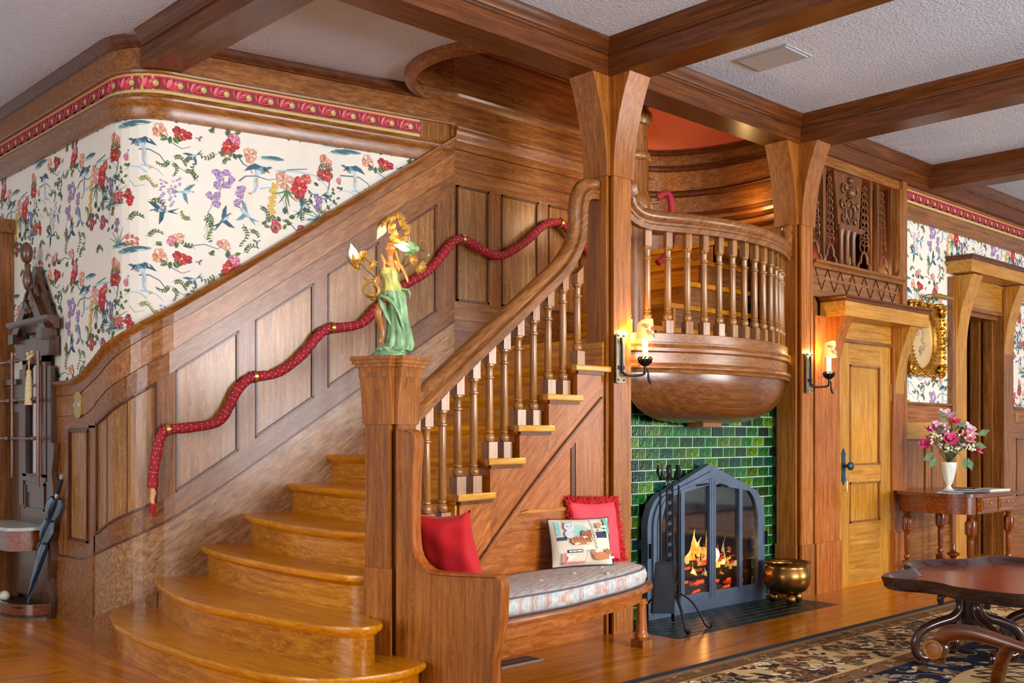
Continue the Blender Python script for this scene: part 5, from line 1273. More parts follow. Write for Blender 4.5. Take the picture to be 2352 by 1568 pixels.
    def mound(px, py, w_=.11): x, y = U(px, py); return [(ell(x, y, w_, .013, .02, 12), (98, 140, 146)), (ell(x + .01, y + .006, w_ * .6, .010, 0, 10), (64, 108, 118)), (ell(x - .03, y - .012, w_ * .8, .004, 0, 8), (178, 202, 204))]
    o += mound(752, 460) + mound(320, 568, .10) + mound(282, 558, .08) + mound(630, 322, .08) + mound(300, 282, .07)
    for k in range(16): o += bloom(*U(772 + 14 * math.sin(k * 2.1), 446 + 9 * math.cos(k * 1.7)), .011, [(200, 56, 70), (226, 110, 110)], 5, k)
    for k in range(12): o += bloom(*U(312 + 14 * math.sin(k * 2.1), 548 + 10 * math.cos(k * 1.7)), .011, [(206, 64, 60), (232, 150, 110)], 5, k)
    o += bloom(*U(270, 505), .026, [(142, 116, 170)], 4) + bloom(*U(268, 522), .02, [(126, 100, 156)], 4)
    for a in (.7, 1.2, 1.7, 2.2, 2.6): o += stroke([(U(274, 556)[0] + math.cos(a) * .11 * q, U(274, 556)[1] + math.sin(a) * .13 * q - .02 * q * q) for q in (0, .4, .8, 1.1)], .007, .002, (120, 150, 130))
    o += swallow(*U(518, 482), .125, .7, -1, (70, 118, 138), (44, 84, 100)) + swallow(*U(562, 462), .12, -.6, 1, (160, 190, 208), (110, 146, 164)) + sprig(*U(560, 490), 8, .14, -1.4, r) + sprig(*U(575, 500), 5, .07, -.7, r)
    o += sprig(*U(440, 495), 6, .07, 2.6, r, [(142, 150, 72)]) + sprig(*U(425, 360), 5, .05, .5, r)
    o += bloom(*U(638, 488), .040, [(206, 80, 80), (190, 50, 62)], 7, 0) + bloom(*U(638, 490), .022, [(222, 120, 110)], 6, .5) + bloom(*U(700, 494), .042, [(190, 80, 130), (170, 60, 110)], 5, .4) + br([(654, 470), (676, 480), (690, 494)], .006, .003)
    for k in range(8): o += leaf(*U(640 + 24 * math.cos(k * .8), 480 + 18 * math.sin(k * .8)), .04, .022, k * .8 + .4, GR[k % 4])
    o += leaf(*U(660, 455), .05, .03, 1.6, GR[2]) + leaf(*U(670, 462), .045, .03, .3, GR[0])
    o += bloom(*U(410, 540), .044, PE, 5, .8, .8) + bloom(*U(395, 550), .024, PK, 5) + bloom(*U(516, 545), .044, PE, 5, .3, .8) + bloom(*U(540, 580), .04, PK, 5, .2)
    for k in range(5): o += leaf(*U(398 + 26 * math.cos(k * 1.25), 556 + 8 * math.sin(k * 1.25)), .042, .022, k * 1.25, GR[k % 4])
    for k in range(5): o += leaf(*U(514 + 26 * math.cos(k * 1.25), 566 + 10 * math.sin(k * 1.25)), .042, .022, k * 1.25 + .3, GR[(k + 1) % 4])
    o += sprig(*U(470, 480), 9, .16, -1.1, r, GR, .022) + sprig(*U(600, 440), 7, .10, -.9, r, GR, .02) + sprig(*U(345, 540), 6, .09, .4, r, GR, .02) + sprig(*U(700, 470), 6, .09, 1.2, r, GR, .022)
    for k in range(8): o += stroke([(U(480, 500)[0] + .03 * math.sin(t + k), U(480, 500)[1] - .016 * t) for t in range(7)], .002, .001, (130, 150, 96)) if k % 3 == 0 else []
    o += swallow(*U(590, 530), .04, .4, 1) + swallow(*U(460, 300), .035, 0, -1)
    return o
TP = tile_print()
def paper(mb, F, s0, s1, zmin, zmax, us, vs_, k0=0, hide=None):
    k = 0
    for i in range(int(math.floor((s0 - us) / 1.4)) - 1, int(math.ceil((s1 - us) / 1.4)) + 1):
        for j in range(int(math.floor((zmin - vs_) / .78)) - 2, int(math.ceil((zmax - vs_) / .78)) + 1):
            for q, (pts, col) in enumerate(TP):
                cx = sum(p[0] for p in pts) / len(pts) + us + 1.4 * i; cz = sum(p[1] for p in pts) / len(pts) + vs_ + .78 * j
                if not (s0 < cx < s1 and zmin < cz < zmax) or (hide and hide(cx, cz)): continue
                P2 = [(min(max(a + us + 1.4 * i, s0), s1), min(max(b + vs_ + .78 * j, zmin - .02), zmax + .01)) for a, b in pts]
                mb.add([F(a, b, .0008 + .0000022 * q) for a, b in P2], [list(range(len(pts)))], col)
PR = printed()
mb = MB(); paper(mb, lambda s, z, d: (*WP(s, d), z), -2.9, 1.80, 1.5, 3.235, -.287, 2.055, hide=lambda s, z: z < interp(tL0, s) - .03)
mb.build('wallpaper_print', PR, wall_stair, kind='stuff')
mb = MB(); paper(mb, lambda s, z, d: (s, WY - d, z), 9.02, 13.2, 1.53, 3.235, 9.1, 1.55, hide=lambda s, z: 10.05 < s < 11.5 and z < 2.75)
mb.build('wallpaper_print', PR, wr, kind='stuff')
# acanthus border
def border(mb, F, s0, s1, z0, step=.146):
    n = int((s1 - s0) / step)
    for i in range(n + 1):
        a, b = s0 + i * step, min(s0 + (i + 1) * step, s1)
        if b - a < .02: continue
        for lo, hi, c in ((.0, .020, (206, 178, 112)), (.020, .026, (120, 90, 50)), (.026, .104, (136, 32, 44)), (.104, .112, (206, 80, 88)), (.112, .125, (204, 168, 92))):
            for k in range(2): q = (b - a) / 2; mb.add([F(a + q * k, z0 + lo, .0012), F(a + q * (k + 1), z0 + lo, .0012), F(a + q * (k + 1), z0 + hi, .0012), F(a + q * k, z0 + hi, .0012)], [(0, 1, 2, 3)], c)
        def put(P_, c, d): mb.add([F(min(a + u, s1), z0 + v, d) for u, v in P_], [list(range(len(P_)))], c)
        for k in range(11): put(ell(.006 + .0132 * k, .024, .0035, .0035, 0, 6), (214, 188, 120), .0018)
        R1, R2, R3 = (218, 70, 84), (196, 48, 64), (234, 112, 118)
        for k, (x, y, l, w_, an) in enumerate([(.03, .036, .062, .026, .75), (.034, .04, .066, .024, .45), (.026, .04, .06, .022, 1.15), (.02, .05, .046, .02, 1.7), (.04, .036, .056, .02, .1), (.052, .07, .046, .02, .3), (.058, .092, .04, .012, -.2)]):
            for (P_, c) in leaf(x * 1.45, y, l * 1.3, w_ * 1.25, an, (R1, R2, R3)[k % 3]): put([(a_, min(max(b_, .027), .103)) for a_, b_ in P_], c, .0016 + k * .00005)
        put(ell(.118, .064, .022, .0225, 0, 12), (110, 60, 40), .0021); put(ell(.118, .065, .019, .0195, 0, 12), (190, 160, 92), .0023); put(ell(.114, .070, .009, .009, 0, 8), (216, 194, 130), .0025)
mb = MB(); border(mb, lambda s, z, d: (*WP(s, .006 + d), z), -3.0, LF - .035, 3.37); mb.build('border_print', PR, wall_stair, kind='stuff')
mb = MB(); border(mb, lambda s, z, d: (s, WY - .006 - d, z), 9.03, 13.0, 3.37); mb.build('border_print', PR, wr, kind='stuff')

# ================================================================== ROPE
rope = thing('banister_rope', 'padded red fabric wall rope draped between brass brackets up the stairs', 'rope', (*WP(.5, .06), 1.6))
RC = [(-.117, .93), (-.114, 1.0), (-.102, 1.115), (-.085, 1.22), (-.055, 1.283), (.0, 1.293), (.11, 1.305), (.247, 1.333), (.32, 1.42), (.38, 1.54), (.459, 1.617), (.53, 1.634), (.62, 1.65), (.708, 1.696), (.79, 1.76), (.86, 1.832), (.93, 1.92), (1.0, 1.968), (1.06, 1.975), (1.237, 2.013), (1.351, 2.125), (1.46, 2.22), (1.552, 2.29), (1.706, 2.385), (1.80, 2.46), (1.90, 2.585), (1.971, 2.654), (2.031, 2.668), (2.10, 2.65), (2.2, 2.618), (2.32, 2.59), (2.419, 2.6), (2.54, 2.66), (2.647, 2.723), (2.78, 2.83), (2.884, 2.896), (2.98, 2.925), (3.055, 2.92), (3.181, 2.85), (3.3, 2.77), (3.45, 2.72)]
rp = cr2([(*WP(s, .075), z) for s, z in RC], 4); nR = len(rp)
rad = [.0315 * (1 + .05 * math.sin(i * .9) + .03 * math.sin(i * 2.3)) for i in range(nR)]
CL_ = plain('red_damask', (160, 20, 38), .7, var=.22, vscale=26)
MB().tube(rp, rad, 14).build('rope_body', CL_, rope, 60)
mb = MB(); acc = 0; kk = 0
for i in range(1, nR):
    a, b = Vector(rp[i - 1]), Vector(rp[i]); L_ = (b - a).length; t = (b - a).normalized(); e = t.cross(Vector((0, 0, 1)) if abs(t.z) < .9 else Vector((0, -1, 0))).normalized(); g = t.cross(e)
    acc += L_
    while acc > .024:
        acc -= .024; kk += 1
        for q in range(6):
            an = (q + .5 * (kk % 2)) * PI / 3; dn = e * math.cos(an) + g * math.sin(an); p = b + dn * .0335; tt = t.cross(dn)
            mb.add([p - t * .0042, p - tt * .0042, p + t * .0042, p + tt * .0042], [(0, 1, 2, 3)])
mb.build('woven_dots', plain('gold_thread', (226, 178, 150), .6), rope, kind='stuff')
brass = plain('brass', (206, 172, 96), .3, .9)
for s, z in ((-.045, 1.287), (.50, 1.628), (1.02, 1.972), (2.01, 2.664), (3.03, 2.925)):
    c = Vector((*WP(s, .075), z)); w0 = Vector((*WP(s, .012), z + .01)); n_ = (c - w0).normalized()
    j = min(range(nR), key=lambda k: (Vector(rp[k]) - c).length); t = (Vector(rp[min(j + 1, nR - 1)]) - Vector(rp[max(j - 1, 0)])).normalized(); e = t.cross(n_).normalized(); g = e.cross(t)
    m = MB(); ring_ = [(-.011, .036), (.011, .036), (.011, .040), (-.011, .040)]; vs = []; fs = []
    for k in range(20):
        a = 2 * PI * k / 20
        for ax_, r_ in ring_: vs.append(Vector(rp[j]) + t * ax_ + (e * math.cos(a) + g * math.sin(a)) * r_)
    for k in range(20):
        for q in range(4): fs.append((k * 4 + q, ((k + 1) % 20) * 4 + q, ((k + 1) % 20) * 4 + (q + 1) % 4, k * 4 + (q + 1) % 4))
    m.add(vs, fs); m.tube([tuple(w0 + e * .0), tuple(Vector(rp[j]) - n_ * .035)], .008, 8); m.lathe([(.03, 0), (.028, .006), (.012, .014), (.001, .015)], w0, 12, Matrix(((1, 0, 0), (0, 1, 0), (0, 0, 1))).to_4x4() @ n_.to_track_quat('Z', 'Y').to_matrix().to_4x4())
    m.build('bracket', brass, rope, 50)
e0 = Vector(rp[0])
MB().tube([tuple(e0), tuple(e0 + Vector((.004, 0, -.03))), tuple(e0 + Vector((-.004, 0, -.075))), tuple(e0 + Vector((.002, 0, -.10)))], [.014, .019, .015, .012], 8).build('tassel_cord', plain('tassel_gold', (222, 168, 112), .8, var=.3, vscale=60), rope, 50)
m = MB(); r = random.Random(2)
for _ in range(36): p = e0 + Vector((r.uniform(-.012, .012), r.uniform(-.012, .012), -.095)); m.bar(p, p + Vector((r.uniform(-.016, .02), r.uniform(-.012, .008), -r.uniform(.04, .085))), .003, .003)
m.build('tassel_fringe', plain('tassel_red', (188, 44, 44), .8), rope, kind='stuff')
dr = thing('drum_rope', 'short red fabric rope hanging beside the banded drum above the balcony', 'rope', (6.06, 4.83, 2.9))
MB().tube(cr2([(6.02, 4.80, 2.98), (6.075, 4.76, 3.01), (6.10, 4.74, 2.96), (6.11, 4.74, 2.85), (6.11, 4.74, 2.7), (6.08, 4.75, 2.58), (6.0, 4.78, 2.5)], 3), .027, 10).build('rope_body', CL_, dr, 60)
MB().tube([(5.99, 4.84, 2.94), (6.04, 4.79, 2.95)], .012, 8).build('bracket', brass, dr, 50)

# ================================================================== STATUE LAMP
LC = Vector((NC[0] + .0, NC[1] + .0, 1.635)); LR = Vector((.7247, -.689, 0)); LFw = Vector((-.689, -.7247, 0))
def L3(px, py, dep=0.0): return LC + LR * ((px - 893) * .00216) + Vector((0, 0, (818 - py) * .00216)) + LFw * dep
lamp = thing('figure_lamp', 'painted figural lamp of a draped lady with a lyre and flower bulbs, on the newel', 'lamp', tuple(LC))
GRN = plain('verdigris', (124, 160, 112), .45, .1, var=.35, vscale=22); GOLD = plain('gilt_paint', (172, 126, 50), .4, .45, var=.25, vscale=30); SKIN = plain('bronze_skin', (176, 116, 66), .4, .2, var=.2, vscale=16)
def skin(name, verts, edges, rads, mat, parent, sub=2, root=0):
    me = bpy.data.meshes.new(name); me.from_pydata([tuple(Vector(v) - POS[parent.name]) for v in verts], edges, []); me.materials.append(mat)
    o = bpy.data.objects.new(name, me); C.objects.link(o); o.parent = parent
    md = o.modifiers.new('skin', 'SKIN')
    me.skin_vertices.new() if not me.skin_vertices else None
    for i, rr in enumerate(rads):
        sv = me.skin_vertices[0].data[i]; sv.radius = (rr, rr) if not isinstance(rr, tuple) else rr
        sv.use_root = (i == root)
    md.use_smooth_shade = True; s2 = o.modifiers.new('sub', 'SUBSURF'); s2.levels = sub; s2.render_levels = sub
    return o
# body: one continuous skin from head to feet with both arms
V_ = [L3(896, 690), L3(896, 670), L3(896, 650), L3(894, 632, .01), L3(892, 614, .02), L3(892, 602, .012), L3(893, 592, .012), L3(893, 583, .016), L3(894, 572, .02), L3(895, 562, .014),
      L3(879, 612, .01), L3(868, 632, .015), L3(864, 652, .03), L3(858, 660, .045),
      L3(907, 608, .01), L3(918, 622, .02), L3(898, 616, .05), L3(886, 606, .06),
      L3(884, 690, .02), L3(874, 704, .05), L3(867, 720, .06), L3(872, 745, .03), L3(877, 768, .02), L3(875, 776, .03), L3(869, 786, .055),
      L3(903, 700, 0), L3(905, 730, 0), L3(898, 765, .01), L3(893, 784, .03), L3(890, 792, .06)]
E_ = [(0, 1), (1, 2), (2, 3), (3, 4), (4, 5), (5, 6), (6, 7), (7, 8), (8, 9), (4, 10), (10, 11), (11, 12), (12, 13), (4, 14), (14, 15), (15, 16), (16, 17), (0, 18), (18, 19), (19, 20), (20, 21), (21, 22), (22, 23), (23, 24), (0, 25), (25, 26), (26, 27), (27, 28), (28, 29)]
RD_ = [.040, .042, .034, .036, .040, .026, .014, .016, .032, .027, .018, .014, .012, .011, .018, .014, .011, .010, .034, .028, .022, .019, .012, .012, .008, .03, .024, .016, .012, .009]
skin('body', V_, E_, RD_, SKIN, lamp)
hr = MB()
r = random.Random(8)
for k in range(60):
    a = r.uniform(0, 2 * PI); b = r.uniform(.15, 1); p = L3(896 + 11 * math.cos(a) * (1 - .3 * b), 564 - 7 * b + 5 * r.random(), -.006 + .022 * math.sin(a))
    hr.ball(p, .010 + .004 * r.random(), 7, 5)
for k in range(10): hr.ball(L3(903 + k * 1.1, 572 + k * 3.6, .012), .009, 7, 5)
hr.build('hair', GOLD, lamp, 60)
fc = MB(); fc.ball(L3(891, 574, .055), .0045, 6, 4); 
for dx in (-4, 4): fc.ball(L3(891 + dx, 569, .046), .003, 6, 4)
fc.ball(L3(891, 579, .048), .004, 6, 4, .5)
fc.build('face_features', plain('face_shade', (120, 70, 40), .5), lamp, 60)
# dress: pleated bodice and a skirt sweeping to the right
def cloth(rows, amp, nseg=40, k=9, gap=None):
    vs = []; R_n = len(rows)
    for j, (px, py, dep, rx, ry) in enumerate(rows):
        c = L3(px, py, dep)
        for i in range(nseg):
            a = 2 * PI * i / nseg; f = 1 + amp * (.3 + j / R_n) * math.sin(k * a + j * .55) + .4 * amp * math.sin((k + 6) * a - j * .4)
            p = c + LR * math.cos(a) * rx * f + LFw * math.sin(a) * ry * f
            vs.append(p)
    fs = [(j * nseg + i, j * nseg + (i + 1) % nseg, (j + 1) * nseg + (i + 1) % nseg, (j + 1) * nseg + i) for j in range(R_n - 1) for i in range(nseg)]
    return vs, fs
vs, fs = cloth([(893, 609, .016, .030, .030), (893, 618, .018, .046, .046), (892, 630, .016, .046, .044), (894, 642, .012, .040, .038), (896, 652, .01, .043, .040), (897, 664, .008, .052, .046), (898, 676, .006, .055, .05)], .06, 44, 11)
MB().add(vs, fs).build('bodice', plain('gilt_green', (186, 180, 96), .4, .3, var=.35, vscale=28), lamp, 70)
vs, fs = cloth([(898, 668, .008, .056, .050), (901, 682, .006, .056, .050), (905, 700, .002, .052, .05), (908, 722, 0, .052, .05), (911, 745, 0, .053, .05), (913, 768, 0, .058, .055), (912, 788, 0, .066, .06), (909, 802, 0, .064, .058)], .14, 56, 8)
MB().add(vs, fs).build('skirt', GRN, lamp, 70)
m = MB(); m.tube([L3(866, 690, .05), L3(878, 682, .075), L3(892, 688, .08), L3(905, 700, .07), L3(916, 722, .06), L3(924, 752, .04), L3(928, 780, .02)], [.006, .014, .018, .018, .016, .014, .010], 8, .6)
m.tube([L3(874, 690, .06), L3(880, 706, .07), L3(888, 726, .06), L3(896, 744, .05)], [.016, .018, .014, .006], 8, .5)
m.tube([L3(912, 655, 0), L3(922, 664, .02), L3(934, 664, .02), L3(939, 674, .02), L3(937, 682, .01)], [.010, .014, .014, .010, .003], 8, .5)
m.build('sash', GRN, lamp, 60)
m = MB(); m.tube([L3(909, 602, .02), L3(918, 612, .03), L3(926, 626, .03), L3(932, 640, .03), L3(934, 648, .03)], [.012, .015, .013, .010, .004], 8, .6); m.tube([L3(905, 600, .03), L3(912, 616, .045), L3(914, 624, .04)], [.008, .012, .004], 8)
m.tube([L3(874, 584, .03), L3(879, 596, .04), L3(884, 608, .05), L3(880, 622, .05)], [.004, .010, .013, .010], 8, .6)
m.build('scarf', plain('scarf_gilt', (204, 140, 74), .4, .3, var=.3, vscale=30), lamp, 60)
m = MB()
r = random.Random(3); m.lathe([(.001, 0), (.075, 0), (.078, .012), (.070, .03), (.055, .045), (.001, .058)], L3(893, 818), 26)
for k in range(26): a = r.uniform(0, 2 * PI); m.ball(LC + Vector((.06 * math.cos(a), .06 * math.sin(a), .015 + .03 * r.random())), .014 + .008 * r.random(), 7, 5, .7)
m.build('rocky_base', GRN, lamp, 60)
# lyre
m = MB(); yz = .07
for sg in (-1, 1):
    P_ = [(853 + sg * 3, 684), (853 + sg * 12, 679), (853 + sg * 17, 668), (853 + sg * 12, 656), (853 + sg * 8, 648), (853 + sg * 14, 638)]
    m.tube([L3(x, y, yz) for x, y in cr2(P_, 3)], .0075, 7)
m.tube([L3(841, 651, yz), L3(865, 648, yz)], .005, 6); m.tube([L3(842, 645, yz), L3(866, 642, yz)], .004, 6); m.ball(L3(853, 680, yz), .024, 10, 7, .5); m.ball(L3(857, 688, yz), .016, 8, 6, .5)
for k in range(5): m.tube([L3(846 + k * 3.6, 650, yz), L3(847 + k * 3, 674, yz)], .0013, 4)
m.build('lyre', GOLD, lamp, 50)
# stems, leaves, bulbs
st = plain('dark_stem', (112, 112, 92), .4, .5)
m = MB()
m.tube(cr2([L3(866, 650, .02), L3(856, 634, .03), L3(842, 622, .05), L3(832, 610, .06), L3(822, 606, .06)], 3), .0035, 6)
m.tube(cr2([L3(860, 640, .03), L3(857, 620, .03), L3(848, 604, .05), L3(838, 594, .06), L3(832, 585, .06)], 3), .003, 6)
m.tube(cr2([L3(912, 620, -.02), L3(920, 600, -.02), L3(928, 580, -.01), L3(935, 552, 0), L3(932, 528, 0), L3(920, 512, .01), L3(905, 497, .02), L3(893, 494, .02), L3(886, 503, .02)], 3), .0055, 6)
m.tube(cr2([L3(916, 616, -.02), L3(932, 604, 0), L3(945, 597, .02), L3(962, 596, .03), L3(976, 592, .03), L3(981, 584, .03), L3(972, 576, .03), L3(962, 574, .03)], 3), .004, 6)
m.build('stems', st, lamp, 50)
def lamp_leaf(m, p, s, a, tilt=.4):
    c, q = math.cos(a), math.sin(a)
    s = s * .82
    for k in range(5):
        b = a + (k - 2) * .45; tip = p + LR * math.cos(b) * s + Vector((0, 0, math.sin(b) * s)) + LFw * (tilt * s * .5); sd = (LR * -math.sin(b) + Vector((0, 0, math.cos(b)))) * s * .3
        md = p.lerp(tip, .55) + LFw * s * .18
        m.add([p, md - sd, tip, md + sd, md - LFw * s * .1], [(0, 1, 3), (1, 2, 3), (0, 4, 1), (1, 4, 2), (2, 4, 3), (3, 4, 0)])
m = MB()
for px, py, s, a in ((905, 508, .045, 2.4), (912, 506, .05, .6), (906, 528, .05, 2.8), (916, 520, .05, .4), (914, 540, .055, 3.4), (926, 528, .045, -.2), (908, 545, .045, 4.2), (921, 546, .045, 5.2), (902, 502, .03, 3.6), (824, 610, .045, 3.6), (832, 602, .05, 1.4), (836, 590, .04, 2.2), (848, 604, .05, 5.4), (944, 600, .04, 1.0), (958, 610, .055, 5.6), (952, 598, .04, 3.5)): lamp_leaf(m, L3(px, py, .04), s, a)
m.build('leaves', GOLD, lamp)
def flower_socket(base, d, nm):
    """bell of petals round a lamp socket; d points along the bulb"""
    d = d.normalized(); M = d.to_track_quat('Z', 'Y').to_matrix().to_4x4(); m = MB()
    m.lathe([(.001, -.035), (.012, -.032), (.017, -.02), (.018, 0), (.014, .012)], base, 12, M)
    for k in range(6):
        a = k * PI / 3; e = M @ Vector((math.cos(a), math.sin(a), 0)); f = M @ Vector((-math.sin(a), math.cos(a), 0))
        p0 = base - d * .028 + e * .014; p1 = base + d * .005 + e * .03; p2 = base + d * .04 + e * .042
        m.add([p0, p1 - f * .014, p2, p1 + f * .014, p1 + e * .004], [(0, 1, 4), (1, 2, 4), (2, 3, 4), (3, 0, 4)])
    m.build('flower_socket', GOLD if nm else plain('verdigris', (124, 160, 112)), lamp)
def bulb_at(base, d, on, par):
    d = d.normalized(); M = d.to_track_quat('Z', 'Y').to_matrix().to_4x4()
    mat = plain('lit_bulb', (255, 232, 180), .3, emit=(255, 226, 165), estr=6) if on else plain('flame_bulb', (226, 214, 168), .15, emit=(255, 220, 150), estr=.1, coat=.5)
    MB().lathe([(.010, .0), (.013, .01), (.0215, .03), (.0225, .042), (.018, .058), (.009, .074), (.004, .086), (.001, .092)], base, 14, M).build('bulb', mat, par, 60)
for (px, py), (dx, dz), on, g in (((816, 603), (-.25, 1), True, 1), ((945, 572), (-1, .18), True, 0), ((885, 514), (-.55, -1), False, 1)):
    b = L3(px, py, .05); d = LR * dx + Vector((0, 0, dz)); flower_socket(b, d, g); bulb_at(b, d, on, lamp)
light('bulb_light', 'POINT', tuple(L3(806, 566, .10)), 1.0, (1, .72, .38), .02)
light('bulb_light', 'POINT', tuple(L3(912, 560, .14)), .8, (1, .72, .38), .02)

# ================================================================== SCONCES
def sconce(x, y, lab, ax=.145):
    t = thing('wall_sconce', lab, 'wall lamp', (x, y, 1.59), 'candle sconces on the posts')
    ir = plain('wrought_iron', (136, 126, 102), .4, .5, var=.25)
    MB().prism([(-.042, -.0), (-.036, -.006), (.036, -.006), (.042, 0), (.042, .30), (.036, .306), (-.036, .306), (-.042, .30)], lambda u, v, d: (x + u, y - d, 1.587 + v), 0, .008).build('back_plate', ir, t)
    m = MB(); m.tube([(x - .01, y - .02, 1.865), (x - .012, y - .02, 1.84), (x, y - .016, 1.81), (x, y - .018, 1.68), (x, y - .02, 1.64)], [.008, .010, .006, .008, .008], 8)
    m.tube(cr2([(x, y - .02, 1.65), (x + .02, y - .04, 1.63), (x + ax * .6, y - .07, 1.63), (x + ax, y - .075, 1.64), (x + ax + .01, y - .075, 1.67), (x + ax + .012, y - .075, 1.70)], 3), .0085, 8)
    m.tube(cr2([(x + ax + .01, y - .075, 1.68), (x + ax + .035, y - .078, 1.665), (x + ax + .04, y - .08, 1.62), (x + ax + .048, y - .085, 1.59), (x + ax + .06, y - .085, 1.575)], 3), [.006] * 6 + [.009] * 4 + [.003] * 3, 8)
    for dx in (-.028, .028):
        for dz in (.012, .29): m.ball((x + dx, y - .01, 1.588 + dz), .006, 8, 5)
    m.box(x - .03, x + .03, y - .014, y - .006, 1.665, 1.69); m.build('arm', plain('dark_iron', (44, 38, 34), .4, .7), t, 50)
    c = (x + ax + .012, y - .075)
    m = MB(); m.lathe([(.008, 1.69), (.02, 1.70), (.038, 1.715), (.044, 1.735), (.038, 1.73), (.012, 1.712)], (*c, 0), 12)
    for k in range(10): a = k * PI / 5; m.tube([(c[0] + .012 * math.cos(a), c[1] + .012 * math.sin(a), 1.695), (c[0] + .04 * math.cos(a), c[1] + .04 * math.sin(a), 1.715), (c[0] + .045 * math.cos(a), c[1] + .045 * math.sin(a), 1.74), (c[0] + .034 * math.cos(a + .2), c[1] + .034 * math.sin(a + .2), 1.75)], .005, 5)
    m.build('leaf_cup', plain('dark_iron', (44, 38, 34)), t, 50)
    MB().lathe([(.0185, 1.715), (.0185, 1.875), (.005, 1.88)], (*c, 0), 16).build('candle_sleeve', plain('ivory_candle', (250, 236, 206), .5, emit=(255, 220, 160), estr=.9), t, 50)
    sh = MB(); seg = 24; vs = []; fs = []
    for j in range(5):
        q = j / 4
        for i in range(seg + 1):
            a = math.radians(150) + math.radians(240) * i / seg; rr = .060 - .010 * q
            ztop = 1.99 - .028 * (abs(i / seg - .5) * 2) ** 2 ; z = 1.862 + (ztop - 1.862) * q
            vs.append((c[0] + rr * math.cos(a), c[1] + rr * math.sin(a), z))
    sh_pts = vs
    for j in range(4):
        for i in range(seg): fs.append((j * (seg + 1) + i, j * (seg + 1) + i + 1, (j + 1) * (seg + 1) + i + 1, (j + 1) * (seg + 1) + i))
    s_ = sh.add(vs, fs).build('shade', plain('parchment_shade', (246, 212, 132), .6, emit=(255, 196, 90), estr=.55), t, 60)
    def SH(u, v, d): a = math.radians(150) + math.radians(240) * u; rr = .060 - .010 * v + d + .0006; return (c[0] + rr * math.cos(a), c[1] + rr * math.sin(a), 1.862 + .115 * v)
    fl_ = []
    for u, v, c_ in ((.55, .6, (196, 60, 50)), (.7, .4, (186, 44, 48)), (.4, .35, (214, 120, 70)), (.62, .2, (70, 110, 140)), (.8, .75, (200, 80, 60)), (.3, .7, (214, 130, 70))): fl_ += bloom(u, v, .09, [c_, tuple(min(255, k + 30) for k in c_)], 5, u * 9, 1.6)
    for u, v, a in ((.5, .4, 1), (.66, .6, 2.4), (.45, .2, .3), (.75, .2, 1.9)): fl_ += leaf(u, v, .12, .07, a, (110, 120, 70))
    print_on(SH, fl_, .0002).build('painted_flowers', printed('lit_print', .6, .35), s_, kind=None)
    light('sconce_light', 'POINT', (c[0] - .025, y - .055, 1.90), 6.5, (1, .62, .2), .02)
sconce(5.053, 4.325, 'iron candle sconce on the first post, left of the fireplace')
sconce(7.30, 4.325, 'iron candle sconce on the second post, left of the closed door', .16)
# ================================================================== HALL TREE, UMBRELLA
DK = wood('black_walnut', (84, 54, 38), (50, 28, 20), (116, 82, 58), 'z', .3, .1, .4)
TX = 2.685
ht = thing('hall_tree', 'tall carved walnut hall tree with mirror, pegs and marble shelf against the left wall', 'hall tree', (2.6, 7.7, 0))
def HB(y0, y1, z0, z1, d0, d1, name='board', mat=None, par=None): return MB().box(TX - d1, TX - d0, y0, y1, z0, z1).build(name, mat or DK, par or ht)
HB(7.36, 8.9, .05, 1.60, -.02, .0, 'back_board')
HB(7.36, 7.44, .0, 1.84, 0, .03, 'side_stile'); HB(7.90, 7.98, .62, 1.84, 0, .03, 'side_stile')
HB(7.34, 8.0, 1.80, 1.93, -.02, .05, 'frieze_board'); HB(7.44, 7.90, .66, .98, 0, .02, 'lower_panel'); HB(7.50, 7.84, .74, .90, .02, .026, 'raised_panel')
m = MB()
for a in (( 7.48, 7.86, .90, .915), (7.48, 7.86, .725, .74), (7.48, 7.495, .725, .915), (7.845, 7.86, .725, .915)): m.box(TX - .034, TX - .02, *a)
m.build('panel_moulding', DK, ht)
mir, mn, mb_ = base_mat('mirror_glass'); mb_.inputs['Metallic'].default_value = 1; mb_.inputs['Roughness'].default_value = .04; mb_.inputs['Base Color'].default_value = (.62, .66, .66, 1)
HB(7.52, 7.82, .98, 1.76, .012, .016, 'mirror', mir)
m = MB(); m.box(TX - .035, TX, 7.44, 7.52, .96, 1.80); m.box(TX - .035, TX, 7.82, 7.90, .96, 1.80); m.box(TX - .035, TX, 7.44, 7.90, .93, .98); m.box(TX - .035, TX, 7.44, 7.90, 1.76, 1.84)
m.build('mirror_frame', DK, ht)
m = MB(); m.tube([(TX - .036, 7.52, .98), (TX - .036, 7.52, 1.73), (TX - .036, 7.55, 1.76), (TX - .036, 7.79, 1.76), (TX - .036, 7.82, 1.73), (TX - .036, 7.82, .98), (TX - .036, 7.52, .98)], .009, 6); m.build('mirror_bead', MAHOG(), ht, 50)
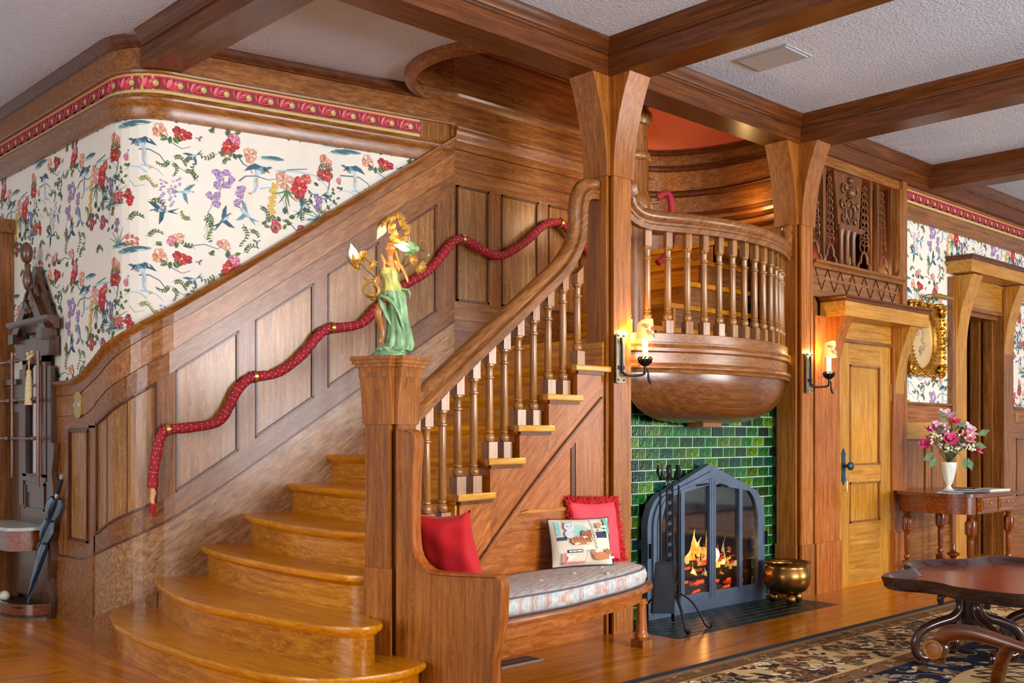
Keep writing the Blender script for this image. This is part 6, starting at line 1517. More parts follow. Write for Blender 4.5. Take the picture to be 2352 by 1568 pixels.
# cornice and pediment
MB().sweep([(0, 0), (.03, 0), (.04, .02), (.06, .035), (.09, .06), (.09, .085), (0, .085)], [((TX, 7.28, 1.98), (-1, 0, 0), (0, 0, 1)), ((TX, 8.08, 1.98), (-1, 0, 0), (0, 0, 1))]).build('cornice', DK, ht, 40)
MB().prism([(7.36, 2.065), (8.0, 2.065), (7.94, 2.13), (7.70, 2.44), (7.66, 2.44), (7.42, 2.13)], lambda u, v, d: (TX - d, u, v), 0, .03).build('pediment_board', DK, ht)
m = MB()
m.bar((TX - .05, 7.40, 2.14), (TX - .05, 7.64, 2.44), .09, .035, (1, 0, 0)); m.bar((TX - .05, 7.98, 2.14), (TX - .05, 7.74, 2.42), .09, .035, (1, 0, 0))
m.box(TX - .10, TX, 7.34, 7.44, 2.065, 2.16); m.box(TX - .09, TX, 7.93, 8.03, 2.065, 2.15)
m.tube([(TX - .05, 7.62 + .05 * math.cos(a), 2.50 + .05 * math.sin(a)) for a in [i * .5 for i in range(8)]], .022, 8)
m.build('scrolled_gable', DK, ht, 40)
m = MB(); m.lathe([(.001, 2.26), (.02, 2.28), (.035, 2.33), (.03, 2.38), (.018, 2.42), (.022, 2.45), (.001, 2.47)], (TX - .07, 7.69, 0), 14); m.ball((TX - .08, 7.68, 2.53), .045, 10, 8, 1.7)
for sg in (-1, 1): m.tube(cr2([(TX - .05, 7.69, 2.30), (TX - .06, 7.69 + sg * .06, 2.24), (TX - .06, 7.69 + sg * .09, 2.16), (TX - .06, 7.69 + sg * .03, 2.11), (TX - .06, 7.69, 2.16)], 3), .012, 7)
m.build('carved_finial', DK, ht, 60)
for o_ in list(ht.children)[-4:]:
    for v_ in o_.data.vertices: v_.co.z = 1.84 + (v_.co.z - 1.98) * .80
# turned towel-like pegs in three tiers
def spindle(y0, y1, z, x): 
    m = MB(); L_ = y1 - y0; prof = [(.001, 0), (.012, .004), (.016, .03), (.007, .05), (.014, .07), (.007, .09), (.010, L_ * .5), (.007, L_ - .09), (.014, L_ - .07), (.007, L_ - .05), (.016, L_ - .03), (.012, L_ - .004), (.001, L_)]
    m.lathe(prof, (x, y0, z), 10, Matrix.Rotation(-PI / 2, 4, 'X')); return m
for z, xo in ((1.78, .10), (1.50, .11), (1.23, .12)):
    spindle(7.40, 7.86, z, TX - xo).build('coat_peg', MAHOG(), ht, 50); spindle(7.92, 8.60, z, TX - xo).build('coat_peg', MAHOG(), ht, 50)
m = MB(); m.tube([(TX - .11, 7.88, .95), (TX - .11, 7.88, 1.84)], .012, 8); m.build('peg_post', MAHOG(), ht, 50)
MB().tube([(TX - .1, 7.405, .9), (TX - .1, 7.405, 1.83)], .012, 8).build('peg_post', MAHOG(), ht, 50)
HB(7.98, 8.9, 1.42, 1.62, 0, .02, 'wing_panel'); HB(7.98, 8.9, 1.62, 1.66, 0, .05, 'wing_cap')
m = MB(); m.lathe([(.001, 0), (.02, .004), (.012, .012), (.001, .014)], (TX - .02, 8.08, 1.50), 10, Matrix.Rotation(-PI / 2, 4, 'Y'), 1, 1.8); m.build('keyhole_plate', plain('dark_iron', (44, 38, 34)), ht)
# side brackets with a wavy outline
wp = [(7.36, 1.2)] + [(7.36 - .035 * abs(math.sin((z - .3) * 9)) - .012, z) for z in [1.2 - i * .05 for i in range(9)]] + [(7.36, .8)]
MB().prism(wp, lambda u, v, d: (TX - d, u, v), -.01, .03).build('wavy_bracket', DK, ht)
wp = [(7.36, .62)] + [(7.36 - .03 * abs(math.sin(z * 12)) - .008, z) for z in [.6 - i * .04 for i in range(15)]] + [(7.36, .0)]
MB().prism(wp, lambda u, v, d: (TX - d, u, v), -.01, .04).build('wavy_bracket', DK, ht)
MB().prism([(TX, 7.44), (TX - .20, 7.46), (TX - .26, 7.52), (TX - .28, 7.7), (TX - .28, 8.9), (TX, 8.9)], XY(.60), 0, .022).build('marble_shelf', plain('grey_marble', (190, 192, 184), .25, var=.12, vscale=5), ht, label='pale marble shelf')
MB().prism([(TX, 7.47), (TX - .18, 7.49), (TX - .25, 7.55), (TX - .25, 8.9), (TX, 8.9)], XY(.46), 0, .14).build('drawer_apron', MAHOG('y'), ht)
MB().lathe([(.028, .10), (.032, .12), (.022, .14), (.03, .16), (.02, .18), (.026, .26), (.03, .32), (.022, .36), (.03, .39), (.022, .42), (.03, .44), (.03, .46)], (TX - .21, 8.06, 0), 16).build('leg', MAHOG(), ht, 40)
mp = [(TX + .0, 7.36)] + [(TX - .05 - .20 * math.sin(a), 7.68 - .30 * math.cos(a)) for a in [i * PI / 12 for i in range(13)]] + [(TX, 8.2)]
fr = frames2(mp, 0); MB().sweep([(0, .012), (0, .10), (.02, .10), (.02, .012)], fr).build('drip_rim', MAHOG('y'), ht, 50)
MB().prism(mp, XY(.0), .0, .03).build('base_board', DK, ht)
m = MB()
for k in range(9): m.box(TX - .22, TX - .03, 7.46 + k * .055, 7.485 + k * .055, .075, .085)
m.build('drip_grille', plain('dark_iron', (44, 38, 34)), ht)
t = thing('baseball', 'scuffed white baseball lying in the drip tray of the hall tree', 'ball', (TX - .17, 7.86, .13)); MB().ball((TX - .17, 7.86, .118), .036, 18, 12).build('ball_body', plain('ball_leather', (206, 204, 184), .6), t, 60)
MB().tube([(TX - .17 + .0365 * math.cos(a), 7.86 + .018 * math.sin(2 * a), .118 + .0365 * math.sin(a)) for a in [i * PI / 12 for i in range(25)]], .0015, 4).build('stitching', plain('tassel_red', (188, 44, 44)), t)
# hanging tassel
t = thing('curtain_tassel', 'cream tassel hanging from the top peg of the hall tree', 'tassel', (TX - .12, 7.52, 1.72))
m = MB(); r = random.Random(9)
for k in range(14): m.ball((TX - .12 + r.uniform(-.02, .02), 7.51 + r.uniform(-.035, .035), 1.80 + r.uniform(-.03, .03)), .012, 7, 5)
m.tube([(TX - .12, 7.5, 1.80), (TX - .125, 7.5, 1.74), (TX - .125, 7.5, 1.68)], .006, 6); m.lathe([(.012, 1.70), (.02, 1.685), (.016, 1.67), (.022, 1.64), (.027, 1.54), (.029, 1.46)], (TX - .125, 7.5, 0), 12)
m.build('tassel_body', plain('tassel_cream', (208, 190, 140), .8, var=.2, vscale=60), t, 60)
# umbrella
ub = thing('umbrella', 'furled grey and navy umbrella leaning in the drip tray of the hall tree', 'umbrella', (TX - .10, 7.62, .09))
b0 = Vector((TX - .10, 7.60, .085)); b1 = Vector((TX - .035, 7.13, 1.0)); dd = (b1 - b0).normalized(); Mu = dd.to_track_quat('Z', 'Y').to_matrix().to_4x4(); LU = (b1 - b0).length
m = MB(); seg = 24; prof = [(.008, .05), (.014, .09), (.022, .2), (.030, .35), (.036, .46), (.028, .50), (.040, .54), (.046, .60), (.030, .66), (.028, .69), (.044, .73), (.046, .80), (.030, .84)]; vs = []; fs = []; fmi = []
for j, (rr, z) in enumerate(prof):
    for i in range(seg):
        a = 2 * PI * i / seg + z * 3.2; f = 1 + .22 * math.cos(4 * (a - z * 3.2) + z * 9); vs.append(b0 + Mu @ Vector((rr * f * math.cos(a), rr * f * math.sin(a), z)))
for j in range(len(prof) - 1):
    for i in range(seg): fs.append((j * seg + i, j * seg + (i + 1) % seg, (j + 1) * seg + (i + 1) % seg, (j + 1) * seg + i)); fmi.append((i // 4) % 2)
m.add(vs, fs); m.fm = fmi
m.build('canopy', [plain('grey_nylon', (112, 132, 142), .45), plain('navy_nylon', (24, 44, 60), .45)], ub, 60)
MB().lathe([(.004, 0), (.006, .05), (.006, .9)], b0, 8, Mu).build('shaft', plain('bright_steel', (214, 214, 214)), ub, 50)
MB().lathe([(.013, .84), (.013, .87), (.011, .875)], b0, 10, Mu).build('collar', plain('bright_steel', (214, 214, 214)), ub, 50)
MB().lathe([(.014, .875), (.015, .9), (.015, .985), (.014, .99)], b0, 12, Mu).build('handle', plain('navy_grip', (16, 36, 46), .5), ub, 50)
MB().lathe([(.0145, .99), (.0145, 1.02), (.001, 1.022)], b0, 12, Mu).build('handle_cap', plain('bright_steel', (214, 214, 214)), ub, 50)
for z in (.50, .675): MB().lathe([(.031, z - .008), (.034, z), (.031, z + .008)], b0, 14, Mu).build('strap', plain('navy_nylon', (24, 44, 60)), ub, 50)
# door casing at the far left edge and switch plate on the curved wainscot
ca = struct('trim_15', 'oak casing at the left edge of the room')
MB().box(2.60, 2.72, 8.28, 9.2, 0, 2.82).build('casing', BROWN('z'), ca); MB().box(2.56, 2.72, 8.24, 9.2, 2.76, 2.86).build('cap_board', BROWN('y'), ca)
sw = thing('switch_plate', 'octagonal brass switch plate on the curved wainscot', 'switch plate', (*WP(-.98, .03), 1.45))
def SWF(u, v, d): x, y = WP(-.90 + u, .012 + d); return (x, y, 1.452 + v)
MB().prism([(-.055, -.065), (-.03, -.085), (.03, -.085), (.055, -.065), (.055, .065), (.03, .085), (-.03, .085), (-.055, .065)], lambda u, v, d: SWF(u, v, d + .014), 0, .008).build('plate', brass, sw)
m = MB()
for u in (-.03, .0, .03): m.prism([(u - .008, -.012), (u + .008, -.012), (u + .008, .012), (u - .008, .012)], lambda a, b, d: SWF(a, b, d + .022), 0, .012)
m.build('toggle', plain('bright_steel', (214, 214, 214)), sw)

# ================================================================== CEILING VENT, FLOOR REGISTER
vt = thing('ceiling_vent', 'flat square grey vent cover on the ceiling behind the first post', 'vent', (6.1, 3.9, CEIL))
MB().box(5.83, 6.10, 3.62, 3.98, CEIL - .012, CEIL - .001).build('cover', plain('vent_grey', (176, 177, 180), .6, var=.02), vt)
MB().box(5.81, 6.12, 3.60, 4.0, CEIL - .005, CEIL + .001).build('vent_frame', plain('vent_grey', (176, 177, 180)), vt)
rg = thing('floor_register', 'slotted metal floor register in front of the settle', 'floor vent', (4.0, 4.19, 0))
MB().prism([(3.84, 4.25), (3.84, 4.12), (4.16, 4.12), (4.16, 4.25)], XY(0.0), .0005, .006).build('frame', plain('register_metal', (150, 146, 132), .4, .6), rg)
m = MB()
for k in range(14):
    for y0, y1 in ((4.135, 4.18), (4.19, 4.235)): m.box(3.855 + k * .0215, 3.865 + k * .0215, y0, y1, .006, .0066)
m.build('slots', plain('slot_black', (24, 24, 22), .7), rg)

# ================================================================== GILT MIRROR, PICTURE LIGHT
gm_ = thing('gilt_mirror', 'ornate gilt frame around an oval mirror on the papered wall', 'mirror', (9.42, WY, 2.13))
GI = plain('antique_gilt', (190, 134, 44), .3, .8, var=.35, vscale=30, bumpn=.3, bscale=60)
x0, x1, z0, z1 = 9.06, 9.80, 1.80, 2.47; mx, mz = (x0 + x1) / 2, (z0 + z1) / 2
def FXZ(y): return lambda u, v, d: (u, y - d, v)
no = 40; vs = []; fs = []
def rectray(a):
    c, s = math.cos(a), math.sin(a); k = min((x1 - x0) / 2 / max(abs(c), 1e-6), (z1 - z0) / 2 / max(abs(s), 1e-6)); return (mx + c * k, mz + s * k)
for lev, (f, dep) in enumerate([(1, .01), (1, .07), (.96, .085), (.82, .07), (.76, .055), (0, .05), (-1, .03), (-1, .012)]):
    for i in range(no):
        a = 2 * PI * i / no; R_x, R_z = rectray(a); ox, oz = mx + .235 * math.cos(a), mz + .26 * math.sin(a)
        if f == 1: p = (R_x, R_z)
        elif f > 0: p = (ox + (R_x - ox) * f, oz + (R_z - oz) * f)
        elif f == 0: p = (ox + (ox - mx) * .06, oz + (oz - mz) * .06)
        else: p = (ox, oz)
        vs.append((p[0], WY - dep, p[1]))
for j in range(7): fs += [(j * no + i, j * no + (i + 1) % no, (j + 1) * no + (i + 1) % no, (j + 1) * no + i) for i in range(no)]
MB().add(vs, fs).build('frame', GI, gm_, 30)
m = MB(); r = random.Random(12)
for i in range(150):
    a = r.uniform(0, 2 * PI); Rx, Rz = rectray(a); f = r.uniform(.80, 1.01) if r.random() < .8 else r.uniform(.5, .8)
    corner = min(abs(math.cos(a)), abs(math.sin(a))) > .5
    ox, oz = mx + .235 * math.cos(a), mz + .26 * math.sin(a); px, pz = ox + (Rx - ox) * f, oz + (Rz - oz) * f
    m.ball((px, WY - .08, pz), r.uniform(.008, .020) * (1.25 if corner else 1), 7, 5, .8)
for sx in (-1, 1):
    for sz in (-1, 1):
        cx0, cz0 = mx + sx * .31, mz + sz * .275
        for q in range(3): m.tube([(cx0 + .06 * (1 - t / 14) * math.cos(t * .6 + q * 2.1), WY - .085, cz0 + .06 * (1 - t / 14) * math.sin(t * .6 + q * 2.1)) for t in range(12)], .009, 6)
for i in range(46): a = 2 * PI * i / 46; m.ball((mx + .262 * math.cos(a), WY - .062, mz + .288 * math.sin(a)), .009, 6, 4)
m.build('carved_foliage', GI, gm_, 60)
MB().prism(ell(mx, mz, .245, .27, 0, 40), FXZ(WY), .012, .02).build('mirror_glass', plain('reflection_tint', (226, 190, 128), .25, .35, var=.05), gm_)  # warm reflection of the room put into the glass colour
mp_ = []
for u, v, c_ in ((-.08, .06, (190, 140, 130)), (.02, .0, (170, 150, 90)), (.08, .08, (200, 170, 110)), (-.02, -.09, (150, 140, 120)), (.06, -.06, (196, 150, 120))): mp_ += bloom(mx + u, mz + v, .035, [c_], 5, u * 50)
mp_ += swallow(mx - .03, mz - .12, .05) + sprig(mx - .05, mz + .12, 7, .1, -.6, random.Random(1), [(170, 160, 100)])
print_on(lambda u, v, d: (u, WY - .0205 - d, v), mp_, .0003).build('painted_reflection', printed('faint_print', .3), gm_)  # faint flowers and bird painted on the glass as its reflection
pl = thing('picture_light', 'slim brass picture light above the gilt mirror', 'picture light', (mx, WY - .1, 2.52))
MB().lathe([(.001, -.19), (.022, -.188), (.022, .188), (.001, .19)], (mx + .12, WY - .16, 2.53), 14, Matrix.Rotation(PI / 2, 4, 'Y')).build('lamp_tube', brass, pl, 50)
MB().tube(cr2([(mx + .0, WY - .01, 2.47), (mx + .0, WY - .02, 2.53), (mx + .02, WY - .10, 2.55), (mx + .06, WY - .15, 2.54)], 3), .006, 6).build('arm', brass, pl, 50)

# ================================================================== SIDE TABLE, VASE
SX, SY = 9.05, 4.05
tb = thing('side_table', 'demilune carved mahogany side table on fluted legs beside the doorway', 'table', (9.4, 4.1, 0))
TZ = .77; tx0, tx1, ty0, ty1 = 8.72, 10.05, 3.62, 4.30
A_ = [(8.80, 4.36)] + [(9.15 + .42 * math.cos(a) - .02, 4.0 + .34 * math.sin(a)) for a in [PI - .35 + i * (.35 + 1.12) / 10 for i in range(11)]]
top = cr2([(8.74, 4.32), (8.64, 4.16), (8.58, 3.98), (8.58, 3.80), (8.62, 3.66), (8.68, 3.60)], 4)
outline = top + [(8.74, 3.58), (9.50, 3.58), (9.55, 3.64), (9.60, 4.36), (8.78, 4.36)]
MB().prism(outline, XY(TZ), -.028, 0).build('table_top', MAHOG('x'), tb)
tin = inset(top, .045)
MB().sweep([(0, TZ - .17), (0, TZ - .028), (.02, TZ - .028), (.02, TZ - .17)], [(p, (a[0], a[1], 0), u) for p, a, u in frames2(tin, 0)]).build('apron', MAHOG('x'), tb, 50)
MB().box(8.74, 9.48, 3.62, 3.64, TZ - .17, TZ - .028).build('apron', MAHOG('x'), tb)
for xa in (8.78, 9.13): 
    d_ = MB().box(xa, xa + .31, 3.602, 3.62, TZ - .15, TZ - .04).build('drawer', wood('drawer_burl', (150, 86, 36), (110, 54, 20), (184, 120, 60), 'x'), tb)
    MB().box(xa + .02, xa + .29, 3.597, 3.603, TZ - .135, TZ - .055).build('drawer_front', MAHOG('x'), d_); MB().ball((xa + .155, 3.592, TZ - .085), .010, 8, 6).build('escutcheon', brass, d_)
MB().box(9.52, 9.54, 3.64, 4.34, TZ - .17, TZ - .028).build('apron', MAHOG('y'), tb)
lp = [(.018, 0), (.024, .012), (.022, .03), (.014, .045), (.026, .06), (.026, .08), (.016, .09), (.03, .10), (.03, .16), (.016, .17), (.027, .19), (.027, .21), (.016, .225), (.022, .24), (.024, .38), (.022, .40), (.032, .42), (.042, .44), (.042, .53), (.030, .555), (.018, .565), (.032, .58), (.032, .595), (.018, .605), (.028, .615), (.028, .625)]
legs = [(8.79, 4.25), (8.71, 3.665), (9.49, 3.665), (9.49, 4.27)]
for lx, ly in legs:
    l = MB(); l.lathe(lp, (lx, ly, 0), 16)
    for k in range(8): a = k * PI / 4; l.tube([(lx + .042 * math.cos(a), ly + .042 * math.sin(a), .435), (lx + .044 * math.cos(a), ly + .044 * math.sin(a), .535)], .008, 5)
    l.build('leg', MAHOG(), tb, 45); MB().box(lx - .032, lx + .032, ly - .032, ly + .032, TZ - .15, TZ - .028).build('leg_block', MAHOG(), tb); MB().box(lx - .03, lx + .03, ly - .03, ly + .03, .10, .165).build('leg_block', MAHOG(), tb)
def stretcher(a, b, z=.13):
    a = Vector((*a, z)); b = Vector((*b, z)); L_ = (b - a).length; M_ = (b - a).to_track_quat('Z', 'Y').to_matrix().to_4x4()
    MB().lathe([(.010, .03), (.02, .05), (.011, .065), (.02, .08), (.012, .10), (.016, L_ / 2), (.012, L_ - .10), (.02, L_ - .08), (.011, L_ - .065), (.02, L_ - .05), (.010, L_ - .03)], a, 10, M_).build('stretcher', MAHOG(), tb, 45)
hub = (9.08, 3.97); MB().box(hub[0] - .045, hub[0] + .045, hub[1] - .045, hub[1] + .045, .10, .165).build('hub_block', MAHOG(), tb)
for l in legs[:4]: stretcher(l, hub)
MB().lathe([(.02, .165), (.014, .18), (.03, .2), (.055, .215), (.055, .225), (.03, .24), (.014, .25), (.016, .27), (.008, .285), (.01, .30), (.001, .315)], (*hub, 0), 18).build('urn_finial', MAHOG(), tb, 45)
vz = thing('flower_vase', 'cream ribbed pottery vase on the side table', 'vase', (9.0, 3.98, TZ))
vx, vy = 9.0, 3.98
m = MB(); vs = []; fs = []; seg = 30; prof = [(.052, 0), (.052, .012), (.034, .022), (.022, .04), (.022, .05), (.034, .07), (.046, .11), (.058, .17), (.066, .22), (.070, .245), (.066, .25), (.058, .22)]
for j, (rr, z) in enumerate(prof):
    for i in range(seg): a = 2 * PI * i / seg; f = 1 + (.05 * math.cos(7 * a + z * 10) if .05 < z < .24 else 0); vs.append((vx + rr * f * math.cos(a), vy + rr * f * math.sin(a), TZ + z))
for j in range(len(prof) - 1): fs += [(j * seg + i, j * seg + (i + 1) % seg, (j + 1) * seg + (i + 1) % seg, (j + 1) * seg + i) for i in range(seg)]
fs.append(list(range(seg))[::-1]); m.add(vs, fs).build('vase_body', plain('cream_glaze', (220, 218, 200), .3, coat=.3, var=.05), vz, 50)
bq = thing('flower_bouquet', 'bouquet of pink magnolias, magenta roses and white sprays in the cream vase', 'flowers', (vx, vy, TZ + .25))
r = random.Random(31); ctr = Vector((vx, vy, TZ + .36))
def off(px, py): return ctr + LR * (px - 2172) * .00345 + Vector((0, 0, (1045 - py) * .00345))
def petal3(m, c, ax, r_, k, n, open_=.8, cup=.5):
    a = 2 * PI * k / n; q = ax.to_track_quat('Z', 'Y').to_matrix(); e = q @ Vector((math.cos(a), math.sin(a), 0)); f = q @ Vector((-math.sin(a), math.cos(a), 0))
    p1 = c + e * r_ * .45 * open_ + ax * r_ * .35 * cup; p2 = c + e * r_ * open_ + ax * r_ * cup; 
    m.add([c, p1 - f * r_ * .34, p2 - f * r_ * .18, p2 + f * r_ * .18 + ax * .002, p1 + f * r_ * .34, p1 + ax * r_ * -.08], [(0, 1, 5), (1, 2, 5), (2, 3, 5), (3, 4, 5), (4, 0, 5)])
PKS = [plain('magnolia_pink', (226, 184, 196), .6, var=.15, vscale=40), plain('rose_magenta', (214, 76, 128), .6, var=.3, vscale=50), plain('pale_rose', (226, 140, 150), .6, var=.2, vscale=40), plain('white_spray', (236, 232, 206), .6)]
def blossom(px, py, dep, r_, mi, n=6, layers=2, nm='blossom'):
    c = off(px, py) + LFw * dep; ax = ((c - ctr).normalized() * .6 + LFw * .6 + Vector((0, 0, .3))).normalized(); m = MB()
    for L_ in range(layers):
        for k in range(n): petal3(m, c, ax, r_ * (1 - .28 * L_), k + .5 * L_, n, .85 - .3 * L_, .45 + .35 * L_)
    m.ball(c + ax * r_ * .2, r_ * .14, 6, 5); return m.build(nm, PKS[mi], bq)
for a in [(2166, 962, .0, .085, 0), (2185, 977, .02, .06, 1), (2146, 998, .04, .10, 0), (2126, 996, .02, .05, 1), (2215, 1000, .02, .10, 0), (2206, 1018, .08, .09, 2), (2164, 1022, .10, .085, 1), (2115, 1032, .02, .07, 1), (2240, 1044, .02, .065, 1), (2195, 1028, .06, .07, 0), (2140, 985, .0, .05, 0)]: blossom(*a)
m = MB(); lv = MB(); sm = MB()
for k in range(150):
    a = r.uniform(0, 2 * PI); q = r.random() ** .5; px = 2175 + 58 * q * math.cos(a); py = 1030 + 36 * q * math.sin(a) - 10; c = off(px, py) + LFw * r.uniform(-.06, .12)
    if k % 3 == 0:
        for j in range(4): m.ball(c + Vector((r.uniform(-.02, .02), r.uniform(-.02, .02), r.uniform(-.02, .02))), .011, 6, 4)
    else:
        ax = Vector((r.uniform(-1, 1), r.uniform(-1, 1), r.uniform(-.6, 1))).normalized(); sd = ax.cross(Vector((0, 0, 1)) if abs(ax.z) < .9 else Vector((1, 0, 0))).normalized() * .018
        lv.add([c, c + ax * .03 - sd, c + ax * .075, c + ax * .03 + sd], [(0, 1, 2), (0, 2, 3)])
    if k % 4 == 0: sm.tube([ctr - Vector((0, 0, .12)), c], .0025, 4)
for px, py, a in ((2130, 1052, 3.8), (2215, 1065, 5.0), (2206, 1062, 4.8), (2136, 1062, 4.2), (2192, 1000, 1.0), (2160, 978, 2.0), (2238, 1010, .4), (2228, 1030, -.3)):
    c = off(px, py) + LFw * .05; ax = LR * math.cos(a) + Vector((0, 0, math.sin(a))); sd = (LR * -math.sin(a) + Vector((0, 0, math.cos(a)))) * .032
    lv.add([c, c + ax * .06 - sd, c + ax * .12, c + ax * .06 + sd], [(0, 1, 2), (0, 2, 3)])
m.build('white_sprays', PKS[3], bq, 60, kind='stuff'); lv.build('foliage', plain('silk_green', (84, 112, 62), .6, var=.35, vscale=30), bq, kind='stuff'); sm.build('stems', plain('silk_stem', (74, 92, 50), .6), bq, kind='stuff')
# papers on the table
cols = [(196, 210, 220), (70, 120, 150), (226, 226, 220), (50, 90, 120), (210, 200, 180), (120, 160, 180)]
pgl = ['blue and white leaflet at the left end of the side table', 'teal leaflet lying second in the fan on the side table', 'white leaflet lying third in the fan on the side table', 'dark blue leaflet nearest the front edge of the side table']
for k in range(4):
    t = thing('leaflet', pgl[k], 'leaflet', (8.85 + .07 * k, 3.82, TZ), 'papers on the side table')
    cx, cy, a = 8.78 + .06 * k, 3.86 - .035 * k, .35 - .12 * k; u_ = Vector((math.cos(a), math.sin(a), 0)); v_ = Vector((-math.sin(a), math.cos(a), 0)); z = TZ + .002 + .006 * k
    MB().obox((cx, cy, z), u_ * .14, v_ * .10, (0, 0, .0015)).build('sheet', plain('paper_%d' % k, cols[k], .5, var=.03), t)
    MB().obox((cx - .02 * u_.x, cy, z + .0018), u_ * .09, v_ * .06, (0, 0, .0003)).build('cover_picture', plain('paper_pic_%d' % (k % 2), cols[(k + 1) % 6], .5, var=.5, vscale=20), t)
for k, (cx, cy, a, lb, c) in enumerate([(9.30, 3.98, .2, 'brown folder lying flat at the back of the side table', (120, 92, 70)), (9.34, 3.78, -.15, 'white notepad with dark cover at the right end of the side table', (216, 210, 190))]):
    t = thing('notebook', lb, 'notebook', (cx, cy, TZ), 'papers on the side table'); u_ = Vector((math.cos(a), math.sin(a), 0)); v_ = Vector((-math.sin(a), math.cos(a), 0))
    MB().obox((cx, cy, TZ + .007), u_ * .16, v_ * .11, (0, 0, .006)).build('pages', plain('note_pages', (220, 214, 196), .6), t); MB().obox((cx, cy, TZ + .0145), u_ * .162, v_ * .112, (0, 0, .0015)).build('cover', plain('note_%d' % k, c, .5), t)

# ================================================================== RUG
rug = thing('persian_rug', 'large Persian rug with navy field and cream flowered border', 'rug', (6.0, 1.5, 0))
RX0, RX1, RY0, RY1 = 1.2, 11.5, -2.5, 3.44
MB().box(RX0, RX1, RY0, RY1, .0005, .010).build('rug_pile', plain('rug_navy', (30, 36, 52), .95, bumpn=.5, bscale=200, var=.2), rug)
mb = MB(); FR = lambda u, v, d: (u, v, .0102 + d)
def rr_(x0, y0, x1, y1, c, d): mb.add([FR(x0, y0, d), FR(x1, y0, d), FR(x1, y1, d), FR(x0, y1, d)], [(0, 1, 2, 3)], c)
rr_(RX0 + .05, RY0 + .05, RX1 - .05, RY1 - .055, (140, 110, 70), .0001)
rr_(RX0 + .09, RY0 + .09, RX1 - .09, RY1 - .10, (116, 84, 54), .0002)
rr_(RX0 + .20, RY0 + .20, RX1 - .20, RY1 - .20, (206, 168, 116), .0003)
rr_(RX0 + .66, RY0 + .66, RX1 - .66, RY1 - .66, (126, 90, 60), .0004)
rr_(RX0 + .78, RY0 + .78, RX1 - .78, RY1 - .78, (24, 32, 52), .0005)
r = random.Random(77); L_ = []
def motifs(x0, x1, y0, y1, n, cols, s0, s1, d):
    for k in range(n):
        x, y = r.uniform(x0, x1), r.uniform(y0, y1); s_ = r.uniform(s0, s1); c = r.choice(cols); q = r.random()
        P_ = []
        if q < .4: P_ = bloom(x, y, s_, [c, r.choice(cols)], 6, r.random() * 6, 1, r.choice(cols))
        elif q < .8:
            for j in range(3): P_ += leaf(x, y, s_ * 1.6, s_ * .7, r.random() * 6.3, c)
        else:
            a = r.random() * 6; P_ = stroke([(x + s_ * 1.6 * t * math.cos(a + t * 1.6), y + s_ * 1.6 * t * math.sin(a + t * 1.6)) for t in (0, .3, .6, .9, 1.2, 1.5)], s_ * .16, s_ * .08, c)
        for i, (pp_, cc) in enumerate(P_): mb.add([FR(min(max(a, x0 - .02), x1 + .02), min(max(b, y0 - .02), y1 + .02), d + .000003 * (k % 60) + .00001 * (i % 9)) for a, b in pp_], [list(range(len(pp_)))], cc)
motifs(3.4, 9.6, RY1 - .62, RY1 - .23, 520, [(126, 88, 56), (98, 92, 62), (60, 50, 48), (168, 122, 76), (232, 204, 160), (110, 60, 46), (150, 134, 96)], .03, .075, .0006)
motifs(3.4, 9.6, RY1 - .19, RY1 - .11, 160, [(190, 150, 96), (92, 60, 44), (150, 120, 80)], .015, .03, .0006)
motifs(3.4, 9.6, RY1 - .77, RY1 - .67, 170, [(190, 150, 96), (92, 60, 44), (60, 50, 50)], .015, .03, .0006)
motifs(3.0, 8.5, .4, RY1 - .8, 1100, [(196, 168, 124), (168, 132, 90), (206, 184, 144), (120, 84, 60), (54, 74, 96), (150, 140, 104)], .03, .085, .0007)
mb.build('woven_pattern', printed('rug_colours', .95, 0, 1), rug, kind='stuff')

# ================================================================== COFFEE TABLE
ct = thing('tray_table', 'dark mahogany tray-top coffee table on scrolled legs', 'coffee table', (5.9, 2.1, .01))
DM = plain('dark_mahogany', (52, 28, 20), .22, coat=.5, var=.2); RM = wood('red_mahogany', (140, 24, 10), (96, 12, 6), (164, 44, 20), 'x', .2, .05, .3)
base_o = [(5.29, 2.70), (5.26, 2.62), (5.29, 2.50), (5.27, 2.38), (5.19, 2.26), (5.16, 2.10), (5.17, 1.94), (5.26, 1.86), (5.44, 1.82), (5.55, 1.70), (5.66, 1.52), (5.9, 1.42), (6.2, 1.44), (6.5, 1.56), (6.62, 1.74), (6.8, 1.84), (6.9, 1.96), (6.9, 2.2), (6.78, 2.34), (6.74, 2.5), (6.72, 2.62), (6.64, 2.70), (6.48, 2.72), (6.36, 2.76), (6.26, 2.86), (6.08, 2.92), (5.9, 2.88), (5.8, 2.78), (5.68, 2.74), (5.45, 2.75)]
ol = cr2(base_o + [base_o[0]], 4)[:-1]
TH = .50; n = len(ol); vs = []; fs = []; cc = Vector((6.0, 2.15))
levels = [(.96, TH - .07), (.985, TH - .05), (.99, TH - .03), (1.0, TH - .01), (1.0, TH), (.985, TH), (.955, TH - .012), (.93, TH - .035), (.90, TH - .04)]
for k_, z in levels: vs += [(cc.x + (x - cc.x) * k_, cc.y + (y - cc.y) * k_, z) for x, y in ol]
for j in range(len(levels) - 1): fs += [(j * n + i, j * n + (i + 1) % n, (j + 1) * n + (i + 1) % n, (j + 1) * n + i) for i in range(n)]
fs.append(list(range(n))[::-1]); MB().add(vs, fs).build('tray_rim', DM, ct, 60)
MB().prism([(cc.x + (x - cc.x) * .905, cc.y + (y - cc.y) * .905) for x, y in ol], XY(TH - .0415), -.006, .001).build('tray_floor', RM, ct)
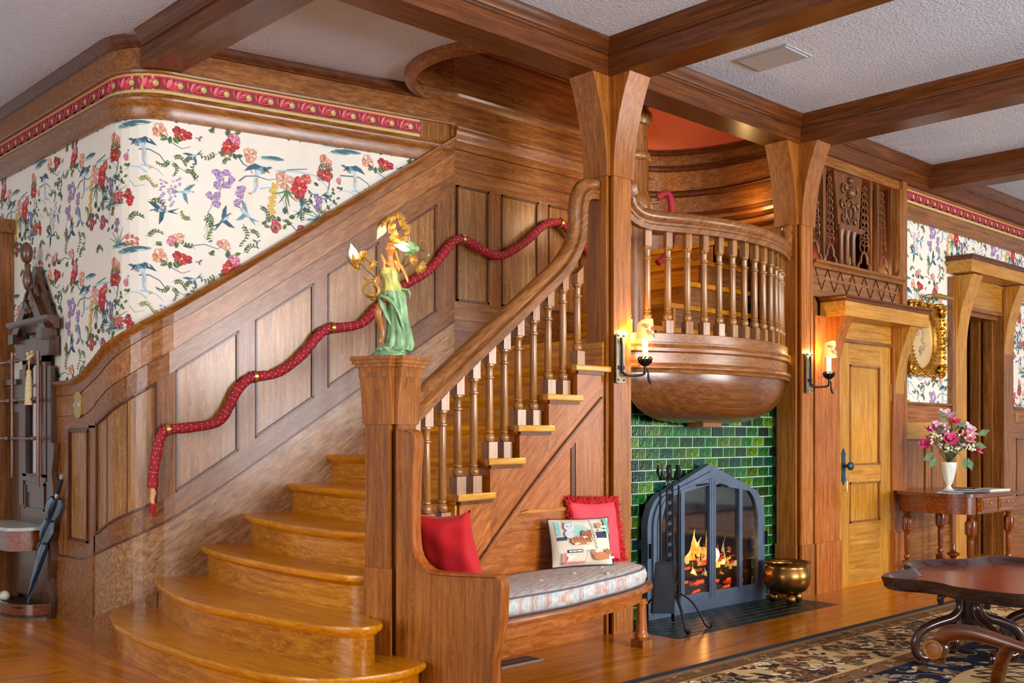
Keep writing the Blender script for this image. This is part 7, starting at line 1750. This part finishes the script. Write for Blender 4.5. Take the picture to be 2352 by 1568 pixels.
def pedestal(cx, cy, dirs):
    MB().lathe([(.001, .155), (.05, .16), (.06, .18), (.05, .20), (.032, .21), (.045, .225), (.05, .25), (.052, .40), (.07, .42), (.09, .435), (.001, .436)], (cx, cy, 0), 10).build('column', DM, ct, 30)
    for an in dirs:
        d = Vector((math.cos(an), math.sin(an), 0)); c0 = Vector((cx, cy, 0)); Pz = lambda q, z: tuple(c0 + d * q + Vector((0, 0, z)))
        p = cr2([Pz(.16, .335), Pz(.165, .37), (*Pz(.13, .40)[:2], .40), Pz(.085, .395), Pz(.055, .35), Pz(.06, .30), Pz(.10, .26), Pz(.18, .235), Pz(.26, .20), Pz(.305, .14), Pz(.30, .075), Pz(.255, .045), Pz(.215, .06), Pz(.205, .095), Pz(.225, .115)], 4)
        MB().tube(p, [.016 + .010 * math.sin(PI * i / (len(p) - 1)) for i in range(len(p))], 10).build('scroll_leg', DM, ct, 60)
        MB().lathe([(.02, .0), (.028, .012), (.018, .026), (.026, .04), (.015, .05)], Vector(Pz(.275, .010)), 12).build('foot', DM, ct, 50)
pedestal(5.74, 2.42, (2.45, .75, -2.2, -.6)); pedestal(6.42, 2.2, (2.3, .7, -2.3, -.8))
MB().tube([(5.55, 2.2, .06), (5.9, 2.05, .07), (6.3, 1.95, .06)], .02, 8).build('stretcher', DM, ct, 60)

# ================================================================== ARMCHAIR
ch = thing('armchair', 'mahogany armchair with scrolled arm and gold trellis seat, cut by the lower right corner', 'chair', (3.3, 1.1, .01))
CW = wood('chair_mahogany', (100, 46, 20), (60, 26, 12), (136, 74, 36), 'y', .25, .1, .4)
def CA(q, sd=0): return q
ap_ = cr2([(2.905, 1.375, .60), (2.90, 1.37, .655), (2.895, 1.34, .69), (2.89, 1.27, .70), (2.885, 1.17, .685), (2.875, 1.05, .665), (2.86, .90, .66), (2.85, .72, .69)], 4)
for sx in (0, .84):
    pts = [(x + sx, y, z - .02) for x, y, z in ap_]
    MB().tube(pts, [.015 + .009 * math.sin(PI * min(1, i / (len(pts) - 1) * 1.3 + .15)) for i in range(len(pts))], 12, .8).build('arm', CW, ch, 60)
    MB().lathe([(.001, -.020), (.026, -.020), (.030, -.012), (.030, .012), (.026, .020), (.001, .020)], (2.895 + sx, 1.375, .622), 20, Matrix.Rotation(PI / 2, 4, 'Y')).build('arm_scroll', CW, ch, 40)
    m = MB(); m.lathe([(.012, 0), (.018, .002), (.019, .004), (.012, .005)], (2.872 + sx, 1.375, .622), 20, Matrix.Rotation(-PI / 2, 4, 'Y')); m.tube([(2.868 + sx, 1.375 + .024 * math.cos(a), .622 + .024 * math.sin(a)) for a in [i * PI / 8 for i in range(17)]], .005, 6); m.build('rosette', wood('rosette_oak', (150, 84, 36), (116, 60, 22), (176, 108, 54), 'y'), ch, 50)
    MB().tube(cr2([(2.885 + sx, 1.17, .665), (2.90 + sx, 1.20, .60), (2.93 + sx * .93, 1.22, .52), (2.96 + sx * .9, 1.20, .44), (2.96 + sx * .9, 1.18, .38)], 4), [.022] * 16 + [.024], 10, .7).build('arm_support', CW, ch, 60)
SEAT = [(2.97, 1.36), (3.08, 1.45), (3.28, 1.49), (3.46, 1.45), (3.57, 1.36), (3.55, .80), (2.99, .80)]
so = cr2(SEAT + [SEAT[0]], 4)[:-1]; n = len(so); vs = []; fs = []; cc = Vector((3.27, 1.1))
for k_, z in [(1, .39), (1.0, .43), (.98, .46), (.92, .485), (.8, .50), (.5, .515), (.02, .52)]: vs += [(cc.x + (x - cc.x) * k_, cc.y + (y - cc.y) * k_, z) for x, y in so]
for j in range(6): fs += [(j * n + i, j * n + (i + 1) % n, (j + 1) * n + (i + 1) % n, (j + 1) * n + i) for i in range(n)]
MB().add(vs, fs).build('seat', plain('gold_silk', (200, 168, 108), .6, var=.12, vscale=8), ch, 60)
def seatz(x, y):
    q = max(abs(x - 3.27) / .3, abs(y - 1.12) / .36); return .5165 - .034 * q ** 3
m = MB()
for k in range(-8, 9):
    for sg in (-1, 1):
        pr = []
        for j in range(22):
            y = .84 + j * .03; x = 3.27 + k * .075 + sg * (y - 1.1) * .6
            if abs(x - 3.27) < .27 and y < 1.43 - .1 * abs(x - 3.27) / .27: pr.append((x, y, seatz(x, y) + .0015))
        if len(pr) > 1: m.tube(pr, .002, 4)
m.build('trellis_print', plain('trellis_brown', (58, 36, 24), .8), ch)
MB().prism([(cc.x + (x - cc.x) * 1.015, cc.y + (y - cc.y) * 1.015) for x, y in so], XY(.34), 0, .06).build('seat_rail', CW, ch)
for x, y in ((3.0, 1.36), (3.54, 1.36), (3.02, .82), (3.52, .82)): MB().tube([(x, y, .01), (x, y, .15), (x * .99 + .03, y, .35)], [.014, .018, .026], 8).build('leg', CW, ch, 60)
m = MB(); m.tube(cr2([(2.9, .72, .34), (2.87, .70, .66), (2.9, .62, .95), (3.1, .58, 1.06), (3.27, .57, 1.08), (3.44, .58, 1.06), (3.64, .62, .95), (3.66, .70, .66), (3.6, .72, .34)], 3), .024, 8); m.build('back_frame', CW, ch, 60)
MB().obox((3.27, .62, .74), (.30, 0, 0), (0, .03, .0), (0, -.05, .26)).build('backrest', plain('gold_silk', (200, 168, 108)), ch)
ch.location = (3.3 + .05, 1.1 - .04, .03)
